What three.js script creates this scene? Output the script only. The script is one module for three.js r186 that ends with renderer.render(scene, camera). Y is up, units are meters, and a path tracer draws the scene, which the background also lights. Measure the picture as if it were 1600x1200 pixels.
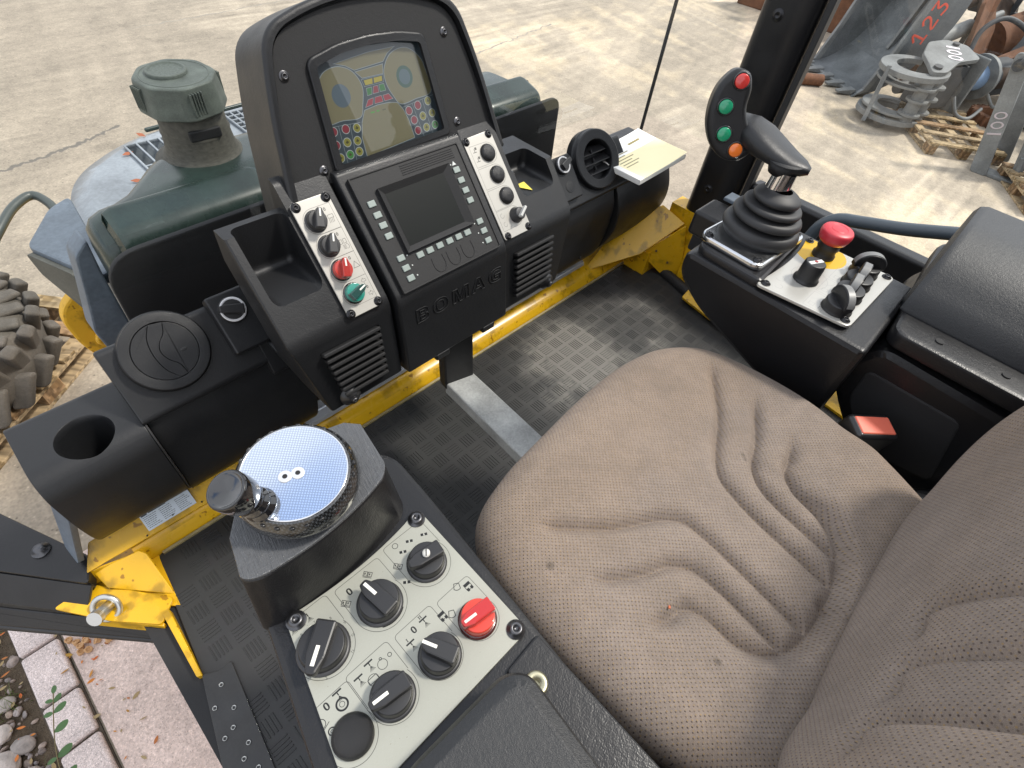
import * as THREE from 'three';
import { RoundedBoxGeometry } from 'three/addons/geometries/RoundedBoxGeometry.js';
import { mergeGeometries } from 'three/addons/utils/BufferGeometryUtils.js';
import { FontLoader } from 'three/addons/loaders/FontLoader.js';
import { TextGeometry } from 'three/addons/geometries/TextGeometry.js';
import { Brush, Evaluator, SUBTRACTION } from 'three-bvh-csg';

// ---------------------------------------------------------------- camera, sky, sun, exposure
// x: to the right across the cab, y: up (cab floor = 0, yard = -1.5), -z: towards the windscreen
const scene = new THREE.Scene();
const camera = new THREE.PerspectiveCamera(71.72, 4 / 3, 0.02, 900);
camera.position.set(0, 1.05, 0);
camera.quaternion.setFromRotationMatrix(new THREE.Matrix4().set(
  0.70002612, 0.49183887, -0.51774314, 0,
  0.09782015, 0.65213432, 0.75176595, 0,
  0.70738579, -0.57690151, 0.40839931, 0,
  0, 0, 0, 1));
scene.add(camera);
const renderer = new THREE.WebGLRenderer({ antialias: true });
renderer.toneMapping = THREE.LinearToneMapping;
renderer.toneMappingExposure = 1.55;
renderer.shadowMap.enabled = true;

const GROUND = -1.5;
const sunDir = new THREE.Vector3(0.62, 1.0, 0.34).normalize();
const sun = new THREE.DirectionalLight(new THREE.Color(1.0, 0.945, 0.86), 2.5);
sun.position.copy(sunDir).multiplyScalar(40);
sun.castShadow = true;
sun.shadow.radius = 14;
sun.shadow.mapSize.set(4096, 4096);
Object.assign(sun.shadow.camera, { left: -18, right: 18, top: 18, bottom: -18, near: 1, far: 90 });
scene.add(sun); scene.add(sun.target);

// ---------------------------------------------------------------- noise and random
let seedState = 12345;
function rnd() { seedState = (seedState * 1664525 + 1013904223) >>> 0; return seedState / 4294967296; }
const rr = (a, b) => a + (b - a) * rnd();
function hash2(x, y, s) {
  let h = Math.imul(x | 0, 374761393) ^ Math.imul(y | 0, 668265263) ^ Math.imul(s | 0, 2147483647 - 58);
  h = Math.imul(h ^ (h >>> 13), 1274126177); h ^= h >>> 16;
  return (h >>> 0) / 4294967296;
}
function vnoise(x, y, p, s) {           // value noise, periodic with p cells
  const xi = Math.floor(x), yi = Math.floor(y);
  let fx = x - xi, fy = y - yi; fx = fx * fx * (3 - 2 * fx); fy = fy * fy * (3 - 2 * fy);
  const a = ((xi % p) + p) % p, b = (a + 1) % p, c = ((yi % p) + p) % p, d = (c + 1) % p;
  const n0 = hash2(a, c, s), n1 = hash2(b, c, s), n2 = hash2(a, d, s), n3 = hash2(b, d, s);
  return (n0 + (n1 - n0) * fx) * (1 - fy) + (n2 + (n3 - n2) * fx) * fy;
}
function fbm(u, v, p, oct, s) {         // u, v in 0..1, tileable
  let a = 0.5, r = 0, t = 0;
  for (let i = 0; i < oct; i++) { r += a * vnoise(u * p, v * p, p, s + i * 17); t += a; a *= 0.5; p *= 2; }
  return r / t;
}
function vnoise2(x, y, p, q, s) {       // the same with its own period along each axis
  const xi = Math.floor(x), yi = Math.floor(y);
  let fx = x - xi, fy = y - yi; fx = fx * fx * (3 - 2 * fx); fy = fy * fy * (3 - 2 * fy);
  const a = ((xi % p) + p) % p, b = (a + 1) % p, c = ((yi % q) + q) % q, d = (c + 1) % q;
  return mix(mix(hash2(a, c, s), hash2(b, c, s), fx), mix(hash2(a, d, s), hash2(b, d, s), fx), fy);
}
const clamp = (x, a = 0, b = 1) => Math.min(b, Math.max(a, x));
const smooth = (a, b, x) => { const t = clamp((x - a) / (b - a)); return t * t * (3 - 2 * t); };
const mix = (a, b, t) => a + (b - a) * t;

// sky: soft sunlit clouds on blue, brighter and whiter towards the horizon
{
  const w = 512, h = 256, data = new Float32Array(w * h * 4);
  for (let j = 0; j < h; j++) for (let i = 0; i < w; i++) {
    const el = (j / (h - 1) - 0.5) * Math.PI, u = i / w;
    const t = clamp(Math.sin(el));
    const k = 1 / (0.28 + Math.max(0, t));
    const px = Math.cos(u * Math.PI * 2) * Math.cos(el) * k, pz = Math.sin(u * Math.PI * 2) * Math.cos(el) * k;
    let c = 0, a = 0.5, f = 1.3;
    for (let o = 0; o < 5; o++) { c += a * vnoise(px * f + 318, pz * f + 540.6, 4096, 7 + o); a *= 0.5; f *= 2.1; }
    const cl = smooth(0.25, 0.41, c);
    const hz = Math.pow(1 - t, 3);
    let r = mix(0.20, 0.72, hz), g = mix(0.38, 0.77, hz), b = mix(0.74, 0.86, hz);
    const cb = 0.78 + 0.38 * c;
    r = mix(r, cb * 0.98, cl * 0.92); g = mix(g, cb, cl * 0.92); b = mix(b, cb * 1.05, cl * 0.92);
    if (el < 0) { r = 0.30; g = 0.28; b = 0.25; }
    const q = (j * w + i) * 4;
    data[q] = r; data[q + 1] = g; data[q + 2] = b; data[q + 3] = 1;
  }
  const sky = new THREE.DataTexture(data, w, h, THREE.RGBAFormat, THREE.FloatType);
  sky.mapping = THREE.EquirectangularReflectionMapping;
  sky.magFilter = THREE.LinearFilter; sky.minFilter = THREE.LinearFilter; sky.wrapS = THREE.RepeatWrapping;
  sky.needsUpdate = true;
  scene.background = sky; scene.environment = sky;
}

// ---------------------------------------------------------------- textures
function dataTex(w, h, fn, srgb = true) {   // fn(u, v) -> [r, g, b] in 0..1
  const d = new Uint8Array(w * h * 4);
  for (let j = 0; j < h; j++) for (let i = 0; i < w; i++) {
    const c = fn(i / w, j / h, i, j), q = (j * w + i) * 4;
    d[q] = clamp(c[0]) * 255; d[q + 1] = clamp(c[1]) * 255; d[q + 2] = clamp(c[2]) * 255; d[q + 3] = 255;
  }
  const t = new THREE.DataTexture(d, w, h, THREE.RGBAFormat);
  t.wrapS = t.wrapT = THREE.RepeatWrapping; t.magFilter = THREE.LinearFilter; t.minFilter = THREE.LinearMipmapLinearFilter;
  t.generateMipmaps = true; t.anisotropy = 8;
  if (srgb) t.colorSpace = THREE.SRGBColorSpace;
  t.needsUpdate = true;
  return t;
}
function rep(tex, metres) { const t = tex.clone(); t.repeat.set(1 / metres, 1 / metres); t.needsUpdate = true; return t; }
function canvasTex(w, h, draw) {
  const c = document.createElement('canvas'); c.width = w; c.height = h;
  const g = c.getContext('2d'); draw(g, w, h);
  const t = new THREE.CanvasTexture(c); t.colorSpace = THREE.SRGBColorSpace; t.anisotropy = 8;
  t.minFilter = THREE.LinearMipmapLinearFilter; t.generateMipmaps = true;
  return t;
}
const grainTex = dataTex(256, 256, (u, v) => { const n = 0.55 * fbm(u, v, 64, 2, 3) + 0.45 * fbm(u, v, 12, 3, 4); return [n, n, n]; }, false);
const wearTex = dataTex(512, 512, (u, v) => { const n = 0.78 + 0.3 * (fbm(u, v, 6, 6, 21) - 0.5) + 0.12 * (fbm(u, v, 90, 2, 22) - 0.5); return [n, n, n]; }, true);
const paintTex = dataTex(512, 512, (u, v) => { const n = 0.95 + 0.09 * (fbm(u, v, 7, 5, 24) - 0.5), g = smooth(0.52, 0.75, fbm(u, v, 18, 4, 25)) * 0.22, c = smooth(0.80, 0.82, fbm(u, v, 30, 3, 26)); const q = n * (1 - g), k = 0.6 * c; return [mix(q, 0.5, k), mix(q, 0.42, k), mix(q, 0.4, k)]; }, true);
const roughTex = dataTex(256, 256, (u, v) => { const n = 0.72 + 0.45 * (fbm(u, v, 5, 5, 31) - 0.5); return [n, n, n]; }, false);

// ---------------------------------------------------------------- materials (linear base colours)
const lin = (r, g, b) => new THREE.Color().setRGB(r, g, b);
function std(r, g, b, rough, o = {}) { return new THREE.MeshPhysicalMaterial({ color: lin(r, g, b), roughness: rough, metalness: 0, ...o }); }
const grained = (metres, scale) => ({ bumpMap: rep(grainTex, metres), bumpScale: scale });
const M = {
  dash: std(0.0115, 0.012, 0.0132, 0.5, { specularIntensity: 0.75, ...grained(0.05, 0.00022), roughnessMap: rep(roughTex, 0.3), roughness: 0.62 }),
  dashFace: std(0.016, 0.016, 0.0165, 0.62, { specularIntensity: 0.7, ...grained(0.04, 0.0002) }),
  blackGloss: std(0.014, 0.014, 0.015, 0.3),
  blackMatt: std(0.012, 0.012, 0.013, 0.7, { ...grained(0.05, 0.0002) }),
  panelBlack: std(0.009, 0.009, 0.010, 0.42, { specularIntensity: 0.8, ...grained(0.06, 0.00025), roughnessMap: rep(roughTex, 0.25), roughness: 0.5 }),
  pad: std(0.010, 0.011, 0.0125, 0.45, { ...grained(0.022, 0.0004) }),
  rubber: std(0.017, 0.017, 0.018, 0.55),
  knobV: new THREE.MeshPhysicalMaterial({ vertexColors: true, roughness: 0.42 }),
  knobGloss: new THREE.MeshPhysicalMaterial({ vertexColors: true, roughness: 0.2, clearcoat: 0.5, clearcoatRoughness: 0.1 }),
  screw: std(0.10, 0.10, 0.105, 0.35, { metalness: 0.9 }),
  screwDark: std(0.03, 0.03, 0.032, 0.35, { metalness: 0.7 }),
  chrome: std(0.75, 0.75, 0.76, 0.12, { metalness: 1 }),
  zinc: std(0.52, 0.52, 0.50, 0.36, { metalness: 0.9 }),
  steelPlate: std(0.60, 0.61, 0.62, 0.3, { metalness: 1, roughnessMap: rep(roughTex, 0.06) }),
  barPaint: std(0.56, 0.57, 0.55, 0.5, { map: rep(wearTex, 0.25) }),
  yellow: std(0.72, 0.41, 0.010, 0.42, { map: rep(paintTex, 0.5), roughnessMap: rep(roughTex, 0.2) }),
  yellowOut: std(0.74, 0.41, 0.015, 0.5, { map: rep(paintTex, 0.4) }),
  mat: std(0.032, 0.031, 0.030, 0.5, { roughnessMap: rep(roughTex, 0.4), roughness: 0.72 }),
  whiteGap: std(0.55, 0.57, 0.60, 0.25, { metalness: 0.5 }),
  glass: new THREE.MeshPhysicalMaterial({ color: lin(0.97, 0.985, 0.975), roughness: 0.02, transmission: 1, thickness: 0, ior: 1.5 }),
  tank: std(0.036, 0.060, 0.052, 0.42, { map: rep(wearTex, 0.35), roughnessMap: rep(roughTex, 0.2) }),
  capDusty: std(0.155, 0.18, 0.155, 0.65, { map: rep(wearTex, 0.12) }),
  neckDusty: std(0.125, 0.118, 0.095, 0.75, { map: rep(wearTex, 0.1) }),
  hood: std(0.36, 0.40, 0.44, 0.32, { map: rep(wearTex, 0.5) }),
  fender: std(0.17, 0.21, 0.26, 0.5, { map: rep(wearTex, 0.5) }),
  rubberMat: std(0.008, 0.008, 0.009, 0.75, { ...grained(0.05, 0.0003) }),
  paintGrey: std(0.27, 0.28, 0.275, 0.6, { map: rep(wearTex, 0.9) }),
  bucketGrey: std(0.20, 0.215, 0.22, 0.6, { map: rep(wearTex, 1.1) }),
  rust: std(0.24, 0.105, 0.05, 0.85, { map: rep(wearTex, 0.5) }),
  rustDark: std(0.12, 0.075, 0.05, 0.85, { map: rep(wearTex, 0.5) }),
  steelDark: std(0.07, 0.075, 0.08, 0.6, { map: rep(wearTex, 0.6) }),
  tyre: std(0.17, 0.15, 0.125, 0.9, { map: rep(wearTex, 0.5), ...grained(0.12, 0.002) }),
  paper: std(0.75, 0.74, 0.70, 0.7),
};

// ---------------------------------------------------------------- geometry helpers
const V3 = (x, y, z) => new THREE.Vector3(x, y, z);
function ready(g) {                       // plain non-indexed geometry with position, normal, uv
  let o = g.index ? g.toNonIndexed() : g;
  for (const k of Object.keys(o.attributes)) if (!['position', 'normal', 'uv', 'color'].includes(k)) o.deleteAttribute(k);
  if (!o.attributes.normal) o.computeVertexNormals();
  if (!o.attributes.uv) o.setAttribute('uv', new THREE.BufferAttribute(new Float32Array(o.attributes.position.count * 2), 2));
  o.morphAttributes = {}; o.groups = [];
  return o;
}
function merge(...gs) {
  const list = gs.flat().map(ready);
  const anyCol = list.some(g => g.attributes.color);
  if (anyCol) for (const g of list) if (!g.attributes.color) col(g, 1, 1, 1);
  return mergeGeometries(list);
}
function col(g, r, g2, b) {
  const n = g.attributes.position.count, a = new Float32Array(n * 3);
  for (let i = 0; i < n; i++) { a[i * 3] = r; a[i * 3 + 1] = g2; a[i * 3 + 2] = b; }
  g.setAttribute('color', new THREE.BufferAttribute(a, 3)); return g;
}
function boxUV(g) {                       // uv in metres from the dominant direction of each face
  g = ready(g);
  const p = g.attributes.position, n = p.count, uv = new Float32Array(n * 2);
  const a = V3(), b = V3(), c = V3();
  for (let i = 0; i < n; i += 3) {
    a.fromBufferAttribute(p, i); b.fromBufferAttribute(p, i + 1).sub(a); c.fromBufferAttribute(p, i + 2).sub(a); b.cross(c);
    const ax = Math.abs(b.x), ay = Math.abs(b.y), az = Math.abs(b.z);
    for (let k = i; k < i + 3; k++) {
      const x = p.getX(k), y = p.getY(k), z = p.getZ(k);
      let u, v; if (ax >= ay && ax >= az) { u = z; v = y; } else if (ay >= az) { u = x; v = z; } else { u = x; v = y; }
      uv[k * 2] = u; uv[k * 2 + 1] = v;
    }
  }
  g.setAttribute('uv', new THREE.BufferAttribute(uv, 2)); return g;
}
function crease(g, a = 0.6) {             // area-weighted normals, split where faces meet at more than a
  g = ready(g);
  const p = g.attributes.position, nf = p.count / 3, area = new Float32Array(nf * 3), unit = new Float32Array(nf * 3), at = new Map(), keys = new Array(p.count), out = new Float32Array(p.count * 3);
  const A = V3(), B = V3(), C = V3(), lim = Math.cos(a), K = v => Math.round(v * 2e5);
  for (let f = 0; f < nf; f++) {
    A.fromBufferAttribute(p, f * 3); B.fromBufferAttribute(p, f * 3 + 1); C.fromBufferAttribute(p, f * 3 + 2);
    for (let k = 0; k < 3; k++) { const q = k ? (k === 1 ? B : C) : A, key = `${K(q.x)},${K(q.y)},${K(q.z)}`; keys[f * 3 + k] = key; const l = at.get(key); l ? l.push(f) : at.set(key, [f]); }
    B.sub(A); C.sub(A); B.cross(C); B.toArray(area, f * 3); B.normalize(); B.toArray(unit, f * 3);
  }
  for (let i = 0; i < p.count; i++) {
    const f = (i / 3) | 0, ux = unit[f * 3], uy = unit[f * 3 + 1], uz = unit[f * 3 + 2]; let x = 0, y = 0, z = 0;
    for (const q of at.get(keys[i])) if (ux * unit[q * 3] + uy * unit[q * 3 + 1] + uz * unit[q * 3 + 2] >= lim) { x += area[q * 3]; y += area[q * 3 + 1]; z += area[q * 3 + 2]; }
    const l = Math.hypot(x, y, z); if (l > 1e-14) { x /= l; y /= l; z /= l; } else { x = ux; y = uy; z = uz; }
    out[i * 3] = x; out[i * 3 + 1] = y; out[i * 3 + 2] = z;
  }
  g.setAttribute('normal', new THREE.BufferAttribute(out, 3)); return g;
}
const T = (g, x = 0, y = 0, z = 0) => g.translate(x, y, z);
const rb = (w, h, d, r = 0.004, s = 2) => new RoundedBoxGeometry(w, h, d, s, Math.min(r, w / 2.01, h / 2.01, d / 2.01));
const bx = (w, h, d) => new THREE.BoxGeometry(w, h, d);
const cyl = (r1, r2, h, s = 32) => new THREE.CylinderGeometry(r1, r2, h, s);
const zc = (r1, r2, h, s = 32) => cyl(r1, r2, h, s).rotateX(Math.PI / 2).translate(0, 0, h / 2);   // stands on z = 0, r1 at top
const lathe = (pts, s = 40) => new THREE.LatheGeometry(pts.map(p => new THREE.Vector2(p[0], p[1])), s);
const zlathe = (pts, s = 40) => lathe(pts, s).rotateX(Math.PI / 2);
function tube(pts, r, seg = 40, rs = 10, closed = false) {
  return new THREE.TubeGeometry(new THREE.CatmullRomCurve3(pts.map(p => V3(...p)), closed, 'centripetal'), seg, r, rs, closed);
}
function bar(a, b, r, s = 10) {           // straight rod between two points
  const A = V3(...a), B = V3(...b), d = B.clone().sub(A), g = cyl(r, r, d.length(), s);
  g.applyQuaternion(new THREE.Quaternion().setFromUnitVectors(V3(0, 1, 0), d.clone().normalize()));
  return g.translate((A.x + B.x) / 2, (A.y + B.y) / 2, (A.z + B.z) / 2);
}
function beam(a, b, w, h, r = 0.003) {    // rounded box along a-b, h roughly upwards
  const A = V3(...a), B = V3(...b), d = B.clone().sub(A), L = d.length();
  const g = rb(w, h, L, r), z = d.normalize(), x = V3(0, 1, 0).cross(z);
  if (x.lengthSq() < 1e-6) x.set(1, 0, 0); x.normalize(); const y = z.clone().cross(x);
  g.applyMatrix4(new THREE.Matrix4().makeBasis(x, y, z));
  return g.translate((A.x + B.x) / 2, (A.y + B.y) / 2, (A.z + B.z) / 2);
}
function roundShape(pts, r) {             // polygon with rounded corners (r: number or list)
  const s = new THREE.Shape(), n = pts.length;
  for (let i = 0; i < n; i++) {
    const p = pts[(i + n - 1) % n], q = pts[i], w = pts[(i + 1) % n], rad = Array.isArray(r) ? r[i] : r;
    const a = [p[0] - q[0], p[1] - q[1]], b = [w[0] - q[0], w[1] - q[1]];
    const la = Math.hypot(...a), lb = Math.hypot(...b), k = Math.min(rad, la * 0.49, lb * 0.49);
    const A = [q[0] + a[0] / la * k, q[1] + a[1] / la * k], B = [q[0] + b[0] / lb * k, q[1] + b[1] / lb * k];
    if (i === 0) s.moveTo(...A); else s.lineTo(...A);
    if (k > 1e-5) s.quadraticCurveTo(q[0], q[1], ...B);
  }
  s.closePath(); return s;
}
function extr(shape, depth, bevel = 0, seg = 2, curve = 8) {
  const g = new THREE.ExtrudeGeometry(shape, { depth: Math.max(1e-4, depth - 2 * bevel), bevelEnabled: bevel > 0, bevelSize: bevel, bevelThickness: bevel, bevelOffset: -bevel, bevelSegments: seg, curveSegments: curve });
  if (bevel > 0) g.translate(0, 0, bevel);
  return crease(g, 0.55);
}
function xprism(profile, x0, x1, r = 0.006, bevel = 0.002) {   // profile of [z, y], pushed along x
  const s = roundShape(profile.map(([z, y]) => [-z, y]), r);
  return boxUV(extr(s, x1 - x0, bevel).rotateY(Math.PI / 2).translate(x0, 0, 0));
}
function yprism(plan, y0, y1, r = 0.006, bevel = 0.002) {      // plan of [x, z], pushed upwards
  const s = roundShape(plan.map(([x, z]) => [x, -z]), r);
  return boxUV(extr(s, y1 - y0, bevel).rotateX(-Math.PI / 2).translate(0, y0, 0));
}
function zprism(profile, z0, z1, r = 0.006, bevel = 0.002) {   // profile of [x, y], pushed along z
  return boxUV(extr(roundShape(profile, r), z1 - z0, bevel).translate(0, 0, z0));
}
function loftX(stations) {               // [x, outline of [z, y] points, all of equal count]; closed at both ends
  const pos = [], idx = [], n = stations[0][1].length;
  for (const [x, o] of stations) for (const [z, y] of o) pos.push(x, y, z);
  for (let k = 0; k < stations.length - 1; k++) for (let i = 0; i < n; i++) { const a = k * n + i, b = k * n + (i + 1) % n; idx.push(a, b, a + n, b, b + n, a + n); }
  for (const k of [0, stations.length - 1]) { const tri = THREE.ShapeUtils.triangulateShape(stations[k][1].map(p => new THREE.Vector2(p[0], p[1])), []); for (const t of tri) k ? idx.push(k * n + t[0], k * n + t[2], k * n + t[1]) : idx.push(t[0], t[1], t[2]); }
  const g = new THREE.BufferGeometry(); g.setAttribute('position', new THREE.BufferAttribute(new Float32Array(pos), 3)); g.setIndex(idx);
  return boxUV(crease(g.toNonIndexed(), 0.9));
}
function slab(pts, t, r = 0.003, bevel = 0.0012) {             // flat plate through 3-D points, thickness t behind its face
  const P = pts.map(p => V3(...p)), c = V3(); P.forEach(p => c.add(p)); c.multiplyScalar(1 / P.length);
  const n = V3(); for (let i = 0; i < P.length; i++) n.add(P[i].clone().sub(c).cross(P[(i + 1) % P.length].clone().sub(c))); n.normalize();
  const x = P[1].clone().sub(P[0]); x.addScaledVector(n, -x.dot(n)).normalize(); const y = n.clone().cross(x);
  const s = roundShape(P.map(p => { const d = p.clone().sub(c); return [d.dot(x), d.dot(y)]; }), r);
  const g = extr(s, t, bevel).translate(0, 0, -t);
  return boxUV(g.applyMatrix4(new THREE.Matrix4().makeBasis(x, y, n).setPosition(c)));
}
const evaluator = new Evaluator(); evaluator.useGroups = false;
function carve(g, ...cuts) {
  let b = new Brush(ready(g)); b.updateMatrixWorld();
  for (const c of cuts) { const q = new Brush(ready(c)); q.updateMatrixWorld(); b = evaluator.evaluate(b, q, SUBTRACTION); b.updateMatrixWorld(); }
  const o = b.geometry.clone(); o.groups = []; return boxUV(crease(o, 0.5));
}

// ---------------------------------------------------------------- things, parts
const used = {};
function numbered(n) { used[n] = (used[n] ?? -1) + 1; return used[n] ? `${n}_${String(used[n]).padStart(3, '0')}` : n; }
function meta(o, label, category, group, kind) { o.userData.label = label; o.userData.category = category; if (group) o.userData.group = group; if (kind) o.userData.kind = kind; return o; }
function thing(name, label, category, [x, y, z] = [0, 0, 0], group) {
  const o = new THREE.Group(); o.name = numbered(name); o.position.set(x, y, z); scene.add(o);
  return meta(o, label, category, group);
}
function single(name, label, category, geo, mat, pos = [0, 0, 0], group) {   // a thing that is one mesh, placed at its base
  const o = new THREE.Mesh(geo, mat); o.name = numbered(name); o.position.set(...pos); o.castShadow = o.receiveShadow = true; scene.add(o);
  return meta(o, label, category, group);
}
function part(parent, name, geo, mat, pos = [0, 0, 0], rot = [0, 0, 0], label) {   // pos in the parent's frame
  const o = new THREE.Mesh(geo, mat); o.name = name; o.position.set(...pos); o.rotation.set(...rot); o.castShadow = o.receiveShadow = true;
  if (label) o.userData.label = label;
  parent.add(o); return o;
}
function wpart(t, name, geo, mat, label) {   // geometry given in cab coordinates, thing t stands somewhere
  return part(t, name, geo.translate(-t.position.x, -t.position.y, -t.position.z), mat, [0, 0, 0], [0, 0, 0], label);
}
function structure(name, geo, mat, label, category) {
  const o = new THREE.Mesh(geo, mat); o.name = name; o.receiveShadow = o.castShadow = true; o.userData.kind = 'structure';
  if (label) { o.userData.label = label; o.userData.category = category; }
  scene.add(o); return o;
}
// ================================================================= yard ground
const TILE = 15;
const cracks = [];
function addCrack(pts, w, dark) { const out = []; for (let i = 0; i < pts.length - 1; i++) { const n = 26; for (let k = 0; k < n; k++) { const t = k / n; out.push([mix(pts[i][0], pts[i + 1][0], t) + rr(-0.03, 0.03), mix(pts[i][1], pts[i + 1][1], t) + rr(-0.03, 0.03)]); } } out.push(pts[pts.length - 1]); cracks.push([out, w, dark]); }
addCrack([[-0.3, -6.0], [0.15, -5.75], [0.75, -5.9], [1.2, -6.1]], 0.018, 0.45);
addCrack([[3.4, -5.6], [4.6, -5.7], [6.2, -6.0], [7.6, -6.3]], 0.016, 0.62);
addCrack([[2.2, -8.6], [4.5, -8.9], [6.4, -8.4]], 0.014, 0.6);
addCrack([[9.8, -7.5], [10.6, -5.2], [10.2, -4.4]], 0.012, 0.65);
const groundTex = (() => {
  const N = 2048, d = new Float32Array(N * N * 3);
  for (let j = 0; j < N; j++) for (let i = 0; i < N; i++) {
    const u = i / N, v = j / N;
    const big = fbm(u, v, 5, 4, 101), med = fbm(u, v, 38, 4, 102), fine = fbm(u, v, 300, 3, 103);
    const wu = u + 0.03 * (fbm(u, v, 3, 2, 111) - 0.5);
    const str = vnoise((wu + 0.25 * v) * 120, v * 10, 120, 104) * 0.6 + vnoise(u * 30, (v + 0.35 * u) * 200, 200, 107) * 0.4;   // dust dragged by wheels
    const sand = smooth(0.50, 0.66, 0.5 * big + 0.3 * med + 0.2 * str);
    const trk = smooth(0.45, 0.75, vnoise((wu * 0.5 + v) * 26, u * 4, 26, 118)) * smooth(0.4, 0.6, big);
    const lay = 0.6 * vnoise2((u + 0.02 * Math.sin(v * 25.13)) * 14, v * 150, 14, 150, 131) + 0.4 * vnoise2(u * 34, v * 330, 34, 330, 132), pale = smooth(0.42, 0.62, fbm(u, v, 7, 4, 133));
    let n = 0.575 + 0.15 * (lay - 0.5) * (0.35 + 0.9 * pale) + 0.055 * pale + 0.09 * (big - 0.5) + 0.05 * (med - 0.5) + 0.07 * (fine - 0.5) + 0.075 * (str - 0.5) + 0.035 * trk + 0.075 * (hash2(i, j, 79) - 0.5) + 0.05 * (hash2(i >> 1, j >> 1, 80) - 0.5);
    n += 0.05 * sand;
    const spot = smooth(0.70, 0.76, fbm(u, v, 60, 3, 105)); n -= 0.025 * spot;
    const peb = hash2(i, j, 77); if (peb > 0.9975) n += 0.16; else if (peb < 0.0022) n -= 0.22;
    const w = 0.45 + 0.55 * sand, q = (j * N + i) * 3;
    d[q] = n * mix(1.01, 1.045, w); d[q + 1] = n * mix(0.948, 0.96, w); d[q + 2] = n * mix(0.865, 0.825, w);
  }
  for (const [pts, w, dark] of cracks) for (let s = 0; s < pts.length - 1; s++) {
    const [a, b] = [pts[s], pts[s + 1]], len = Math.hypot(b[0] - a[0], b[1] - a[1]), m = Math.ceil(len / 0.004);
    for (let k = 0; k < m; k++) {
      const x = mix(a[0], b[0], k / m), z = mix(a[1], b[1], k / m), rw = w * (0.4 + 0.9 * vnoise(s * 0.5 + k * 0.02, 1, 9999, 55)), R = Math.max(0.5, rw / TILE * N / 2);
      const ci = ((x / TILE) % 1 + 1) % 1 * N, cj = ((z / TILE) % 1 + 1) % 1 * N;
      for (let y = Math.floor(cj - R); y <= cj + R; y++) for (let q = Math.floor(ci - R); q <= ci + R; q++) { const o = (((y + N) % N) * N + (q + N) % N) * 3; for (let e = 0; e < 3; e++) d[o + e] = Math.min(d[o + e], dark * [0.9, 0.86, 0.8][e]); }
    }
  }
  return dataTex(N, N, (u, v, i, j) => { const o = (j * N + i) * 3; return [d[o], d[o + 1], d[o + 2]]; });
})();
const groundMat = new THREE.MeshPhysicalMaterial({ map: rep(groundTex, TILE), color: lin(0.98, 0.98, 0.98), roughness: 0.92, bumpMap: rep(grainTex, 0.35), bumpScale: 0.0005 });
structure('ground', boxUV(new THREE.PlaneGeometry(400, 400, 4, 4).rotateX(-Math.PI / 2).translate(0, GROUND, 0)), groundMat, 'dusty pale concrete yard with cracks and wheel marks', 'yard');

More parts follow.
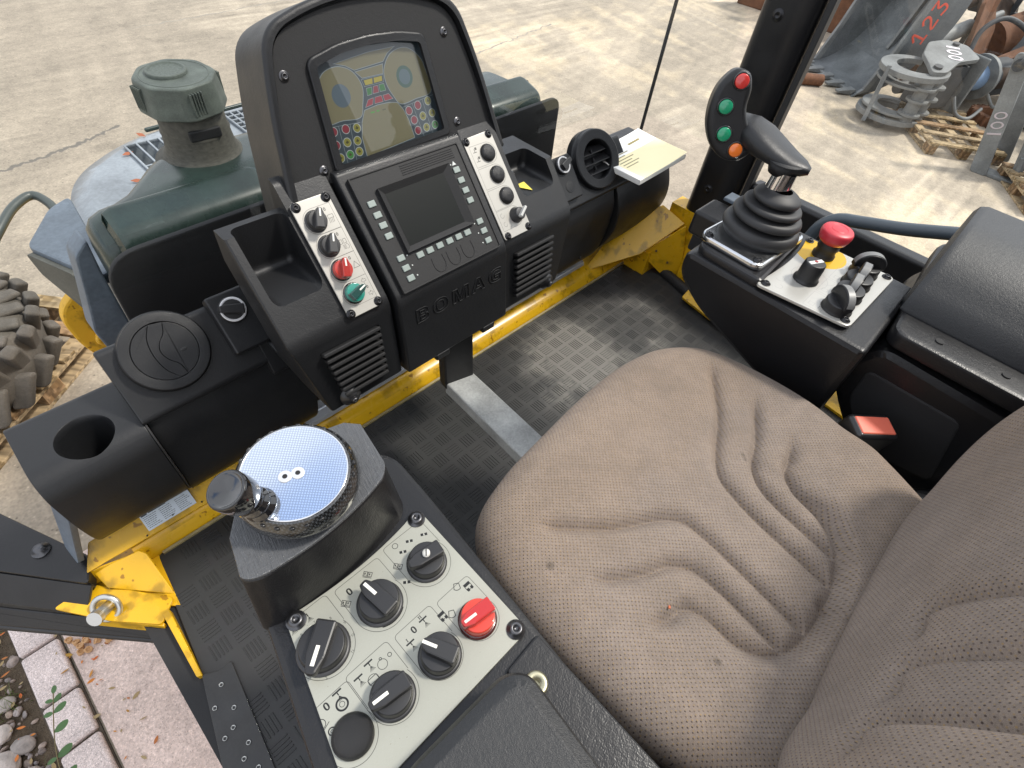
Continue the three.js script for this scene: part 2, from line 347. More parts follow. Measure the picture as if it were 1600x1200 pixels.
// paved strip, kerb and gravel bed below the open door
{
  const stoneTex = dataTex(512, 512, (u, v, i, j) => { const n = 0.72 + 0.16 * (fbm(u, v, 110, 2, 141) - 0.5) + 0.16 * (fbm(u, v, 6, 5, 142) - 0.5), sp = hash2(i >> 1, j >> 1, 143); const m = n + (sp > 0.93 ? 0.08 : sp < 0.06 ? -0.10 : 0); return [m * 1.10, m * 1.00, m * 0.95]; });
  const graniteTex = dataTex(512, 512, (u, v, i, j) => { const n = 0.72 + 0.16 * (fbm(u, v, 110, 2, 151) - 0.5) + 0.16 * (fbm(u, v, 5, 4, 152) - 0.5), sp = hash2(i >> 1, j >> 1, 153); const m = n + (sp > 0.9 ? 0.14 : sp < 0.1 ? -0.16 : 0); return [m * 1.08, m * 1.01, m * 0.985]; });
  const stoneM = new THREE.MeshPhysicalMaterial({ map: rep(stoneTex, 0.9), roughness: 0.9, bumpMap: rep(grainTex, 0.25), bumpScale: 0.003 });
  structure('paving', boxUV(rb(0.60, 0.04, 3.6, 0.006).translate(-0.382, GROUND, -0.15)), stoneM, 'pinkish exposed stone slab below the door', 'paving');
  const kerb = structure('kerb', boxUV(bx(0.14, 0.02, 3.4).translate(-0.762, GROUND, -0.2)), std(0.16, 0.13, 0.10, 0.95, { map: rep(wearTex, 0.3) }), 'row of pale granite kerb stones', 'kerb');
  const kM = new THREE.MeshPhysicalMaterial({ map: rep(graniteTex, 0.5), roughness: 0.85, bumpMap: rep(grainTex, 0.2), bumpScale: 0.002 });
  let z = -1.90; const lens = [0.27, 0.245, 0.205, 0.225, 0.26, 0.24, 0.28, 0.25, 0.26];
  for (const l of lens) { part(kerb, 'kerb_stone', boxUV(rb(0.128 + rr(-0.004, 0.004), 0.06, l - 0.014, 0.012, 3).translate(0, 0, 0)), kM, [-0.762 + rr(-0.004, 0.004), GROUND + 0.004 + rr(-0.003, 0.003), z + l / 2], [rr(-0.01, 0.01), rr(-0.015, 0.015), 0]); z += l; }
  const soil = structure('planting_bed', boxUV(new THREE.PlaneGeometry(1.6, 3.6, 40, 80).rotateX(-Math.PI / 2).translate(-1.63, GROUND + 0.008, -0.2)), std(0.19, 0.14, 0.09, 0.95, { map: rep(wearTex, 0.2), ...grained(0.12, 0.012) }), 'brown soil bed beside the kerb', 'planting bed');
  // gravel: small stones nobody could count
  const pebG = new THREE.IcosahedronGeometry(1, 2), pp = pebG.attributes.position;
  for (let i = 0; i < pp.count; i++) { const x = pp.getX(i), y = pp.getY(i), zz = pp.getZ(i), k = 1 + 0.22 * (vnoise(x * 1.4 + 5, y * 1.4 + zz * 1.1 + 9, 999, 33) - 0.5); pp.setXYZ(i, x * k, y * k, zz * k); }
  pebG.computeVertexNormals();
  const inst = new THREE.InstancedMesh(pebG, std(1, 1, 1, 0.8, { map: rep(wearTex, 1) }), 900); const m4 = new THREE.Matrix4(), qt = new THREE.Quaternion(), eu = new THREE.Euler();
  for (let i = 0; i < 900; i++) {
    const s = 0.006 + 0.013 * Math.pow(rnd(), 2.2); eu.set(rr(0, 6), rr(0, 6), rr(0, 6)); qt.setFromEuler(eu);
    m4.compose(V3(rr(-1.35, -0.842), GROUND + 0.010 + s * 0.25, rr(-2.0, 0.1)), qt, V3(s * rr(0.9, 1.5), s * rr(0.5, 0.8), s));
    inst.setMatrixAt(i, m4); const t = rnd(), b = rr(0.28, 0.66); inst.setColorAt(i, lin(b * mix(1, 1.2, t), b * 0.93, b * mix(0.95, 0.75, t)));
  }
  inst.name = 'gravel'; inst.userData = { kind: 'stuff', label: 'small gravel scattered over the soil bed', category: 'gravel' }; inst.receiveShadow = inst.castShadow = true; scene.add(inst);
  const pebbleSpots = [[-0.99, -1.62, 0.052, 'large pale round pebble at the frame edge, nearest the black sill'], [-0.915, -1.50, 0.030, 'small whitish pebble next to the kerb'], [-0.955, -1.40, 0.036, 'cream pebble among orange leaves'], [-0.905, -1.31, 0.034, 'pinkish pebble touching the kerb'], [-0.985, -1.27, 0.060, 'big flat grey pebble at the left frame edge'], [-0.93, -1.18, 0.050, 'long light grey pebble low in the soil bed'], [-0.875, -1.10, 0.046, 'dark mauve pebble at the bottom of the soil bed'], [-0.99, -1.10, 0.044, 'white pebble in the bottom left corner']];
  for (const [x, zz, s, lab] of pebbleSpots) { const o = single('pebble', lab, 'pebble', pebG.clone().scale(s * rr(1.0, 1.35), s * 0.55, s).rotateY(rr(0, 3)), std(...(() => { const b = lab.includes('dark') ? 0.22 : lab.includes('pinkish') ? 0.42 : rr(0.45, 0.7); return [b * 1.1, b * 0.97, b * 0.88]; })(), 0.75, { map: rep(wearTex, 1) }), [x, GROUND + 0.022, zz], 'pebbles in the soil bed'); o.rotation.z = rr(-0.2, 0.2); }
  // fallen leaves and grass
  const leafSh = new THREE.Shape(); leafSh.moveTo(0, -0.5); leafSh.quadraticCurveTo(0.42, -0.1, 0.12, 0.35); leafSh.lineTo(0, 0.5); leafSh.lineTo(-0.15, 0.3); leafSh.quadraticCurveTo(-0.38, -0.1, 0, -0.5);
  const lg = new THREE.ShapeGeometry(leafSh, 5).rotateX(-Math.PI / 2), lp = lg.attributes.position; for (let i = 0; i < lp.count; i++) lp.setY(i, 0.35 * lp.getX(i) * lp.getX(i) + 0.2 * lp.getZ(i) * lp.getZ(i)); lg.computeVertexNormals();
  const leaves = new THREE.InstancedMesh(lg, std(1, 1, 1, 0.8, { side: THREE.DoubleSide }), 210);
  for (let i = 0; i < 210; i++) {
    const onBed = i < 165; eu.set(rr(-0.5, 0.5), rr(0, 6.3), rr(-0.5, 0.5)); qt.setFromEuler(eu); const s = rr(0.012, 0.036);
    const x = onBed ? -0.82 - 0.5 * Math.pow(rnd(), 1.4) : rr(-0.74, -0.55), zz = onBed ? rr(-2.0, 0) : rr(-1.75, -0.9);
    m4.compose(V3(x, GROUND + (onBed ? rr(0.022, 0.045) : x < -0.69 ? 0.040 : 0.026), zz), qt, V3(s * 0.8, s, s)); leaves.setMatrixAt(i, m4);
    leaves.setColorAt(i, rnd() > 0.3 ? lin(rr(0.35, 0.6), rr(0.12, 0.22), 0.035) : lin(0.32, 0.24, 0.12));
  }
  leaves.name = 'fallen_leaves'; leaves.userData = { kind: 'stuff', label: 'small orange fallen leaves along the kerb', category: 'leaves' }; scene.add(leaves);
  const bl = new THREE.PlaneGeometry(0.004, 0.09, 1, 4).translate(0, 0.045, 0), bp = bl.attributes.position; for (let i = 0; i < bp.count; i++) { const y = bp.getY(i); bp.setZ(i, y * y * 5); bp.setX(i, bp.getX(i) * (1 - y / 0.1)); } bl.computeVertexNormals();
  const grass = new THREE.InstancedMesh(bl, std(1, 1, 1, 0.75, { side: THREE.DoubleSide }), 900);
  for (let i = 0; i < 900; i++) { const c = Math.floor(i / 30), cx = -0.86 - 0.42 * hash2(c, 1, 9), cz = -2.0 + 2.0 * hash2(c, 2, 9); eu.set(rr(-0.5, 0.5), rr(0, 6.3), rr(-0.4, 0.4)); qt.setFromEuler(eu); const s = rr(0.35, 0.95); m4.compose(V3(cx + rr(-0.05, 0.05), GROUND + 0.01, cz + rr(-0.05, 0.05)), qt, V3(1, s, s)); grass.setMatrixAt(i, m4); const k = rr(0.6, 1.1); grass.setColorAt(i, lin(0.13 * k, 0.17 * k, 0.045 * k)); }
  grass.name = 'grass'; grass.userData = { kind: 'stuff', label: 'thin grass growing between the pebbles', category: 'grass' }; scene.add(grass);
  // young plant with rounded leaflets
  const pl = thing('seedling', 'young green plant with rounded leaflets rising beside the kerb', 'plant', [-0.815, GROUND, -1.10]);
  const path = [[0.0, 0, 0.16], [0.015, 0.12, 0.13], [0.04, 0.22, 0.06], [0.075, 0.28, -0.02], [0.105, 0.30, -0.10], [0.125, 0.30, -0.165]];
  part(pl, 'stem', tube(path, 0.0016, 40, 6), std(0.16, 0.13, 0.06, 0.7));
  const cur = new THREE.CatmullRomCurve3(path.map(p => V3(...p)), false, 'centripetal');
  const ls = new THREE.Shape(); ls.moveTo(0, 0); ls.bezierCurveTo(0.010, 0.014, 0.034, 0.014, 0.042, 0.003); ls.bezierCurveTo(0.044, -0.004, 0.034, -0.014, 0.018, -0.012); ls.bezierCurveTo(0.010, -0.011, 0.004, -0.006, 0, 0);
  const lf = new THREE.ShapeGeometry(ls, 10).rotateX(-Math.PI / 2), fp = lf.attributes.position; for (let i = 0; i < fp.count; i++) fp.setY(i, -6 * Math.pow(fp.getZ(i), 2) - 1.5 * Math.pow(fp.getX(i), 2)); lf.computeVertexNormals();
  const leafM = std(0.06, 0.145, 0.035, 0.5, { transmission: 0.25, thickness: 0, side: THREE.DoubleSide });
  for (const [t, yaw, s] of [[0.36, 0.25, 1.1], [0.36, 2.9, 0.9], [0.50, 0.2, 1.15], [0.50, 3.0, 0.7], [0.66, 0.15, 1.1], [0.80, 0.25, 1.0], [0.80, 2.7, 0.7], [0.90, 0.5, 0.75], [0.92, 2.5, 0.6], [0.99, 1.2, 0.7]]) { const p = cur.getPoint(t); const o = part(pl, 'leaflet', lf, leafM, [p.x, p.y, p.z], [rr(-0.15, 0.15), yaw, rr(-0.1, 0.15)]); o.scale.setScalar(s); }
  const cupG = merge(cyl(0.0095, 0.007, 0.013, 18).translate(0, 0.0065, 0), new THREE.TorusGeometry(0.0085, 0.003, 8, 20).rotateX(Math.PI / 2).translate(0, 0.013, 0));
  [[-0.668, -1.575], [-0.652, -1.545], [-0.640, -1.52], [-0.628, -1.49], [-0.615, -1.53], [-0.580, -1.50], [-0.560, -1.475], [-0.655, -1.50]].forEach(([x, zz], i) => { const o = single('acorn_cup', 'small tan acorn cup lying on the slab by the kerb', 'acorn cup', cupG.clone().scale(1.25, 1.25, 1.25), std(0.46, 0.27, 0.13, 0.8), [x, GROUND + 0.024, zz], 'acorn cups on the slab'); o.rotation.set(rr(-0.7, 0.7), 0, rr(-0.7, 0.7)); });
}
// ================================================================= front of the machine outside the windscreen
{
  const t = thing('fuel_tank', 'dark green plastic tank with filler neck and dusty cap in front of the windscreen', 'tank', [0.64, 0.0, -1.15]);
  const ring = (x, inset) => {
    const w = smooth(0.13, 0.30, x), zb = mix(-1.095, -1.25, w), yb = mix(0.40, 0.44, w), yt = mix(0.484, 0.502, w);
    const o = roundShape([[-0.985, yt - 0.028], [-0.975, 0.10], [-0.99, -0.2], [zb, -0.2], [zb, yb], [mix(-1.075, -1.17, w), yt - 0.004], [-1.035, yt]], [0.05, 0.05, 0.02, 0.02, 0.04, 0.03, 0.04]).getPoints(6);
    const cz = (-0.98 + zb) / 2, cy = 0.15; return [x, o.map(p => [cz + (p.x - cz) * (1 - inset), cy + (p.y - cy) * (1 - inset * 0.5)])];
  };
  wpart(t, 'tank_body', loftX([ring(0.088, 0.30), ring(0.092, 0.14), ring(0.104, 0.05), ring(0.125, 0), ring(0.15, 0), ring(0.18, 0), ring(0.21, 0), ring(0.24, 0), ring(0.27, 0), ring(0.30, 0), ring(0.34, 0), ring(0.40, 0), ring(0.80, 0), ring(1.15, 0), ring(1.172, 0.05), ring(1.184, 0.14), ring(1.188, 0.3)]), M.tank);
  wpart(t, 'front_pad', xprism([[-0.958, 0.478], [-0.945, 0.30], [-1.0, 0.30], [-1.035, 0.506]], 0.115, 0.40, [0.03, 0.02, 0.01, 0.02], 0.02), M.tank);
  wpart(t, 'front_pad', xprism([[-0.955, 0.512], [-0.945, 0.28], [-1.0, 0.30], [-1.04, 0.535]], 0.46, 0.93, [0.03, 0.02, 0.01, 0.02], 0.02), M.tank);
  wpart(t, 'front_pad', xprism([[-0.955, 0.505], [-0.945, 0.28], [-1.0, 0.30], [-1.04, 0.530]], 0.97, 1.165, [0.03, 0.02, 0.01, 0.02], 0.02), M.tank);
  const L = (x, y, z) => [x - 0.64, y, z + 1.15];
  const neck = part(t, 'filler_neck', lathe([[0.088, 0.0], [0.072, 0.007], [0.063, 0.022], [0.060, 0.052], [0.0615, 0.055], [0.0585, 0.059], [0.058, 0.12], [0.0, 0.12]], 48), M.neckDusty, L(0.345, 0.492, -1.130), [0.03, 0, 0.02], 'dusty filler neck');
  part(neck, 'recess', boxUV(rb(0.058, 0.020, 0.008, 0.0098, 4)), M.blackMatt, [-0.004, 0.066, 0.0565], [0, -0.07, 0]);
  const cap = part(t, 'tank_cap', (() => {
    const pts = Array.from({ length: 8 }, (_, k) => { const a = (k + 0.5) / 8 * Math.PI * 2; return [Math.cos(a) * 0.0775, Math.sin(a) * 0.0775]; });
    const g = extr(roundShape(pts, 0.014), 0.054, 0.004, 3).rotateX(-Math.PI / 2), q = g.attributes.position;
    for (let i = 0; i < q.count; i++) { const k = 1 - 0.10 * q.getY(i) / 0.054; q.setX(i, q.getX(i) * k); q.setZ(i, q.getZ(i) * k); }
    return boxUV(crease(g, 0.4));
  })(), M.capDusty, L(0.340, 0.588, -1.130), [0.03, 0.2, 0.02], 'dusty grey-green eight-lobed cap');
  part(cap, 'cap_lid', lathe([[0.034, 0.0], [0.034, 0.005], [0.032, 0.0065], [0.029, 0.0062], [0.028, 0.004], [0, 0.004]], 40), M.capDusty, [-0.006, 0.0535, -0.012]);
  part(cap, 'cap_rim_line', new THREE.TorusGeometry(0.056, 0.0012, 6, 64).rotateX(Math.PI / 2), M.capDusty, [0, 0.0538, 0]);
  const ribG = rb(0.0024, 0.038, 0.006, 0.001);
  for (let k = 0; k < 8; k++) for (let q = -2; q <= 2; q++) { const m = k / 8 * Math.PI * 2 + 0.20, o = q * 0.0052; if (k & 1) continue; part(cap, 'grip_rib', ribG, M.capDusty, [Math.cos(m - 0.2) * 0.0685 - Math.sin(m - 0.2) * (o + 0.012), 0.027, Math.sin(m - 0.2) * 0.0685 + Math.cos(m - 0.2) * (o + 0.012)], [0, -(m - 0.2) + Math.PI / 2, 0]); }
}
single('rubber_sheet', 'black rubber sheet hanging between tank and windscreen', 'rubber sheet', boxUV(extr(roundShape([[0.045, -0.25], [1.178, -0.25], [1.160, 0.518], [0.070, 0.492]], [0.01, 0.01, 0.035, 0.06]), 0.012, 0.003).translate(-0.6, 0.25, -0.006)), M.rubberMat, [0.6, -0.25, -0.902]);
{
  const h = thing('engine_hood', 'pale grey engine hood with dark grille openings beyond the tank', 'engine hood', [0.75, 0.0, -1.6]);
  let g = yprism([[0.10, -1.28], [0.10, -1.55], [0.17, -1.72], [0.36, -1.86], [0.70, -1.90], [1.40, -1.96], [1.42, -1.28]], -0.50, 0.26, [0.05, 0.15, 0.10, 0.15, 0.2, 0.2, 0.05], 0.07);
  g = carve(crease(g, 0.9), bx(0.21, 0.2, 0.275).translate(0.44, 0.26, -1.6075), bx(0.31, 0.2, 0.28).translate(0.795, 0.26, -1.66));
  wpart(h, 'hood_shell', boxUV(crease(g, 0.9)), M.hood);
  wpart(h, 'hood_edge', boxUV(beam([0.42, 0.255, -1.835], [1.35, 0.255, -1.90], 0.012, 0.012, 0.005)), M.tank);
  const barM = M.hood;
  const gx = (x0, x1, z0, z1, n, m) => {     // sunk dark panel crossed by bars
    for (let i = 0; i <= n; i++) wpart(h, 'grille_bar', boxUV(rb(0.006, 0.008, z1 - z0, 0.002).translate(mix(x0, x1, i / n), 0.265, (z0 + z1) / 2)), barM);
    for (let j = 0; j <= m; j++) wpart(h, 'grille_bar', boxUV(rb(x1 - x0, 0.007, 0.006, 0.002).translate((x0 + x1) / 2, 0.2647, mix(z0, z1, j / m))), barM);
  };
  gx(0.335, 0.545, -1.745, -1.47, 7, 2); gx(0.64, 0.95, -1.80, -1.52, 14, 10);
  const lf = new THREE.ShapeGeometry(roundShape([[0, -0.02], [0.008, 0], [0, 0.016], [-0.008, 0]], 0.004)).rotateX(-Math.PI / 2);
  for (const [x, z, a] of [[0.395, -1.79, 0.5], [0.325, -1.70, 1.7], [0.29, -1.55, 1.2]]) { const o = single('dry_leaf', ['curled orange leaf on the hood beside the grille corner', 'orange leaf on the hood left of the grille', 'dark orange leaf on the hood nearest the tank'][x > 0.38 ? 0 : x > 0.32 ? 1 : 2], 'leaf', lf.clone().scale(0.9, 1, 0.9), std(0.30, 0.10, 0.05, 0.9, { side: THREE.DoubleSide }), [x, 0.2665, z], 'leaves on the hood'); o.rotation.set(0.15, a, 0.1); }
}
{
  const f = thing('hood_bracket', 'blue-grey plastic side bracket along the left edge of tank', 'bracket', [0.06, 0.2, -1.08]);
  wpart(f, 'strip', slab([[0.086, 0.430, -1.075], [0.080, 0.345, -1.075], [0.078, 0.238, -1.075], [0.072, 0.10, -1.075], [0.030, 0.09, -1.075], [0.016, 0.243, -1.075], [0.040, 0.335, -1.075], [0.056, 0.405, -1.075]].reverse(), 0.05, 0.01, 0.004), M.fender);
  // shelf with hollow underside
  const sh = yprism([[0.005, -1.30], [0.05, -1.18], [0.085, -1.12], [0.10, -1.13], [0.13, -1.45], [0.08, -1.42]], 0.30, 0.325, 0.02, 0.005);
  wpart(f, 'shelf', sh, M.fender);
  wpart(f, 'shelf_skirt', slab([[0.006, 0.315, -1.295], [0.055, 0.315, -1.175], [0.050, 0.215, -1.16], [0.040, 0.21, -1.19], [0.012, 0.27, -1.28]], 0.012, 0.01), std(0.13, 0.13, 0.11, 0.6, { map: rep(wearTex, 0.3) }), 'olive grey hollow underside');
}
{
  const y = thing('chassis_lug', 'yellow steel chassis plates with a lashing eye beside the hood', 'chassis', [0.02, 0.0, -1.3]);
  wpart(y, 'lower_plate', slab([[-0.008, 0.162, -1.3], [0.042, 0.200, -1.3], [0.09, 0.12, -1.3], [0.085, -0.08, -1.3], [0.02, -0.08, -1.3], [-0.018, 0.06, -1.3], [-0.022, 0.125, -1.3]].reverse(), 0.03, 0.02, 0.006), M.yellowOut);
  wpart(y, 'upper_plate', slab([[0.036, 0.268, -1.36], [0.090, 0.235, -1.36], [0.09, 0.15, -1.36], [0.040, 0.185, -1.36], [0.026, 0.225, -1.36]].reverse(), 0.03, 0.012, 0.006), M.yellowOut);
  wpart(y, 'lashing_eye', tube([[0.065, 0.075, -1.293], [0.028, 0.082, -1.280], [0.018, 0.068, -1.275], [0.026, 0.054, -1.280], [0.065, 0.046, -1.293]], 0.007, 30, 8), M.yellowOut);
}
single('hydraulic_hose', 'black hydraulic hose with brass fitting curving to the hood', 'hose', merge(col(tube([[-0.14, -0.06, -1.90], [-0.03, 0.0, -2.0], [0.047, 0.02, -2.086], [0.102, 0.02, -2.12], [0.126, 0.01, -2.07], [0.13, -0.01, -1.98]], 0.0135, 50, 12), 0.05, 0.06, 0.055), col(bar([0.129, 0.0, -2.0], [0.145, -0.05, -1.90], 0.019, 14), 0.16, 0.15, 0.08)).translate(0.06, 0.07, 2.0), M.knobV, [-0.06, -0.07, -2.0]);
single('machine_body', 'yellow machine frame hidden under the hood and cab', 'machine body', merge(boxUV(rb(1.1, 0.75, 2.4, 0.05).translate(0.75, -0.62, -1.3)), boxUV(rb(1.5, 0.5, 1.7, 0.05).translate(0.68, -0.40, 0.4))), M.yellowOut);
// ================================================================= dashboard
const TF = 0.7304, TS = 0.3761;           // tilt of the control face and of the display face
const RF = [-TF, 0, 0], RS = [-TS, 0, 0], UP = [-Math.PI / 2, 0, 0];
const Fp = (x, v, o = 0) => [x, 0.5205 + 0.74474 * v + 0.66736 * o, -0.5168 - 0.66736 * v + 0.74474 * o];
const Gp = (x, v, o = 0) => [x, 0.4175 + 0.74474 * v + 0.66736 * o, -0.7385 - 0.66736 * v + 0.74474 * o];
const Sp = (x, v, o = 0) => [x, 0.657 + 0.93008 * v + 0.36734 * o, -0.659 - 0.36734 * v + 0.93008 * o];
const font = await new FontLoader().loadAsync('fonts/droid/droid_sans_bold.typeface.json');

// ---- small fittings, built with z pointing out of the panel
function screwGeo(r = 0.0045) {           // socket head in a rosette
  return merge(zlathe([[0, 0], [r * 1.5, 0], [r * 1.5, 0.0008], [r, 0.0012], [r * 0.95, 0.003], [r * 0.75, 0.0036], [r * 0.45, 0.0036], [r * 0.42, 0.0016], [0, 0.0016]], 20));
}
const screwG = screwGeo();
const K0 = [0.013, 0.013, 0.014], KW = [0.72, 0.71, 0.64];
function selector(r, { angle = 0, pointer = KW, body = K0, fin = body, ring = [0.03, 0.03, 0.032], h = 0.011, fh = 0.011, longFin = 1.05, plain = false } = {}) {
  const g = [];
  g.push(col(zlathe([[r * 1.14, 0], [r * 1.14, 0.0014], [r * 1.05, 0.0026], [r * 0.98, 0.0026]], 36), ...ring));
  g.push(col(zlathe([[r, 0.0015], [r, h * 0.55], [r * 0.96, h * 0.9], [r * 0.9, h], [0, h]], 36), ...body));
  const w = r * 0.44;
  const s = roundShape([[-w, -r * 0.92], [w, -r * 0.92], [w * 0.92, r * 0.55], [w * 0.45, r * longFin], [-w * 0.45, r * longFin], [-w * 0.92, r * 0.55]], r * 0.12);
  const f = extr(s, fh, r * 0.09, 2).translate(0, 0, h - 0.001);
  f.rotateZ(angle); g.push(col(f, ...fin));
  if (!plain) g.push(col(rb(r * 0.17, r * 0.8, 0.0012, 0.0004).translate(0, r * 0.55, h + fh - 0.0009).rotateZ(angle), ...pointer));
  return merge(g);
}
const plugGeo = r => zlathe([[r * 1.08, 0], [r * 1.08, 0.002], [r, 0.0045], [r * 0.85, 0.0065], [r * 0.5, 0.0078], [0, 0.0082]], 36);

const dash = thing('dashboard', 'black plastic dashboard with instrument display, switch plates and air vents under the windscreen', 'dashboard', [0.467, 0.37, -0.6]);
const D = (x, y, z) => [x - 0.467, y - 0.37, z + 0.6];

function taper(g, side) {                 // towers narrow below the fold
  const p = g.attributes.position;
  for (let i = 0; i < p.count; i++) {
    const x = p.getX(i), y = p.getY(i);
    if (y < 0.515) { const k = (0.515 - y) * 0.22; if (side < 0 && x < 0.24) p.setX(i, x + k); if (side > 0 && x > 0.70) p.setX(i, x - k); }
  }
  return g;
}
const towerProfile = [[-0.524, 0.514], [-0.508, 0.372], [-0.60, 0.345], [-0.73, 0.38], [-0.765, 0.45], [-0.765, 0.66], [-0.662, 0.668]];
const towerR = [0.014, 0.008, 0.02, 0.02, 0.02, 0.02, 0.01];
const towers = [];
for (const side of [-1, 1]) {
  const [x0, x1] = side < 0 ? [0.180, 0.345] : [0.587, 0.768];
  const [t0, t1] = side < 0 ? [0.193, 0.268] : [0.668, 0.752];
  const [g0, g1] = side < 0 ? [0.212, 0.318] : [0.607, 0.712];
  let g = xprism(towerProfile, x0, x1, towerR, 0.003);
  g = carve(g, rb(t1 - t0, 0.26, 0.2, 0.012, 3).translate((t0 + t1) / 2, 0.557 + 0.13, -0.548),
    ...(side < 0 ? [bx(0.2, 0.3, 0.6).translate(0.1705, 0.632 + 0.15, -0.6), bx(0.2, 0.5, 0.2).translate(0.1705, 0.64, -0.758), bx(0.6, 0.5, 0.2).translate(0.3, 0.77, -0.772)] : [bx(0.2, 0.3, 0.6).translate(0.7645, 0.592 + 0.15, -0.6), bx(0.2, 0.5, 0.2).translate(0.7645, 0.64, -0.795)]),
    slab([[g0, 0.492, -0.518], [g1, 0.492, -0.518], [g1, 0.392, -0.506], [g0 + 0.014, 0.392, -0.506]].map(p => [p[0], p[1], p[2] + 0.03]).reverse(), 0.05, 0.003, 0.0005));
  const tw = wpart(dash, 'switch_tower', boxUV(crease(taper(g, side), 0.5)), M.dash);
  towers.push(tw);
  for (let k = 0; k < 8; k++) {          // slats of the grille
    const y = 0.485 - k * 0.0125, z = -0.5245 + (0.515 - y) * 0.11, sh = side < 0 ? (0.515 - y) * 0.17 : 0;
    const a = g0 + 0.003 + sh, b = g1 - 0.003 - (side > 0 ? 0 : 0);
    part(tw, 'grille_slat', rb(b - a, 0.0062, 0.016, 0.002).rotateX(-0.5), M.dashFace, D((a + b) / 2, y, z + 0.003));
  }
  const kx = side < 0 ? 0.245 : 0.703;
  part(tw, 'latch_knob', zlathe([[0, 0.016], [0.007, 0.016], [0.009, 0.012], [0.016, 0.008], [0.018, 0.0]], 28), M.blackGloss, D(kx, 0.388, -0.512), [0.05, 0, 0]);
  part(tw, 'latch_screw', screwG, M.screw, D(kx, 0.389, -0.497), [0.05, 0, 0]);
}
// sticker lying in the right-hand tray
part(towers[1], 'sticker', slab([[0, 0.0012, 0], [0.02, 0.0012, 0.03], [0.028, 0.0012, 0.0]].reverse(), 0.001, 0.001, 0.0002), std(0.75, 0.6, 0.08, 0.6), D(0.678, 0.557, -0.6));

const pod = wpart(dash, 'centre_pod', xprism([[-0.5135, 0.517], [-0.497, 0.372], [-0.58, 0.36], [-0.72, 0.5], [-0.72, 0.652], [-0.6435, 0.6615]], 0.351, 0.582, [0.012, 0.006, 0.02, 0.02, 0.01, 0.006], 0.004), M.dash);
part(pod, 'lower_tab', rb(0.03, 0.014, 0.012, 0.003), M.dash, D(0.425, 0.369, -0.502));
part(pod, 'lower_tab', rb(0.03, 0.014, 0.012, 0.003), M.dash, D(0.535, 0.369, -0.502));
// lettering pressed into the pod front: outline letters
{
  const gs = [];
  const word = 'BOMAG';
  let x = 0;
  for (const ch of word) {
    const shapes = font.generateShapes(ch, 0.026);
    let w = 0;
    for (const s of shapes) {
      const pts = s.getPoints(5); pts.forEach(p => { w = Math.max(w, p.x); });
      for (const loop of [pts, ...s.holes.map(h => h.getPoints(5))])
        gs.push(new THREE.TubeGeometry(new THREE.CatmullRomCurve3(loop.map(p => V3(x + p.x * 1.25, p.y, 0)), true, 'catmullrom', 0.02), loop.length * 4, 0.0007, 5, true));
    }
    x += w * 1.25 + 0.007;
  }
  const g = merge(gs); g.computeBoundingBox();
  g.scale(0.186 / (g.boundingBox.max.x - g.boundingBox.min.x), 1, 1);
  part(pod, 'raised_lettering', g, M.dash, D(0.376, 0.462, -0.5064), [-0.114, 0, 0], 'raised outline letters on the pod front');
}

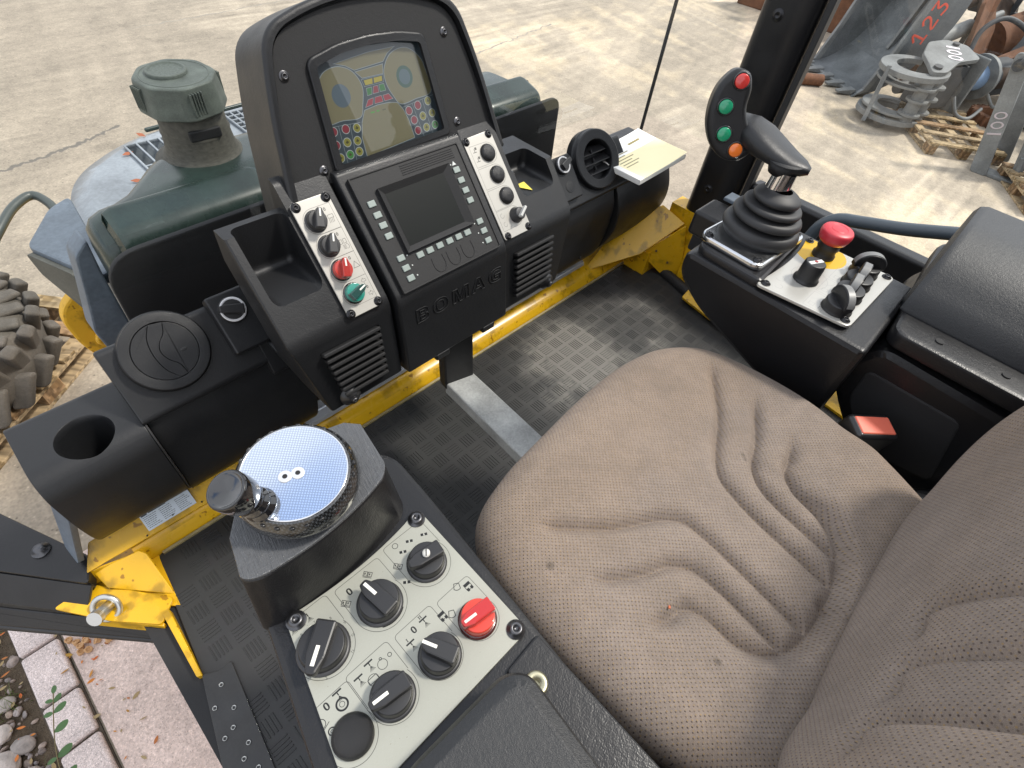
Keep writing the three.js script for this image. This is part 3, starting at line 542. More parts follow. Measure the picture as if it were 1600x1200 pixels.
// ---- display cowl
{
  const ux = 0.478;
  const outer = [[-0.203, -0.045], [-0.179, 0.09], [-0.154, 0.174], [-0.08, 0.197], [0, 0.203], [0.08, 0.197], [0.154, 0.174], [0.179, 0.09], [0.203, -0.045]];
  const inset = [[-0.194, -0.06], [-0.169, 0.088], [-0.145, 0.167], [-0.075, 0.188], [0, 0.194], [0.075, 0.188], [0.145, 0.167], [0.169, 0.088], [0.194, -0.06]];
  let shell = extr(roundShape(outer, [0.004, 0.08, 0.03, 0.06, 0.06, 0.06, 0.03, 0.08, 0.004]), 0.10, 0.006, 4).translate(0, 0, -0.087);
  shell = carve(shell, extr(roundShape(inset, [0.004, 0.08, 0.03, 0.06, 0.06, 0.06, 0.03, 0.08, 0.004]), 0.05, 0.002).translate(0, 0, 0.0));
  const cowl = part(dash, 'display_cowl', shell, M.dash, D(...Sp(ux, 0)), RS);
  const faceShape = roundShape(inset.map(([a, b]) => [a * 0.985, b < 0 ? -0.014 : b * 0.985]), [0.004, 0.08, 0.03, 0.06, 0.06, 0.06, 0.03, 0.08, 0.004]);
  let face = extr(faceShape, 0.006, 0.0015);
  const glassPts = [[-0.0966, 0.0035], [-0.0885, 0.126], [-0.045, 0.136], [0.0, 0.1395], [0.045, 0.138], [0.0865, 0.131], [0.0966, 0.0085]];
  const grow = k => glassPts.map(([a, b]) => [a * (1 + k / 0.097), 0.07 + (b - 0.07) * (1 + k / 0.07)]);
  face = carve(face, extr(roundShape(grow(0.003).map(([a, b]) => [a - 0.012, b]), 0.008), 0.05, 0).translate(0, 0, -0.02));
  part(cowl, 'face_panel', face, M.dashFace, [0, 0, -0.001]);
  const ring = roundShape(grow(0.010), 0.012); ring.holes.push(roundShape(grow(0.001), 0.008));
  part(cowl, 'display_bezel', extr(ring, 0.012, 0.003, 3), M.dash, [-0.012, 0, -0.001]);
  // printed instrument foil
  const gtex = canvasTex(1024, 760, (g, w, h) => {
    const X = u => (u + 0.1) / 0.2 * w, Y = v => h - v / 0.145 * h;
    const poly = (pts, fill, stroke, lw = 5) => { g.beginPath(); pts.forEach(([a, b], i) => i ? g.lineTo(X(a), Y(b)) : g.moveTo(X(a), Y(b))); g.closePath(); if (fill) { g.fillStyle = fill; g.fill(); } if (stroke) { g.strokeStyle = stroke; g.lineWidth = lw; g.stroke(); } };
    const loop = (pts, fill, stroke, lw = 5) => { const c = new THREE.CatmullRomCurve3(pts.map(p => V3(p[0], p[1], 0)), true, 'catmullrom', 0.5).getPoints(60); poly(c.map(p => [p.x, p.y]), fill, stroke, lw); };
    const BG = '#333f46', BE = '#6f6b50', LN = '#808b8e';
    g.fillStyle = BG; g.fillRect(0, 0, w, h);
    poly([[-0.0566, 0.124], [0, 0.1295], [0.0449, 0.130], [0.030, 0.1235], [0.0201, 0.115], [-0.0288, 0.112], [-0.04, 0.119]], BE, LN, 4);
    poly([[-0.0285, 0.110], [0.0185, 0.1124], [0.0149, 0.1009], [-0.0201, 0.1009]], BE, LN, 4);
    poly([[-0.0225, 0.0995], [0.0145, 0.0998], [0.0128, 0.091], [-0.02, 0.0905]], BG, LN, 3);
    loop([[-0.0885, 0.100], [-0.080, 0.1135], [-0.0663, 0.1195], [-0.0488, 0.1195], [-0.0319, 0.1106], [-0.0235, 0.0916], [-0.0304, 0.0707], [-0.0403, 0.0552], [-0.068, 0.057], [-0.0958, 0.0595]], BE, LN, 5);
    loop([[0.0185, 0.106], [0.016, 0.0886], [0.022, 0.072], [0.0325, 0.0583], [0.06, 0.060], [0.0915, 0.0648], [0.0888, 0.098], [0.0845, 0.1105], [0.0709, 0.1230], [0.055, 0.1270], [0.0336, 0.1218]], BE, LN, 5);
    for (const [u, v, c] of [[-0.0594, 0.0863, '#4d5c66'], [0.0498, 0.091, '#37534a']]) { g.beginPath(); g.ellipse(X(u), Y(v), 72, 75, 0, 0, 7); g.fillStyle = c; g.fill(); }
    g.beginPath(); g.ellipse(X(0.0498), Y(0.091), 50, 52, 0, 0, 7); g.fillStyle = '#4d6068'; g.fill();
    poly([[-0.0187, 0.0980], [-0.0042, 0.0983], [-0.006, 0.0918], [-0.0181, 0.0918]], '#9a8f2c');
    poly([[-0.0020, 0.0984], [0.0119, 0.0986], [0.0108, 0.0926], [-0.0034, 0.0922]], '#9a8f2c');
    const blk = (p, c) => poly(p, c, '#8c9496', 3);
    blk([[-0.0180, 0.0880], [-0.0092, 0.0882], [-0.0118, 0.0795], [-0.0195, 0.0791]], '#2f6b33');
    blk([[-0.0062, 0.0885], [0.0010, 0.0885], [0.0004, 0.0798], [-0.0098, 0.0798]], '#7c2834');
    blk([[0.0034, 0.0888], [0.0119, 0.0889], [0.0125, 0.0802], [0.0028, 0.0802]], '#2f6b33');
    blk([[-0.0205, 0.0740], [-0.0112, 0.0749], [-0.0150, 0.0669], [-0.0277, 0.0657]], '#8a2230');
    blk([[-0.0085, 0.0750], [0.0027, 0.0752], [0.0032, 0.0672], [-0.0113, 0.0672]], '#8a2230');
    blk([[0.0053, 0.0750], [0.0154, 0.0753], [0.0205, 0.0678], [0.0060, 0.0674]], '#8a2230');
    const road = [[-0.0308, 0.0626], [-0.008, 0.0650], [0.012, 0.0645], [0.0263, 0.0616], [0.0335, 0.0510], [0.0385, 0.0360], [0.0415, 0.0099], [-0.048, 0.0040], [-0.0470, 0.0304], [-0.040, 0.049]];
    poly(road, BE, LN, 5);
    g.strokeStyle = '#6c6950'; g.lineWidth = 3;
    const ln = (a, b) => { g.beginPath(); g.moveTo(X(a[0]), Y(a[1])); g.lineTo(X(b[0]), Y(b[1])); g.stroke(); };
    ln([-0.041, 0.047], [0.035, 0.047]); ln([-0.047, 0.020], [0.040, 0.024]); ln([-0.044, 0.034], [0.03, 0.037]);
    for (let k = 0; k < 4; k++) ln([-0.03 + k * 0.018, 0.021], [-0.03 + k * 0.018, 0.008]);
    g.fillStyle = '#4b8f3c'; g.fillRect(X(-0.022), Y(0.0585), 34, 10); g.fillRect(X(-0.012), Y(0.0585), 26, 10); g.fillStyle = '#54533c'; g.fillRect(X(-0.002), Y(0.058), 30, 9);
    // lamp fields
    g.strokeStyle = LN; g.lineWidth = 3;
    ln([-0.0965, 0.0535], [-0.043, 0.0495]); ln([0.033, 0.0535], [0.094, 0.0595]);
    ln([-0.0775, 0.052], [-0.081, 0.004]); ln([-0.0595, 0.0505], [-0.066, 0.004]); ln([0.0515, 0.055], [0.059, 0.008]); ln([0.071, 0.057], [0.0765, 0.009]);
    const lamp = (u, v, c, mark) => { g.beginPath(); g.arc(X(u), Y(v), 30, 0, 7); g.fillStyle = c; g.fill(); g.lineWidth = 5; g.strokeStyle = '#9aa2a0'; g.stroke(); if (mark) { g.fillStyle = '#3f3f1e'; g.fillRect(X(u) - 12, Y(v) - 4, 24, 9); g.fillRect(X(u) - 4, Y(v) - 13, 9, 22); } };
    const R = '#7a2733', Yl = '#7d7a32', Gr = '#3c7a3a';
    [[-0.0873, 0.047, R], [-0.0681, 0.0462, R], [-0.0506, 0.0439, Yl], [-0.0896, 0.0299, R], [-0.072, 0.0298, Yl], [-0.0556, 0.0281, Yl], [-0.0892, 0.013, Yl], [-0.0733, 0.0137, Gr], [-0.0578, 0.0141, Yl],
      [0.0429, 0.0471, R], [0.0609, 0.0509, R], [0.081, 0.0531, Yl], [0.0481, 0.0331, R], [0.0656, 0.035, Yl], [0.0839, 0.0357, Yl], [0.0504, 0.0179, R], [0.0674, 0.0186, Yl], [0.0843, 0.0188, Gr]]
      .forEach(([u, v, c]) => lamp(u, v, c, c !== R));
  });
  const fg = new THREE.ShapeGeometry(roundShape(grow(0.002), 0.006), 6), fp = fg.attributes.position, fuv = fg.attributes.uv;
  for (let i = 0; i < fp.count; i++) fuv.setXY(i, (fp.getX(i) + 0.1) / 0.2, fp.getY(i) / 0.145);
  part(cowl, 'instrument_print', fg, new THREE.MeshPhysicalMaterial({ map: gtex, color: lin(0.62, 0.62, 0.62), roughness: 0.35, clearcoat: 1, clearcoatRoughness: 0.02 }), [-0.012, 0, 0.0015], [0, 0, 0], 'multicolour instrument display behind glossy pane');
  for (const [u, v] of [[-0.1305, 0.1215], [0.1357, 0.1353], [0.1263, 0.0139], [-0.1216, 0.0046]]) part(cowl, 'screw', screwG, M.screw, [u - 0.012, v, 0.005]);
}

// ---- control display on the pod
{
  const ux = 0.4645;
  const panel = part(dash, 'control_display', boxUV(extr(roundShape([[-0.101, 0.002], [0.101, 0.002], [0.101, 0.177], [-0.101, 0.177]], 0.002), 0.004, 0.001)), M.dashFace, D(...Fp(ux, 0, 0.001)), RF, 'dark grey control unit with keys round its blank screen');
  const sq = (a, b, c, d) => roundShape([[a, c], [b, c], [b, d], [a, d]], 0.002);
  const lip = (a, b, c, d, w) => { const s = sq(a, b, c, d); s.holes.push(sq(a + w, b - w, c + w, d - w)); return s; };
  part(panel, 'border_rib', boxUV(extr(lip(-0.101, 0.101, 0.002, 0.177, 0.002), 0.0022, 0.0006)), M.dashFace, [0, 0, 0.0035]);
  // bezel with sloping inner walls
  const A = [[-0.067, 0.0535], [0.067, 0.0535], [0.067, 0.1515], [-0.067, 0.1515]], B = [[-0.0565, 0.062], [0.0535, 0.062], [0.0535, 0.1415], [-0.0565, 0.1415]];
  const pos = [];
  const quad = (a, b, c, d) => pos.push(...a, ...b, ...c, ...a, ...c, ...d);
  for (let k = 0; k < 4; k++) { const n = (k + 1) % 4; quad([...A[k], 0.0105], [...A[n], 0.0105], [...B[n], 0.0045], [...B[k], 0.0045]); quad([...A[k], 0.003], [...A[n], 0.003], [...A[n], 0.0105], [...A[k], 0.0105]); }
  const bz = new THREE.BufferGeometry(); bz.setAttribute('position', new THREE.BufferAttribute(new Float32Array(pos), 3)); bz.computeVertexNormals();
  part(panel, 'screen_bezel', boxUV(bz), M.dashFace);
  part(panel, 'screen', boxUV(new THREE.PlaneGeometry(0.1104, 0.080).translate(-0.0015, 0.10175, 0.0048)), std(0.005, 0.0065, 0.006, 0.4, { specularIntensity: 0.3 }), [0, 0, 0], [0, 0, 0], 'blank dark screen');
  const keyM = std(0.23, 0.27, 0.25, 0.5), keyG = rb(0.0125, 0.0092, 0.003, 0.0012, 3);
  const keys = [[-0.0836, 0.1356], [-0.0828, 0.1188], [-0.082, 0.1031], [-0.0812, 0.0866], [-0.0795, 0.0512], [-0.079, 0.0353], [-0.079, 0.0193],
    [-0.0472, 0.0442], [-0.0281, 0.0443], [-0.0083, 0.0446], [0.0117, 0.0446], [0.0307, 0.0447], [0.0496, 0.0449],
    [0.0795, 0.1386], [0.08, 0.1218], [0.0801, 0.1053], [0.0806, 0.0885], [0.0812, 0.0526], [0.0815, 0.0366], [0.082, 0.0198]];
  for (const [u, v] of keys) part(panel, 'key', keyG, keyM, [u, v, 0.0048]);
  const dotG = zc(0.0011, 0.0011, 0.0008, 10), dotM = std(0.5, 0.52, 0.5, 0.5);
  for (const [u, v] of [[-0.068, 0.0512], [-0.067, 0.0353], [-0.0665, 0.0193], [0.0695, 0.0526], [0.0695, 0.0366], [0.070, 0.0198], [0.073, 0.1485]]) part(panel, 'indicator_dot', dotG, dotM, [u, v, 0.004]);
  part(panel, 'arrow_mark', extr(roundShape([[-0.004, 0], [0.004, 0], [0, 0.006]], 0.0002), 0.0008, 0), dotM, [0.0795, 0.1465, 0.004]);
  for (let k = 0; k < 5; k++) part(panel, 'header_rib', rb(0.102, 0.0014, 0.0012, 0.0005), M.dashFace, [0.036, 0.158 + k * 0.0032, 0.0042]);
  for (const u of [-0.022, 0.008, 0.038]) {
    const pts = [[-0.0105, 0.032], [-0.0105, 0.016], [-0.006, 0.009], [0, 0.0075], [0.006, 0.009], [0.0105, 0.016], [0.0105, 0.032]].map(p => [p[0], p[1], 0]);
    part(panel, 'thumb_rest_outline', tube(pts, 0.0006, 40, 5), M.dashFace, [u, 0, 0.0042]);
  }
}

// ---- switch plates on the towers
function plateTex(w, h, draw) {           // pixel size 0.1 mm, v upwards
  return canvasTex(Math.round(w * 1e4), Math.round(h * 1e4), (g, W, H) => {
    g.fillStyle = '#b7b5ae'; g.fillRect(0, 0, W, H);
    for (let i = 0; i < 5000; i++) { const k = hash2(i, 3, 9), q = hash2(i, 5, 9); g.fillStyle = hash2(i, 7, 9) > 0.5 ? 'rgba(255,255,255,0.06)' : 'rgba(60,58,50,0.05)'; g.fillRect(k * W, q * H, 3 + 14 * hash2(i, 11, 9), 1.6); }
    draw(g, W, H);
  });
}
function plateMesh(parent, pos, rot, pts, tex, r, label, matOpt = {}) {
  const xs = pts.map(p => p[0]), ys = pts.map(p => p[1]), x0 = Math.min(...xs), x1 = Math.max(...xs), y0 = Math.min(...ys), y1 = Math.max(...ys);
  const g = extr(roundShape(pts, r), 0.003, 0.0006), p = g.attributes.position, uv = g.attributes.uv;
  for (let i = 0; i < p.count; i++) uv.setXY(i, (p.getX(i) - x0) / (x1 - x0), (p.getY(i) - y0) / (y1 - y0));
  return part(parent, 'switch_plate', g, new THREE.MeshPhysicalMaterial({ map: tex, color: lin(0.88, 0.87, 0.86), roughness: 0.38, metalness: 0.25, ...matOpt }), pos, rot, label);
}
{
  const w = 0.058, h = 0.168;
  const tex = plateTex(w, h, (g, W, H) => {
    const X = u => (u + 0.029) * 1e4, Y = v => H - (v - 0.004) * 1e4;
    g.strokeStyle = '#55534f'; g.lineWidth = 4.5;
    for (const v of [0.1411, 0.1053, 0.0698, 0.0347]) {
      g.beginPath(); g.arc(X(-0.005), Y(v), 176, Math.PI * 0.5, Math.PI * 1.5); g.lineTo(X(0.024), Y(v) - 176); g.lineTo(X(0.024), Y(v) + 176); g.closePath(); g.stroke();
    }
    g.fillStyle = '#3a3936'; g.font = 'bold 62px sans-serif'; g.textAlign = 'center';
    for (const [u, v] of [[0.0135, 0.150], [0.0135, 0.114], [0.0135, 0.0785]]) g.fillText('0', X(u), Y(v));
    g.fillText('0', X(0.0175), Y(0.033));
    g.lineWidth = 6; g.strokeStyle = '#5b5a56';
    const ln = (a, b, c, d) => { g.beginPath(); g.moveTo(X(a), Y(b)); g.lineTo(X(c), Y(d)); g.stroke(); };
    for (let k = 0; k < 4; k++) ln(0.0135 + k * 0.0022, 0.1385, 0.0125 + k * 0.0022, 0.1325);
    g.strokeRect(X(0.013), Y(0.1435), 80, 45);
    g.strokeRect(X(0.010), Y(0.1075), 45, 60); g.strokeRect(X(0.0165), Y(0.1075), 45, 60);
    for (let k = 0; k < 4; k++) ln(0.013, 0.099 - k * 0.0016, 0.018, 0.099 - k * 0.0016); g.beginPath(); g.arc(X(0.0185), Y(0.0966), 34, -1.57, 1.57); g.stroke();
    g.lineWidth = 7; g.beginPath(); g.moveTo(X(0.0175), Y(0.0745)); g.lineTo(X(0.0125), Y(0.0655)); g.lineTo(X(0.0225), Y(0.0655)); g.closePath(); g.stroke();
    const arrow = (u, v, s) => { g.beginPath(); [[-4, 1.6], [0, 1.6], [0, 3.4], [4, 0], [0, -3.4], [0, -1.6], [-4, -1.6]].forEach(([a, b], i) => { const x = X(u + a * s * 1e-3), y = Y(v + b * 1e-3); i ? g.lineTo(x, y) : g.moveTo(x, y); }); g.closePath(); g.stroke(); };
    g.lineWidth = 5; arrow(0.0165, 0.0452, -0.9); arrow(0.0188, 0.0252, 0.9);
  });
  const pl = plateMesh(dash, D(...Fp(0.302, 0, -0.0068)), RF, [[-0.028, 0.004], [0.030, 0.004], [0.030, 0.172], [-0.028, 0.172]], tex, 0.006, 'left silver switch plate with four rotary switches');
  const a = -0.42;
  const blackK = selector(0.0135, { angle: a, fin: [0.03, 0.03, 0.031] });
  part(pl, 'rotary_switch', blackK, M.knobV, [-0.0047, 0.1411, 0.003]);
  part(pl, 'rotary_switch', blackK, M.knobV, [-0.0047, 0.1053, 0.003]);
  part(pl, 'rotary_switch', selector(0.0135, { angle: -0.35, body: [0.42, 0.03, 0.02], fin: [0.3, 0.02, 0.015], ring: [0.02, 0.02, 0.02] }), M.knobGloss, [-0.0047, 0.0698, 0.003], [0, 0, 0], 'red illuminated rotary switch');
  part(pl, 'rotary_switch', selector(0.0135, { angle: -1.25, body: [0.02, 0.22, 0.17], fin: [0.012, 0.05, 0.045], ring: [0.02, 0.02, 0.02] }), M.knobGloss, [-0.0047, 0.0347, 0.003], [0, 0, 0], 'green rotary switch');
  for (const [u, v] of [[-0.0214, 0.1656], [0.0243, 0.1662], [0.0233, 0.0101], [-0.023, 0.0103]]) part(pl, 'screw', screwG, M.screwDark, [u, v, 0.003]);
}
{
  const tex = plateTex(0.066, 0.176, (g, W, H) => {
    const X = u => (u + 0.037) * 1e4, Y = v => H - (v - 0.005) * 1e4;
    g.strokeStyle = '#55534f'; g.lineWidth = 4.5;
    for (const v of [0.1477, 0.1104, 0.0732, 0.0372]) { g.beginPath(); g.arc(X(0.003), Y(v), 172, -Math.PI * 0.5, Math.PI * 0.5); g.lineTo(X(-0.030), Y(v) + 172); g.lineTo(X(-0.030), Y(v) - 172); g.closePath(); g.stroke(); }
    g.fillStyle = '#55534f';
    for (const v of [0.155, 0.140]) { g.fillRect(X(-0.026), Y(v), 80, 10); g.fillRect(X(-0.0225), Y(v) - 50, 12, 50); g.fillRect(X(-0.0205), Y(v) - 70, 40, 40); }
    g.strokeStyle = '#5b5a56'; g.lineWidth = 5;
    for (const v of [0.045, 0.030]) { g.beginPath(); g.arc(X(-0.021), Y(v), 38, 0, 5); g.stroke(); }
  });
  const pl = plateMesh(dash, D(...Fp(0.624, 0, -0.0068)), RF, [[-0.037, 0.005], [0.029, 0.005], [0.025, 0.181], [-0.039, 0.179]], tex, 0.006, 'right silver switch plate with three black plugs and ignition switch');
  const plugG2 = plugGeo(0.0135);
  for (const [u, v] of [[0.0006, 0.1477], [0.0018, 0.1104], [0.0028, 0.0732]]) part(pl, 'blank_plug', plugG2, M.panelBlack, [u, v, 0.003]);
  part(pl, 'ignition_switch', merge(col(zlathe([[0.0135, 0], [0.0135, 0.003], [0.0115, 0.006], [0.0105, 0.014], [0.0085, 0.0155], [0, 0.0155]], 30), 0.03, 0.03, 0.032), col(rb(0.0045, 0.022, 0.009, 0.001).rotateZ(-1.0).translate(0.002, 0.001, 0.018), 0.45, 0.45, 0.43)), M.knobV, [0.006, 0.0372, 0.003]);
  for (const [u, v] of [[-0.033, 0.1739], [0.0175, 0.1752], [0.0229, 0.011], [-0.0281, 0.0107]]) part(pl, 'screw', screwG, M.screwDark, [u, v, 0.003]);
}

// ---- wings with air vents
const slabProfile = [[-0.766, 0.447], [-0.681, 0.354], [-0.700, 0.337], [-0.77, 0.40], [-0.782, 0.43]];
const bodyProfile = [[-0.698, 0.348], [-0.679, 0.30], [-0.684, 0.20], [-0.708, 0.12], [-0.762, 0.075], [-0.80, 0.075], [-0.80, 0.35], [-0.77, 0.39]];
const bodyR = [0.01, 0.06, 0.08, 0.05, 0.01, 0.01, 0.01, 0.01], slabR = [0.012, 0.010, 0.01, 0.02, 0.01];
const wingL = wpart(dash, 'left_wing', xprism(slabProfile, -0.006, 0.200, slabR, 0.004), M.dash);
wpart(dash, 'left_wing_cover', xprism(bodyProfile, -0.001, 0.262, bodyR, 0.003), M.dash);
const wingR = wpart(dash, 'right_wing', xprism(slabProfile, 0.74, 1.262, slabR, 0.004), M.dash);
wpart(dash, 'right_wing_cover', xprism(bodyProfile, 0.74, 1.196, bodyR, 0.003), M.dash);
wpart(dash, 'right_end_cover', xprism([[-0.690, 0.345], [-0.660, 0.27], [-0.672, 0.20], [-0.71, 0.13], [-0.764, 0.075], [-0.86, 0.075], [-0.86, 0.385], [-0.74, 0.385]], 1.204, 1.462, [0.04, 0.06, 0.06, 0.05, 0.01, 0.01, 0.01, 0.03], 0.004), M.dash);
// bridge between wing and tower
wpart(dash, 'left_bridge', xprism([[-0.72, 0.42], [-0.67, 0.33], [-0.76, 0.30], [-0.79, 0.40], [-0.77, 0.44]], 0.196, 0.24, 0.01, 0.002), M.dash);
{
  const ringG = zlathe([[0.0470, 0.010], [0.0472, 0.0175], [0.0482, 0.0182], [0.0615, 0.0180], [0.0632, 0.0168], [0.064, 0.0140], [0.0642, 0.008], [0.066, 0.006], [0.066, -0.012]], 64);
  const vent = part(dash, 'air_vent', ringG.scale(0.94, 0.94, 0.94), M.dash, D(...Gp(0.074, 0, 0)), RF, 'round air vent closed by curved flaps');
  // flap pieces cut by two curves, with narrow gaps
  const R = 0.0525, arc = (a0, a1, n = 18) => Array.from({ length: n + 1 }, (_, i) => { const t = a0 + (a1 - a0) * i / n; return [R * Math.cos(t), R * Math.sin(t)]; });
  const cA = [[-0.002, 0.0525], [-0.016, 0.030], [-0.021, 0.0], [-0.016, -0.030], [-0.002, -0.0525]];
  const cB = [[0.020, 0.0485], [0.012, 0.030], [-0.003, 0.015], [-0.008, 0.0], [-0.003, -0.016], [0.008, -0.030], [0.012, -0.051]];
  const spl = c => new THREE.CatmullRomCurve3(c.map(p => V3(p[0], p[1], 0))).getPoints(20).map(p => [p.x, p.y]);
  const a = spl(cA), b = spl(cB), ang = p => Math.atan2(p[1], p[0]);
  const shp = pts => { const s = new THREE.Shape(); pts.forEach((p, i) => i ? s.lineTo(p[0], p[1]) : s.moveTo(p[0], p[1])); return s; };
  const off = (pts, d) => pts.map(p => [p[0] + d, p[1]]);
  const p1 = [...off(a, -0.0006).slice().reverse(), ...arc(ang(a[0]), ang(a[a.length - 1]) + 2 * Math.PI)];
  const p2 = [...off(a, 0.0006), ...off(b, -0.0006).slice().reverse()];
  const p3 = [...off(b, 0.0006), ...arc(ang(b[b.length - 1]), ang(b[0]))];
  for (const q of [p1, p2, p3]) part(vent, 'flap', extr(shp(q), 0.006, 0.0004).scale(0.832, 0.832, 1), M.dash, [0, 0, 0.0103]);
  part(vent, 'backing', zc(0.0447, 0.0447, 0.002, 32), M.blackMatt, [0, 0, 0.008]);
  part(vent, 'finger_dimple', new THREE.SphereGeometry(0.006, 16, 8).scale(1, 0.55, 0.18), M.dash, [0.022, -0.008, 0.0158]);

  const ring2 = crease(zlathe([[0.046, -0.03], [0.047, 0.022], [0.0485, 0.0242], [0.0690, 0.0245], [0.0718, 0.0225], [0.073, 0.012], [0.0755, 0.008], [0.0755, -0.012]], 64), 0.5);
  const vent2 = part(dash, 'air_vent', ring2, M.dash, D(...Gp(1.13, 0.003, 0)), [-TF + 0.1, -0.12, 0], 'round air vent with open louvres beside the booklet');
  part(vent2, 'duct', zlathe([[0, -0.03], [0.046, -0.03], [0.047, -0.004]], 32), M.blackMatt);
  for (let k = 0; k < 3; k++) {
    const v = -0.024 + k * 0.024, L = 2 * Math.sqrt(0.0455 * 0.0455 - v * v);
    part(vent2, 'louvre', rb(L, 0.003, 0.024, 0.0014).rotateX(0.75), M.blackGloss, [0, v, 0.008]);
  }
  for (let k = 0; k < 3; k++) part(vent2, 'louvre_link', rb(0.003, 0.010, 0.008, 0.001), M.screwDark, [-0.012, -0.018 + k * 0.02, 0.016]);
}
function heaterKnob(a) {
  return merge(col(zlathe([[0.021, 0], [0.021, 0.006], [0.0195, 0.008], [0.017, 0.009], [0, 0.009]], 36), 0.02, 0.02, 0.021),
    col(zlathe([[0.0195, 0.0075], [0.0195, 0.0098], [0.0160, 0.0098], [0.0160, 0.0075]], 36), 0.62, 0.62, 0.63),
    col(extr(roundShape([[-0.008, -0.015], [0.008, -0.015], [0.0065, 0.012], [0.0045, 0.021], [-0.0045, 0.021], [-0.0065, 0.012]], 0.002), 0.012, 0.0015).rotateZ(a).translate(0, 0, 0.008), 0.013, 0.013, 0.014));
}
{
  const b = part(wingL, 'heater_switch_block', boxUV(rb(0.066, 0.098, 0.03, 0.004)), M.dash, D(...Gp(0.189, -0.002, 0.008)), RF);
  part(b, 'heater_knob', heaterKnob(1.2), M.knobV, [-0.004, 0.018, 0.015]);
  const b2 = part(wingR, 'heater_switch_block', boxUV(rb(0.075, 0.105, 0.026, 0.004)), M.dash, D(...Gp(1.000, -0.010, 0.006)), RF);
  part(b2, 'heater_knob', heaterKnob(-1.2), M.knobV, [0.0, 0.030, 0.013]);
  part(b2, 'blank_plug', zlathe([[0.014, 0], [0.0135, 0.0012], [0, 0.0014]], 28), M.dash, [0.002, -0.022, 0.013]);
  for (const [x, y, z] of [[0.215, 0.14, -0.699], [1.09, 0.17, -0.690]]) part(dash, 'cover_screw', screwG, M.screwDark, D(x, y, z + 0.004), [0.25, 0, 0]);
}
// clips under the left wing
for (let k = 0; k < 7; k++) part(wingL, 'clip_tooth', bx(0.008, 0.006, 0.004), M.blackMatt, D(0.055 + k * 0.0125, 0.334, -0.7015), [-0.5, 0, 0]);
// ================================================================= cab: floor, frame, pillars, glass
const floor = structure('cab_floor', boxUV(bx(1.68, 0.03, 2.1).translate(0.66, -0.0155, 0.25)), M.blackMatt, 'black steel cab floor under the rubber mat', 'floor');
// rubber floor mat with raised five-bar pattern; pale dust trodden into it where feet rest
const matDust = dataTex(1024, 1024, (u, v) => {        // covers 2 m x 2 m of floor, x from -0.4, z from -0.8
  const x = -0.4 + 2 * u, z = -0.8 + 2 * v;
  const d = smooth(0.34, 0.12, Math.hypot((x - 1.0) / 1.1, (z + 0.52) / 0.75)) * 0.8 + smooth(0.2, 0.05, Math.hypot(x - 0.2, (z + 0.62) / 0.4)) * 0.08;
  const n = fbm(u, v, 9, 5, 301), f = fbm(u, v, 120, 3, 302), k = clamp(d * (0.35 + 1.3 * smooth(0.3, 0.62, n)) * (0.55 + 0.9 * f) + 0.10 * smooth(0.5, 0.75, n) * f);
  return [mix(0.155, 0.45, k), mix(0.153, 0.435, k), mix(0.152, 0.41, k)];
});
matDust.repeat.set(0.5, 0.5); matDust.offset.set(0.2, 0.4);
const matMat = std(1, 1, 1, 0.5, { map: matDust, roughnessMap: rep(roughTex, 0.4), roughness: 0.85 });
{
  const mat = thing('floor_mat', 'black rubber floor mat with raised five-bar pattern', 'floor mat', [0.6, 0, -0.3]);
  const plan = [[-0.108, -0.706], [1.425, -0.706], [1.455, -0.60], [1.40, -0.42], [1.33, 0.1], [1.33, 0.6], [-0.20, 0.6], [-0.19, -0.25], [-0.108, -0.42], [-0.143, -0.447], [-0.125, -0.60]];
  wpart(mat, 'mat_sheet', yprism(plan, 0.0005, 0.006, 0.01, 0.001), matMat);
  const gs = [], cell = 0.041;
  const inside = (x, z) => { let c = false; for (let i = 0, j = plan.length - 1; i < plan.length; j = i++) { const [xi, zi] = plan[i], [xj, zj] = plan[j]; if ((zi > z) !== (zj > z) && x < (xj - xi) * (z - zi) / (zj - zi) + xi) c = !c; } return c; };
  const unit = bx(0.031, 0.0013, 0.0026), p0 = unit.attributes.position;
  for (let i = 0; i < p0.count; i++) if (p0.getY(i) > 0) { p0.setX(i, p0.getX(i) * 0.93); p0.setZ(i, p0.getZ(i) * 0.55); }
  unit.computeVertexNormals();
  for (let i = -5; i < 37; i++) for (let j = -18; j < 8; j++) {
    const x = (i + 0.5) * cell, z = (j + 0.5) * cell;
    if (![[-1, -1], [1, -1], [1, 1], [-1, 1]].every(([a, b]) => inside(x + a * 0.018, z + b * 0.018))) continue;
    for (let k = -2; k <= 2; k++) {
      const g = unit.clone(); const odd = (i + j) & 1;
      if (odd) g.rotateY(Math.PI / 2);
      g.translate(x + (odd ? k * 0.0066 : 0), 0.0065, z + (odd ? 0 : k * 0.0066)); gs.push(g);
    }
  }
  const pat = wpart(mat, 'raised_pattern', boxUV(mergeGeometries(gs)), matMat); pat.userData.kind = 'stuff';
  wpart(mat, 'turned_up_edge', tube([[1.452, 0.014, -0.585], [1.43, 0.016, -0.50], [1.40, 0.018, -0.40], [1.365, 0.018, -0.15], [1.35, 0.018, 0.2]], 0.017, 40, 10), M.rubber);
}
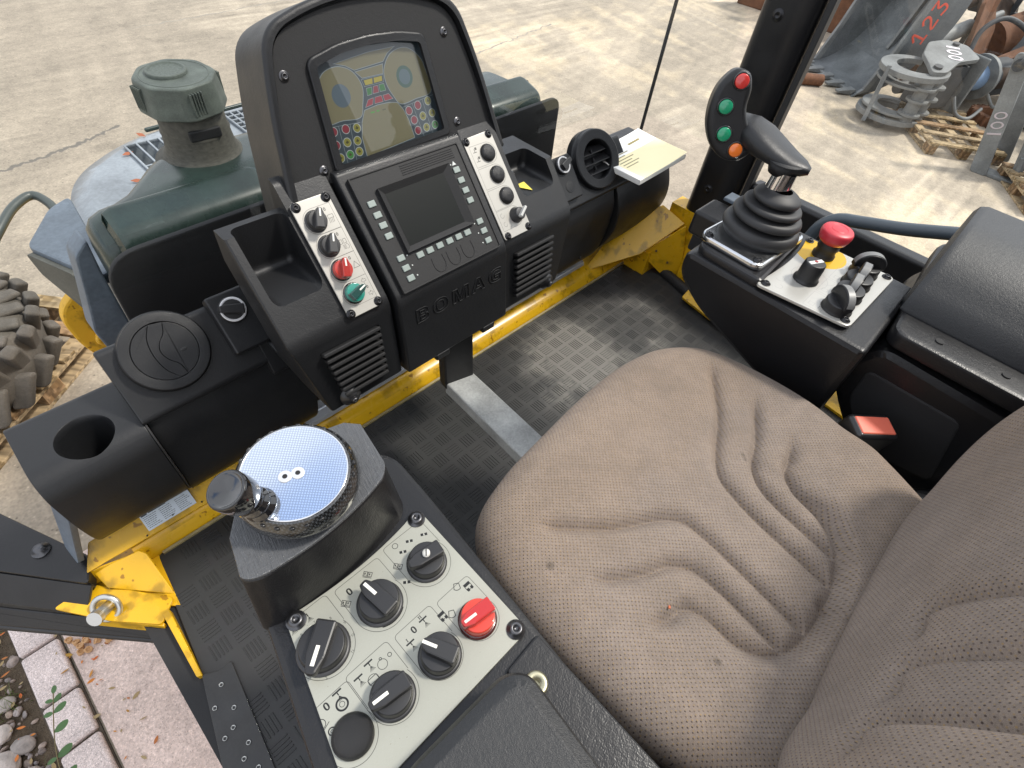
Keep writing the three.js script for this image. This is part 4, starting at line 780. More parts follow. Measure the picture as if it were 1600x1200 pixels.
// step plate by the door
{
  const st = thing('step_plate', 'worn black steel step plate with small holes at the open door', 'step plate', [-0.17, 0, -0.25]);
  wpart(st, 'plate', yprism([[-0.143, -0.452], [-0.118, -0.437], [-0.098, -0.44], [-0.13, -0.20], [-0.13, 0.5], [-0.215, 0.5], [-0.205, -0.20]], 0.0065, 0.010, 0.006, 0.001), std(0.045, 0.042, 0.038, 0.55, { map: rep(wearTex, 0.2), roughnessMap: rep(roughTex, 0.1) }));
  const ringG = lathe([[0.0035, 0], [0.0038, 0.0016], [0.0028, 0.0022], [0.0022, 0.0004]], 12);
  for (const [x, z] of [[-0.127, -0.415], [-0.128, -0.37], [-0.142, -0.345], [-0.150, -0.39], [-0.135, -0.31], [-0.150, -0.295], [-0.158, -0.34], [-0.140, -0.27], [-0.158, -0.26]]) part(st, 'punched_nub', ringG, M.zinc, [x + 0.17, 0.0100, z + 0.25]);
}
// yellow frame
{
  const fr = thing('cab_frame', 'yellow painted steel cab frame with sill beam and corner gussets', 'cab frame', [0.6, 0, -0.74]);
  wpart(fr, 'sill_beam', xprism([[-0.7035, -0.01], [-0.7045, 0.012], [-0.718, 0.036], [-0.742, 0.046], [-0.80, 0.046], [-0.80, -0.01]], -0.135, 1.452, [0.001, 0.008, 0.012, 0.01, 0.001, 0.001], 0.001), M.yellow);
  wpart(fr, 'mat_edge_strip', xprism([[-0.6985, 0.006], [-0.6985, 0.011], [-0.7035, 0.013], [-0.7035, 0.006]], -0.10, 1.42, 0.0005, 0.0005), std(0.45, 0.36, 0.16, 0.6, { map: rep(wearTex, 0.1) }));
  wpart(fr, 'top_plate', slab([[-0.205, 0.050, -0.7235], [0.10, 0.045, -0.7185], [0.24, 0.052, -0.734], [0.24, 0.085, -0.775], [-0.178, 0.080, -0.758]], 0.006, 0.003), M.yellow);
  wpart(fr, 'left_gusset', slab([[-0.204, 0.049, -0.7205], [-0.192, 0.0135, -0.698], [-0.121, 0.0135, -0.607], [-0.116, 0.047, -0.694], [-0.122, 0.048, -0.708]], 0.005, 0.004), M.yellow);
  wpart(fr, 'left_flange', slab([[-0.275, 0.0145, -0.722], [-0.214, 0.0145, -0.636], [-0.155, 0.0145, -0.572], [-0.121, 0.0145, -0.604], [-0.186, 0.0145, -0.690], [-0.216, 0.0145, -0.726]], 0.006, 0.008), M.yellow);
  wpart(fr, 'left_base', slab([[-0.262, 0.006, -0.715], [-0.118, 0.006, -0.585], [-0.105, 0.006, -0.74], [-0.190, 0.006, -0.80]], 0.03, 0.004), M.yellow);
  wpart(fr, 'left_web', slab([[-0.206, 0.048, -0.722], [-0.216, 0.012, -0.728], [-0.16, 0.012, -0.700], [-0.13, 0.044, -0.712]], 0.004, 0.002), M.yellow);
  wpart(fr, 'right_corner_block', boxUV(bx(0.075, 0.09, 0.08).translate(1.425, 0.045, -0.662)), M.yellow);
  wpart(fr, 'right_post', boxUV(bx(0.06, 0.24, 0.19).translate(1.505, 0.11, -0.55)), M.yellow);
  wpart(fr, 'flange_drop', slab([[-0.236, 0.009, -0.664], [-0.238, -0.02, -0.662], [-0.157, -0.02, -0.567], [-0.155, 0.009, -0.570]], 0.006, 0.003), M.yellow);
  wpart(fr, 'floor_edge', slab([[-0.135, 0.016, -0.588], [-0.147, 0.016, -0.588], [-0.150, 0.0135, -0.452], [-0.142, 0.0135, -0.448]], 0.02, 0.002), M.yellow, 'scuffed yellow floor edge rusting at its rim');
  wpart(fr, 'left_side_wall', boxUV(bx(0.012, 0.14, 0.14).translate(-0.157, -0.075, -0.52)), M.yellow);
  // right corner
  wpart(fr, 'right_gusset', slab([[1.20, 0.045, -0.735], [1.36, 0.085, -0.640], [1.462, 0.200, -0.575], [1.462, 0.215, -0.665], [1.36, 0.14, -0.74]], 0.006, 0.004), M.yellow);
  wpart(fr, 'right_gusset_web', slab([[1.37, 0.078, -0.638], [1.455, 0.004, -0.585], [1.465, 0.02, -0.52], [1.464, 0.195, -0.575]], 0.006, 0.004), M.yellow);
  wpart(fr, 'right_post_foot', slab([[1.464, 0.004, -0.53], [1.42, 0.006, -0.475], [1.44, 0.10, -0.475], [1.474, 0.19, -0.475], [1.474, 0.19, -0.56]], 0.012, 0.004), M.yellow);
  wpart(fr, 'right_foot_cap', slab([[1.44, 0.10, -0.470], [1.425, 0.115, -0.44], [1.474, 0.20, -0.44], [1.474, 0.19, -0.475]], 0.02, 0.006), M.yellow);
  wpart(fr, 'right_floor_rail', slab([[1.47, 0.07, -0.46], [1.375, 0.012, -0.46], [1.345, 0.012, -0.25], [1.30, 0.012, 0.15], [1.47, 0.07, 0.15]].reverse(), 0.012, 0.004), M.yellow);
  const bolt = part(fr, 'tie_down_bolt', merge(T(cyl(0.010, 0.010, 0.036, 24), 0, 0.018, 0), T(cyl(0.0125, 0.0125, 0.009, 24), 0, 0.040, 0)), M.zinc, [-0.203 - 0.6, 0.0145, -0.665 + 0.74], [0.75, 0, 0.55]);
  part(bolt, 'washer_ring', new THREE.TorusGeometry(0.022, 0.005, 10, 32).rotateX(Math.PI / 2), M.zinc, [0, 0.012, 0]);
  const pits = std(0.07, 0.045, 0.03, 0.9), pit = new THREE.SphereGeometry(0.004, 8, 6).scale(1, 0.25, 1);
  for (const [x, y, z] of [[1.405, 0.10, -0.610], [1.44, 0.06, -0.575]]) part(fr, 'rust_pit', pit, pits, [x - 0.6, y, z + 0.74], [0.9, 0, 0.4]);
  // type plate
  const tex = canvasTex(512, 256, (g, w, h) => {
    g.fillStyle = '#c3ccd3'; g.fillRect(0, 0, w, h); g.fillStyle = '#33383c'; g.fillRect(14, 12, 60, 26); g.fillRect(90, 18, 180, 14);
    for (let k = 0; k < 7; k++) for (let q = 0; q < 3; q++) { let x = 18 + q * 165; const end = x + 90 + 50 * hash2(k, q, 4); while (x < end) { const l = 6 + 18 * hash2(x | 0, k, 6); g.fillRect(x, 56 + k * 27, l, 8); x += l + 5; } }
    g.fillRect(250, 216, 22, 22);
  });
  const tp = new THREE.PlaneGeometry(0.088, 0.034);
  part(fr, 'type_plate', tp, new THREE.MeshPhysicalMaterial({ map: tex, roughness: 0.3, metalness: 0.3 }), [-0.052 - 0.6, 0.0685, -0.7395 + 0.74], [-0.870, 0, 0], 'grey printed type plate riveted to the frame');
  for (const [a, b] of [[-0.054, 0.02], [0.05, 0.02], [-0.05, -0.022], [0.052, -0.021]]) part(fr, 'rivet', new THREE.SphereGeometry(0.0018, 10, 6), M.screwDark, [-0.052 + a - 0.6, 0.0685 + b * 0.64, -0.7395 + 0.74 - b * 0.76]);
}
// bright trim strip between dashboard and sill
single('trim_strip', 'bright metal strip between dashboard covers and yellow sill', 'trim strip', xprism([[-0.745, 0.048], [-0.748, 0.060], [-0.765, 0.068], [-0.79, 0.068], [-0.79, 0.048]], 0.246, 1.22, 0.003, 0.001), M.whiteGap);
// pillars
{
  const p = thing('front_pillar', 'wide black pillar cover at the right corner of the windscreen', 'pillar', [1.5, 0.2, -0.54]);
  wpart(p, 'cover', yprism([[1.478, -0.60], [1.476, -0.515], [1.492, -0.475], [1.56, -0.470], [1.60, -0.55], [1.56, -0.625]], 0.215, 2.0, [0.02, 0.03, 0.02, 0.02, 0.02, 0.03], 0.006), M.panelBlack);
  wpart(p, 'door_seal', yprism([[1.500, -0.468], [1.500, -0.452], [1.53, -0.452], [1.53, -0.468]], 0.24, 2.0, 0.003, 0.001), M.rubber);
  for (const y of [0.315, 0.745]) part(p, 'cover_screw', screwGeo(0.009), M.screwDark, [1.4765 - 1.5, y - 0.2, -0.555 + 0.54], [0, -Math.PI / 2, 0]);
}
{
  const p = thing('corner_cover', 'black cover over the left front corner of the cab beside the open door', 'cover', [-0.26, 0, -0.80]);
  wpart(p, 'top_plate', yprism([[-0.209, -0.702], [-0.190, -0.754], [-0.335, -1.08], [-0.43, -0.978]], 0.020, 0.050, 0.012, 0.003), M.panelBlack);
  wpart(p, 'side_band', slab([[-0.2095, 0.044, -0.700], [-0.431, 0.044, -0.976], [-0.461, 0.0, -0.948], [-0.241, 0.0, -0.6845]], 0.006, 0.002, 0.001), M.panelBlack);
  wpart(p, 'lower_sill', slab([[-0.244, -0.006, -0.682], [-0.464, -0.006, -0.945], [-0.478, -0.034, -0.915], [-0.150, -0.034, -0.547], [-0.146, -0.006, -0.566]], 0.02, 0.004, 0.003), M.panelBlack);
  wpart(p, 'rubber_seal', beam([-0.150, -0.045, -0.552], [-0.478, -0.045, -0.922], 0.014, 0.018, 0.006), M.rubber);
  part(p, 'cover_screw', merge(zlathe([[0.015, 0], [0.015, 0.003], [0.009, 0.005], [0.008, 0.012], [0, 0.012]], 24)), M.screw, [-0.246 + 0.26, 0.050, -0.819 + 0.80], UP);
}
// cab right side, rear and roof (their shade falls on the mat and on the rear of the seat)
single('side_panel', 'black panel under the right side window', 'panel', merge(boxUV(rb(0.05, 0.40, 1.75, 0.012).translate(1.53, 0.17, 0.42))), M.panelBlack);
{
  const w = thing('windscreen', 'large clear windscreen in front of the dashboard', 'windscreen', [0.6, 0.45, -0.868]);
  part(w, 'front_pane', boxUV(new THREE.PlaneGeometry(1.665, 1.6)), M.glass, [0.6 - 0.6, 0.80, 0]);
  const corner = new THREE.CylinderGeometry(0.001, 0.001, 0.01, 4);
  part(w, 'corner_pane', boxUV(new THREE.PlaneGeometry(0.26, 1.6).rotateY(-Math.PI / 2)), M.glass, [1.433 - 0.6, 0.80, 0.128]);
  part(w, 'black_joint', boxUV(rb(0.008, 1.9, 0.010, 0.003)), M.rubber, [1.447 - 0.6 + 0.115, 0.62, -0.0]);
}
single('side_window', 'clear right side window pane', 'window', boxUV(new THREE.PlaneGeometry(1.65, 1.5).rotateY(-Math.PI / 2)), M.glass, [1.535, 1.12, 0.42]);
single('cab_roof', 'cab roof over the rear of the seat', 'roof', boxUV(rb(2.0, 0.08, 0.7, 0.03)), std(0.5, 0.5, 0.48, 0.6), [0.62, 1.95, 1.15]);
single('rear_wall', 'black rear wall of the cab behind the seat', 'wall', boxUV(rb(1.9, 2.0, 0.05, 0.01)), M.panelBlack, [0.62, 0.92, 1.35]);
// storage box with cup holder
{
  const b = thing('cup_holder_box', 'black storage box with empty round cup holder at the left end of dashboard', 'cup holder', [-0.08, 0.08, -0.72]);
  let g = xprism([[-0.688, 0.352], [-0.664, 0.325], [-0.667, 0.24], [-0.692, 0.15], [-0.748, 0.085], [-0.80, 0.085], [-0.80, 0.358]], -0.152, -0.004, [0.035, 0.06, 0.08, 0.06, 0.01, 0.01, 0.012], 0.002);
  g = carve(g, lathe([[0, 0.2], [0.030, 0.2], [0.032, 0.21], [0.032, 0.27], [0.034, 0.272], [0.0350, 0.345], [0.0385, 0.354], [0.043, 0.3585], [0.043, 0.5], [0, 0.5]], 48).translate(-0.073, 0, -0.716));
  wpart(b, 'box', g, M.dash);
  wpart(b, 'gap_seal', xprism([[-0.687, 0.353], [-0.663, 0.325], [-0.666, 0.24], [-0.691, 0.15], [-0.747, 0.084], [-0.80, 0.084], [-0.80, 0.359]], -0.0038, -0.0012, [0.035, 0.06, 0.08, 0.06, 0.01, 0.01, 0.012], 0.0004), M.blackMatt);
  wpart(b, 'end_rail', slab([[-0.205, 0.06, -0.79], [-0.16, 0.20, -0.80], [-0.157, 0.20, -0.72], [-0.195, 0.06, -0.74]], 0.01, 0.01), M.fender);
  part(b, 'screw', screwG, M.screwDark, [-0.0722, 0.15, 0.01], [0, -Math.PI / 2, 0]);
}
// grey column bar under the pod
{
  const c = thing('column_bar', 'grey painted steel bar under the dashboard with worn black upper end', 'support bar', [0.56, 0, -0.6]);
  const seg = (a, b, w, t) => beam(a, b, w, t, 0.004);
  wpart(c, 'lower_bar', boxUV(seg([0.483, 0.235, -0.522], [0.462, 0.235, -0.12], 0.062, 0.03)), M.barPaint);
  wpart(c, 'upper_bar', boxUV(seg([0.4832, 0.233, -0.5235], [0.4875, 0.385, -0.540], 0.0625, 0.03)), std(0.02, 0.02, 0.021, 0.5, { map: rep(wearTex, 0.05) }), 'black coated upper end with scuffed paint');
}
// booklet on the right wing
{
  const tex = canvasTex(512, 400, (g, w, h) => {
    g.fillStyle = '#fff0bd'; g.fillRect(0, 0, w, h); g.fillStyle = '#faf7f0'; g.fillRect(0, 0, w, 150); g.fillRect(0, 0, 40, h);
    g.fillStyle = '#8d8048'; for (let k = 0; k < 6; k++) g.fillRect(60, 120 + k * 26, 90 + 90 * hash2(k, 1, 2), 8);
    g.fillRect(300, 70, 120, 18);
  });
  const b = thing('booklet', 'yellow and white paper booklet lying on the right end of dashboard', 'booklet', [1.285, 0.396, -0.70]);
  b.rotation.y = 0.04;
  part(b, 'pages', boxUV(rb(0.235, 0.013, 0.165, 0.002)), M.paper, [0, 0.0065, 0]);
  const cv = new THREE.PlaneGeometry(0.235, 0.165, 12, 8).rotateX(-Math.PI / 2), p = cv.attributes.position;
  for (let i = 0; i < p.count; i++) p.setY(i, 0.006 * Math.pow(Math.max(0, p.getX(i) / 0.118), 2) + 0.004 * Math.pow(Math.max(0, -p.getZ(i) / 0.08), 2));
  cv.computeVertexNormals();
  part(b, 'cover', cv, new THREE.MeshPhysicalMaterial({ map: tex, roughness: 0.35 }), [0, 0.0142, 0]);
}
// ================================================================= left console with steering wheel
{
  const lc = thing('steering_console', 'black armrest console left of the seat with silver switch panel', 'control console', [0.06, 0.45, -0.12]);
  const L = (x, y, z) => [x - 0.06, y - 0.45, z + 0.12];
  // body: plan narrows downwards
  const plan = [[0.004, -0.302], [0.125, -0.322], [0.171, -0.285], [0.168, -0.22], [0.150, 0.0], [0.142, 0.40], [-0.075, 0.40], [-0.052, -0.05], [-0.016, -0.205]];
  wpart(lc, 'body', yprism(plan, 0.455, 0.5565, [0.03, 0.02, 0.02, 0.02, 0.01, 0.03, 0.03, 0.02, 0.015], 0.006), M.panelBlack);
  const lower = yprism([[0.0, -0.28], [0.12, -0.28], [0.13, 0.35], [-0.04, 0.35]], 0.25, 0.456, 0.03, 0.004);
  wpart(lc, 'support', lower, M.blackMatt);
  // head under the wheel, its rear face hollow
  const s = new THREE.Shape();
  const hp = [[-0.008, 0.228], [0.001, 0.262], [0.030, 0.300], [0.085, 0.312], [0.132, 0.300], [0.143, 0.288], [0.136, 0.236]];
  s.moveTo(hp[0][0], hp[0][1]); hp.slice(1, 6).forEach(p => s.lineTo(p[0], p[1])); s.lineTo(0.1345, 0.240); s.quadraticCurveTo(0.132, 0.232, 0.122, 0.226);
  s.quadraticCurveTo(0.070, 0.2085, 0.012, 0.216); s.quadraticCurveTo(-0.006, 0.218, -0.008, 0.228);
  const head = extr(s, 0.078, 0.003, 3, 14).rotateX(-Math.PI / 2).translate(0, 0.548, 0);
  const hq = head.attributes.position; for (let i = 0; i < hq.count; i++) { const k = (0.626 - hq.getY(i)) / 0.078; hq.setX(i, 0.066 + (hq.getX(i) - 0.066) * (1 + 0.12 * k)); hq.setZ(i, hq.getZ(i) + (hq.getZ(i) > -0.25 ? 0.012 : -0.01) * k); }
  const hd = wpart(lc, 'wheel_head', boxUV(crease(head, 0.5)), M.panelBlack);
  const top = extr(s, 0.0035, 0.001, 2, 14).rotateX(-Math.PI / 2);
  const scratch = dataTex(256, 256, (u, v) => { const n = 0.5 + 0.9 * (vnoise(u * 150 + v * 30, v * 6 + u * 4, 4096, 5) - 0.5) + 0.35 * (vnoise(u * 30 - v * 120, v * 10, 4096, 8) - 0.5); return [n, n, n]; }, false);
  part(hd, 'head_top', boxUV(top), std(0.075, 0.078, 0.083, 0.45, { bumpMap: rep(scratch, 0.03), bumpScale: 0.0004, roughnessMap: rep(scratch, 0.05), roughness: 0.75 }), L(0, 0.6255, 0), [0, 0, 0], 'scratched grey top of the wheel head');
  // switch panel
  const corner = [[0.0, 0.206], [0.147, 0.209], [0.145, 0.056], [-0.036, 0.056]];     // x, -z
  const W0 = 0.185, H0 = 0.155, X0 = -0.037, Y0 = 0.055;
  const tex = canvasTex(1850, 1550, (g, w, h) => {
    g.fillStyle = '#a8a89d'; g.fillRect(0, 0, w, h);
    for (let i = 0; i < 9000; i++) { g.fillStyle = hash2(i, 7, 3) > 0.5 ? 'rgba(255,255,250,0.06)' : 'rgba(70,66,52,0.05)'; g.fillRect(hash2(i, 1, 3) * w, hash2(i, 2, 3) * h, 3 + 12 * hash2(i, 4, 3), 2); }
    for (let i = 0; i < 26; i++) { g.fillStyle = 'rgba(70,62,50,0.45)'; g.fillRect(hash2(i, 21, 3) * w, hash2(i, 22, 3) * h, 3 + 7 * hash2(i, 24, 3), 3); }
    g.fillStyle = 'rgba(60,55,45,0.8)'; g.fillRect(1180, 1270, 9, 24);
    const X = u => (u - X0) * 1e4, Y = v => h - (v - Y0) * 1e4;
    const pill = (u, v, r, tx, ty) => {   // circle round a switch, reaching to a corner field
      g.strokeStyle = '#3d3c38'; g.lineWidth = 4; const R = r * 1e4;
      g.beginPath(); g.arc(X(u), Y(v), R, -0.35, Math.PI + 0.1); g.lineTo(X(u) - R, Y(ty) + 40); g.quadraticCurveTo(X(u) - R, Y(ty), X(u) - R + 40, Y(ty)); g.lineTo(X(tx) - 40, Y(ty)); g.quadraticCurveTo(X(tx), Y(ty), X(tx), Y(ty) + 40); g.lineTo(X(tx), Y(v) - R * 0.35); g.stroke();
    };
    pill(0.012, 0.164, 0.0245, 0.036, 0.201); pill(0.066, 0.162, 0.0235, 0.089, 0.198); pill(0.119, 0.163, 0.0225, 0.1415, 0.2005);
    pill(-0.008, 0.096, 0.0195, 0.0115, 0.131); pill(0.031, 0.097, 0.0205, 0.0515, 0.1335); pill(0.077, 0.094, 0.0195, 0.0965, 0.1315); pill(0.120, 0.093, 0.0185, 0.1385, 0.1285);
    g.fillStyle = '#191917'; g.strokeStyle = '#191917';
    const rct = (u, v, a, b) => g.fillRect(X(u), Y(v), a, b), ln = (a, b, c, d, lw = 5) => { g.lineWidth = lw; g.beginPath(); g.moveTo(X(a), Y(b)); g.lineTo(X(c), Y(d)); g.stroke(); };
    const circ = (u, v, r, lw = 6, fill) => { g.lineWidth = lw; g.beginPath(); g.arc(X(u), Y(v), r, 0, 7); fill ? g.fill() : g.stroke(); };
    // spray bar
    rct(-0.002, 0.1985, 170, 12); for (const k of [0, 0.0075, 0.015]) { ln(0.0005 + k, 0.198, 0.0005 + k, 0.1945, 8); for (let q = -2; q <= 2; q++) ln(0.0005 + k, 0.194, 0.0005 + k + q * 0.0012, 0.190, 3); }
    const ticks = (u, v, r, a0, a1, n, num) => { for (let k = 0; k <= n; k++) { const a = a0 + (a1 - a0) * k / n, R1 = r * 1e4, R2 = R1 + 14; g.lineWidth = 4; g.beginPath(); g.moveTo(X(u) + Math.cos(a) * R1, Y(v) - Math.sin(a) * R1); g.lineTo(X(u) + Math.cos(a) * R2, Y(v) - Math.sin(a) * R2); g.stroke(); if (num) { g.font = '30px sans-serif'; g.textAlign = 'center'; g.fillText(String(num + k), X(u) + Math.cos(a) * (R2 + 22), Y(v) - Math.sin(a) * (R2 + 22) + 10); } } };
    ticks(0.012, 0.164, 0.0198, 4.2, -0.9, 9, 2); ticks(0.066, 0.162, 0.0182, 1.0, -2.5, 22, 0);
    g.lineWidth = 9; g.beginPath(); g.arc(X(0.066), Y(0.162), 205, 0.9, 2.1); g.stroke();
    const zero = (u, v, s = 92) => { g.save(); g.font = `bold ${s}px sans-serif`; g.textAlign = 'center'; g.fillText('0', X(u), Y(v)); g.restore(); };
    zero(0.0525, 0.1855); zero(-0.0105, 0.1235, 84); zero(0.0735, 0.1215, 84);
    // machine symbols
    const mach = (u, v, a, s = 1) => { g.save(); g.translate(X(u), Y(v)); g.rotate(a); g.scale(s, s); g.lineWidth = 5; g.strokeRect(-38, -24, 34, 40); g.strokeRect(4, -24, 34, 40); g.beginPath(); g.moveTo(-38, 26); g.lineTo(42, 26); g.stroke(); g.fillRect(-30, -14, 10, 18); g.fillRect(12, -14, 10, 18); g.restore(); };
    mach(0.0445, 0.182, 0.9); mach(0.073, 0.1905, 0.9); mach(0.0975, 0.178, 0.9); 
    const box2 = (u, v, a) => { g.save(); g.translate(X(u), Y(v)); g.rotate(a); g.fillRect(-32, -12, 26, 26); g.fillRect(6, -12, 26, 26); g.clearRect(-24, -4, 10, 10); g.restore(); g.fillStyle = '#d0d0c8'; g.fillRect(X(u) - 4, Y(v) - 4, 9, 9); g.fillStyle = '#191917'; };
    box2(0.0945, 0.161, 0.6); box2(0.1095, 0.186, 0.5); box2(0.1205, 0.1905, 0.5); box2(0.135, 0.1865, 0.5); circ(0.1075, 0.1955, 26, 5);
    // I / II water spray
    const tbar = (u, v, lbl) => { ln(u - 0.004, v, u + 0.004, v, 13); ln(u, v, u, v - 0.003, 8); for (let q = -2; q <= 2; q++) ln(u, v - 0.0035, u + q * 0.0012, v - 0.0075, 3); if (lbl) { g.font = 'bold 40px serif'; g.textAlign = 'center'; g.fillText(lbl, X(u - 0.001), Y(v + 0.0015)); } };
    tbar(0.065, 0.1185, 'I'); tbar(0.0845, 0.126, 'II'); tbar(0.0185, 0.1265); tbar(0.0305, 0.130); tbar(0.0005, 0.1295);
    circ(0.0265, 0.1165, 44, 4); circ(0.0385, 0.121, 40, 4); circ(0.0395, 0.1255, 10, 5); g.strokeRect(X(0.0225), Y(0.119), 80, 40); circ(0.047, 0.123, 16, 5);
    circ(-0.001, 0.1195, 44, 14); circ(-0.001, 0.1195, 20, 4); circ(-0.020, 0.119, 34, 5); ln(-0.020, 0.119, -0.0195, 0.122, 4); circ(-0.0165, 0.1095, 26, 9); circ(-0.0165, 0.1095, 10, 4); ln(-0.02, 0.1145, -0.0145, 0.1165, 5);
    // lamps at the red switch
    const lamp = (u, v, a) => { g.save(); g.translate(X(u), Y(v)); g.rotate(a); g.lineWidth = 6; g.beginPath(); g.moveTo(-22, -34); g.lineTo(22, -34); g.lineTo(30, 16); g.quadraticCurveTo(0, 40, -30, 16); g.closePath(); g.stroke(); g.restore(); };
    lamp(0.1245, 0.1265, 0.5); lamp(0.1055, 0.1115, 0.5);
    const pump = (u, v) => { rct(u - 0.003, v + 0.003, 60, 26); rct(u - 0.003, v - 0.0015, 24, 30); rct(u + 0.001, v - 0.0015, 24, 30); g.strokeRect(X(u - 0.003), Y(v + 0.003), 62, 62); };
    pump(0.0985, 0.1165); pump(0.1325, 0.1205);
  });
  const shape = new THREE.Shape();
  shape.moveTo(-0.032, 0.062); shape.lineTo(-0.001, 0.200); shape.quadraticCurveTo(0.0005, 0.2065, 0.007, 0.2055); shape.quadraticCurveTo(0.07, 0.197, 0.128, 0.2075);
  shape.lineTo(0.139, 0.2105); shape.quadraticCurveTo(0.1475, 0.211, 0.1475, 0.203); shape.lineTo(0.1455, 0.064); shape.quadraticCurveTo(0.145, 0.056, 0.137, 0.056); shape.lineTo(-0.028, 0.056); shape.quadraticCurveTo(-0.0335, 0.056, -0.032, 0.062);
  const pg = extr(shape, 0.003, 0.0006, 2, 12), pp = pg.attributes.position, pu = pg.attributes.uv;
  for (let i = 0; i < pp.count; i++) pu.setXY(i, (pp.getX(i) - X0) / W0, (pp.getY(i) - Y0) / H0);
  const panel = part(lc, 'switch_panel', pg, new THREE.MeshPhysicalMaterial({ map: tex, color: lin(0.86, 0.86, 0.85), roughness: 0.35, metalness: 0.2, bumpMap: rep(grainTex, 0.25), bumpScale: 0.00005 }), L(0, 0.5572, 0), UP, 'silver panel with rotary switches and printed symbols');
  const P3 = 0.003;
  part(panel, 'rotary_knob', selector(0.0192, { angle: 2.25, h: 0.012, fh: 0.009, longFin: 1.25 }), M.knobV, [0.011, 0.164, P3]);
  part(panel, 'rotary_knob', selector(0.0178, { angle: 0.15, h: 0.014, fh: 0.006, longFin: 1.1 }), M.knobV, [0.066, 0.162, P3]);
  part(panel, 'rotary_knob', merge(selector(0.0165, { angle: 1.42, h: 0.013, fh: 0.009, plain: true, longFin: 1.1 }), col(zlathe([[0, 0.0238], [0.0035, 0.0238], [0.0035, 0.020]], 16), 0.55, 0.54, 0.5), col(bx(0.0064, 0.0009, 0.0006).rotateZ(0.9).translate(0, 0, 0.024), 0.02, 0.02, 0.02)), M.knobV, [0.119, 0.1625, P3], [0, 0, 0], 'black rotary knob with slotted brass screw');
  part(panel, 'rotary_knob', merge(selector(0.0152, { angle: 1.45, h: 0.012, fh: 0.009, longFin: 1.1, body: [0.55, 0.035, 0.015], fin: [0.40, 0.012, 0.01], pointer: [0.75, 0.62, 0.55], ring: [0.06, 0.012, 0.012] })), M.knobGloss, [0.119, 0.093, P3], [0, 0, 0], 'translucent red rotary knob');
  part(panel, 'rotary_knob', selector(0.0162, { angle: 0.45, h: 0.014, fh: 0.009, longFin: 0.95 }), M.knobV, [0.0765, 0.0935, P3]);
  part(panel, 'rotary_knob', selector(0.0162, { angle: 1.45, h: 0.014, fh: 0.009, longFin: 1.15 }), M.knobV, [0.0305, 0.0965, P3]);
  part(panel, 'blank_plug', plugGeo(0.0148), M.panelBlack, [-0.007, 0.096, P3]);
  const torx = merge(zlathe([[0.0085, 0], [0.0085, 0.001], [0.0065, 0.0015], [0.006, 0.0035], [0.0045, 0.0045], [0.0026, 0.0045], [0.0024, 0.002], [0, 0.002]], 24));
  for (const [u, v] of [[0.0065, 0.1985], [0.1395, 0.2035], [0.1375, 0.0635]]) part(panel, 'screw', torx, M.screw, [u, v, P3]);
  // arm rest
  const arm = yprism([[-0.045, -0.040], [0.012, -0.047], [0.098, -0.044], [0.113, -0.030], [0.100, 0.10], [0.095, 0.40], [-0.06, 0.40]], 0.552, 0.606, [0.03, 0.01, 0.012, 0.018, 0.02, 0.03, 0.03], 0.012);
  wpart(lc, 'armrest_pad', arm, M.pad);
  wpart(lc, 'armrest_tray', yprism([[0.108, -0.046], [0.1485, -0.048], [0.142, 0.40], [0.09, 0.40]], 0.551, 0.5620, 0.004, 0.002), M.panelBlack);
  part(lc, 'hex_screw', merge(zlathe([[0.010, 0], [0.010, 0.003], [0.008, 0.0042], [0.004, 0.0042], [0.0035, 0.001], [0, 0.001]], 24)), std(0.42, 0.40, 0.28, 0.4, { metalness: 0.9 }), L(0.1185, 0.5622, -0.022), UP);
}
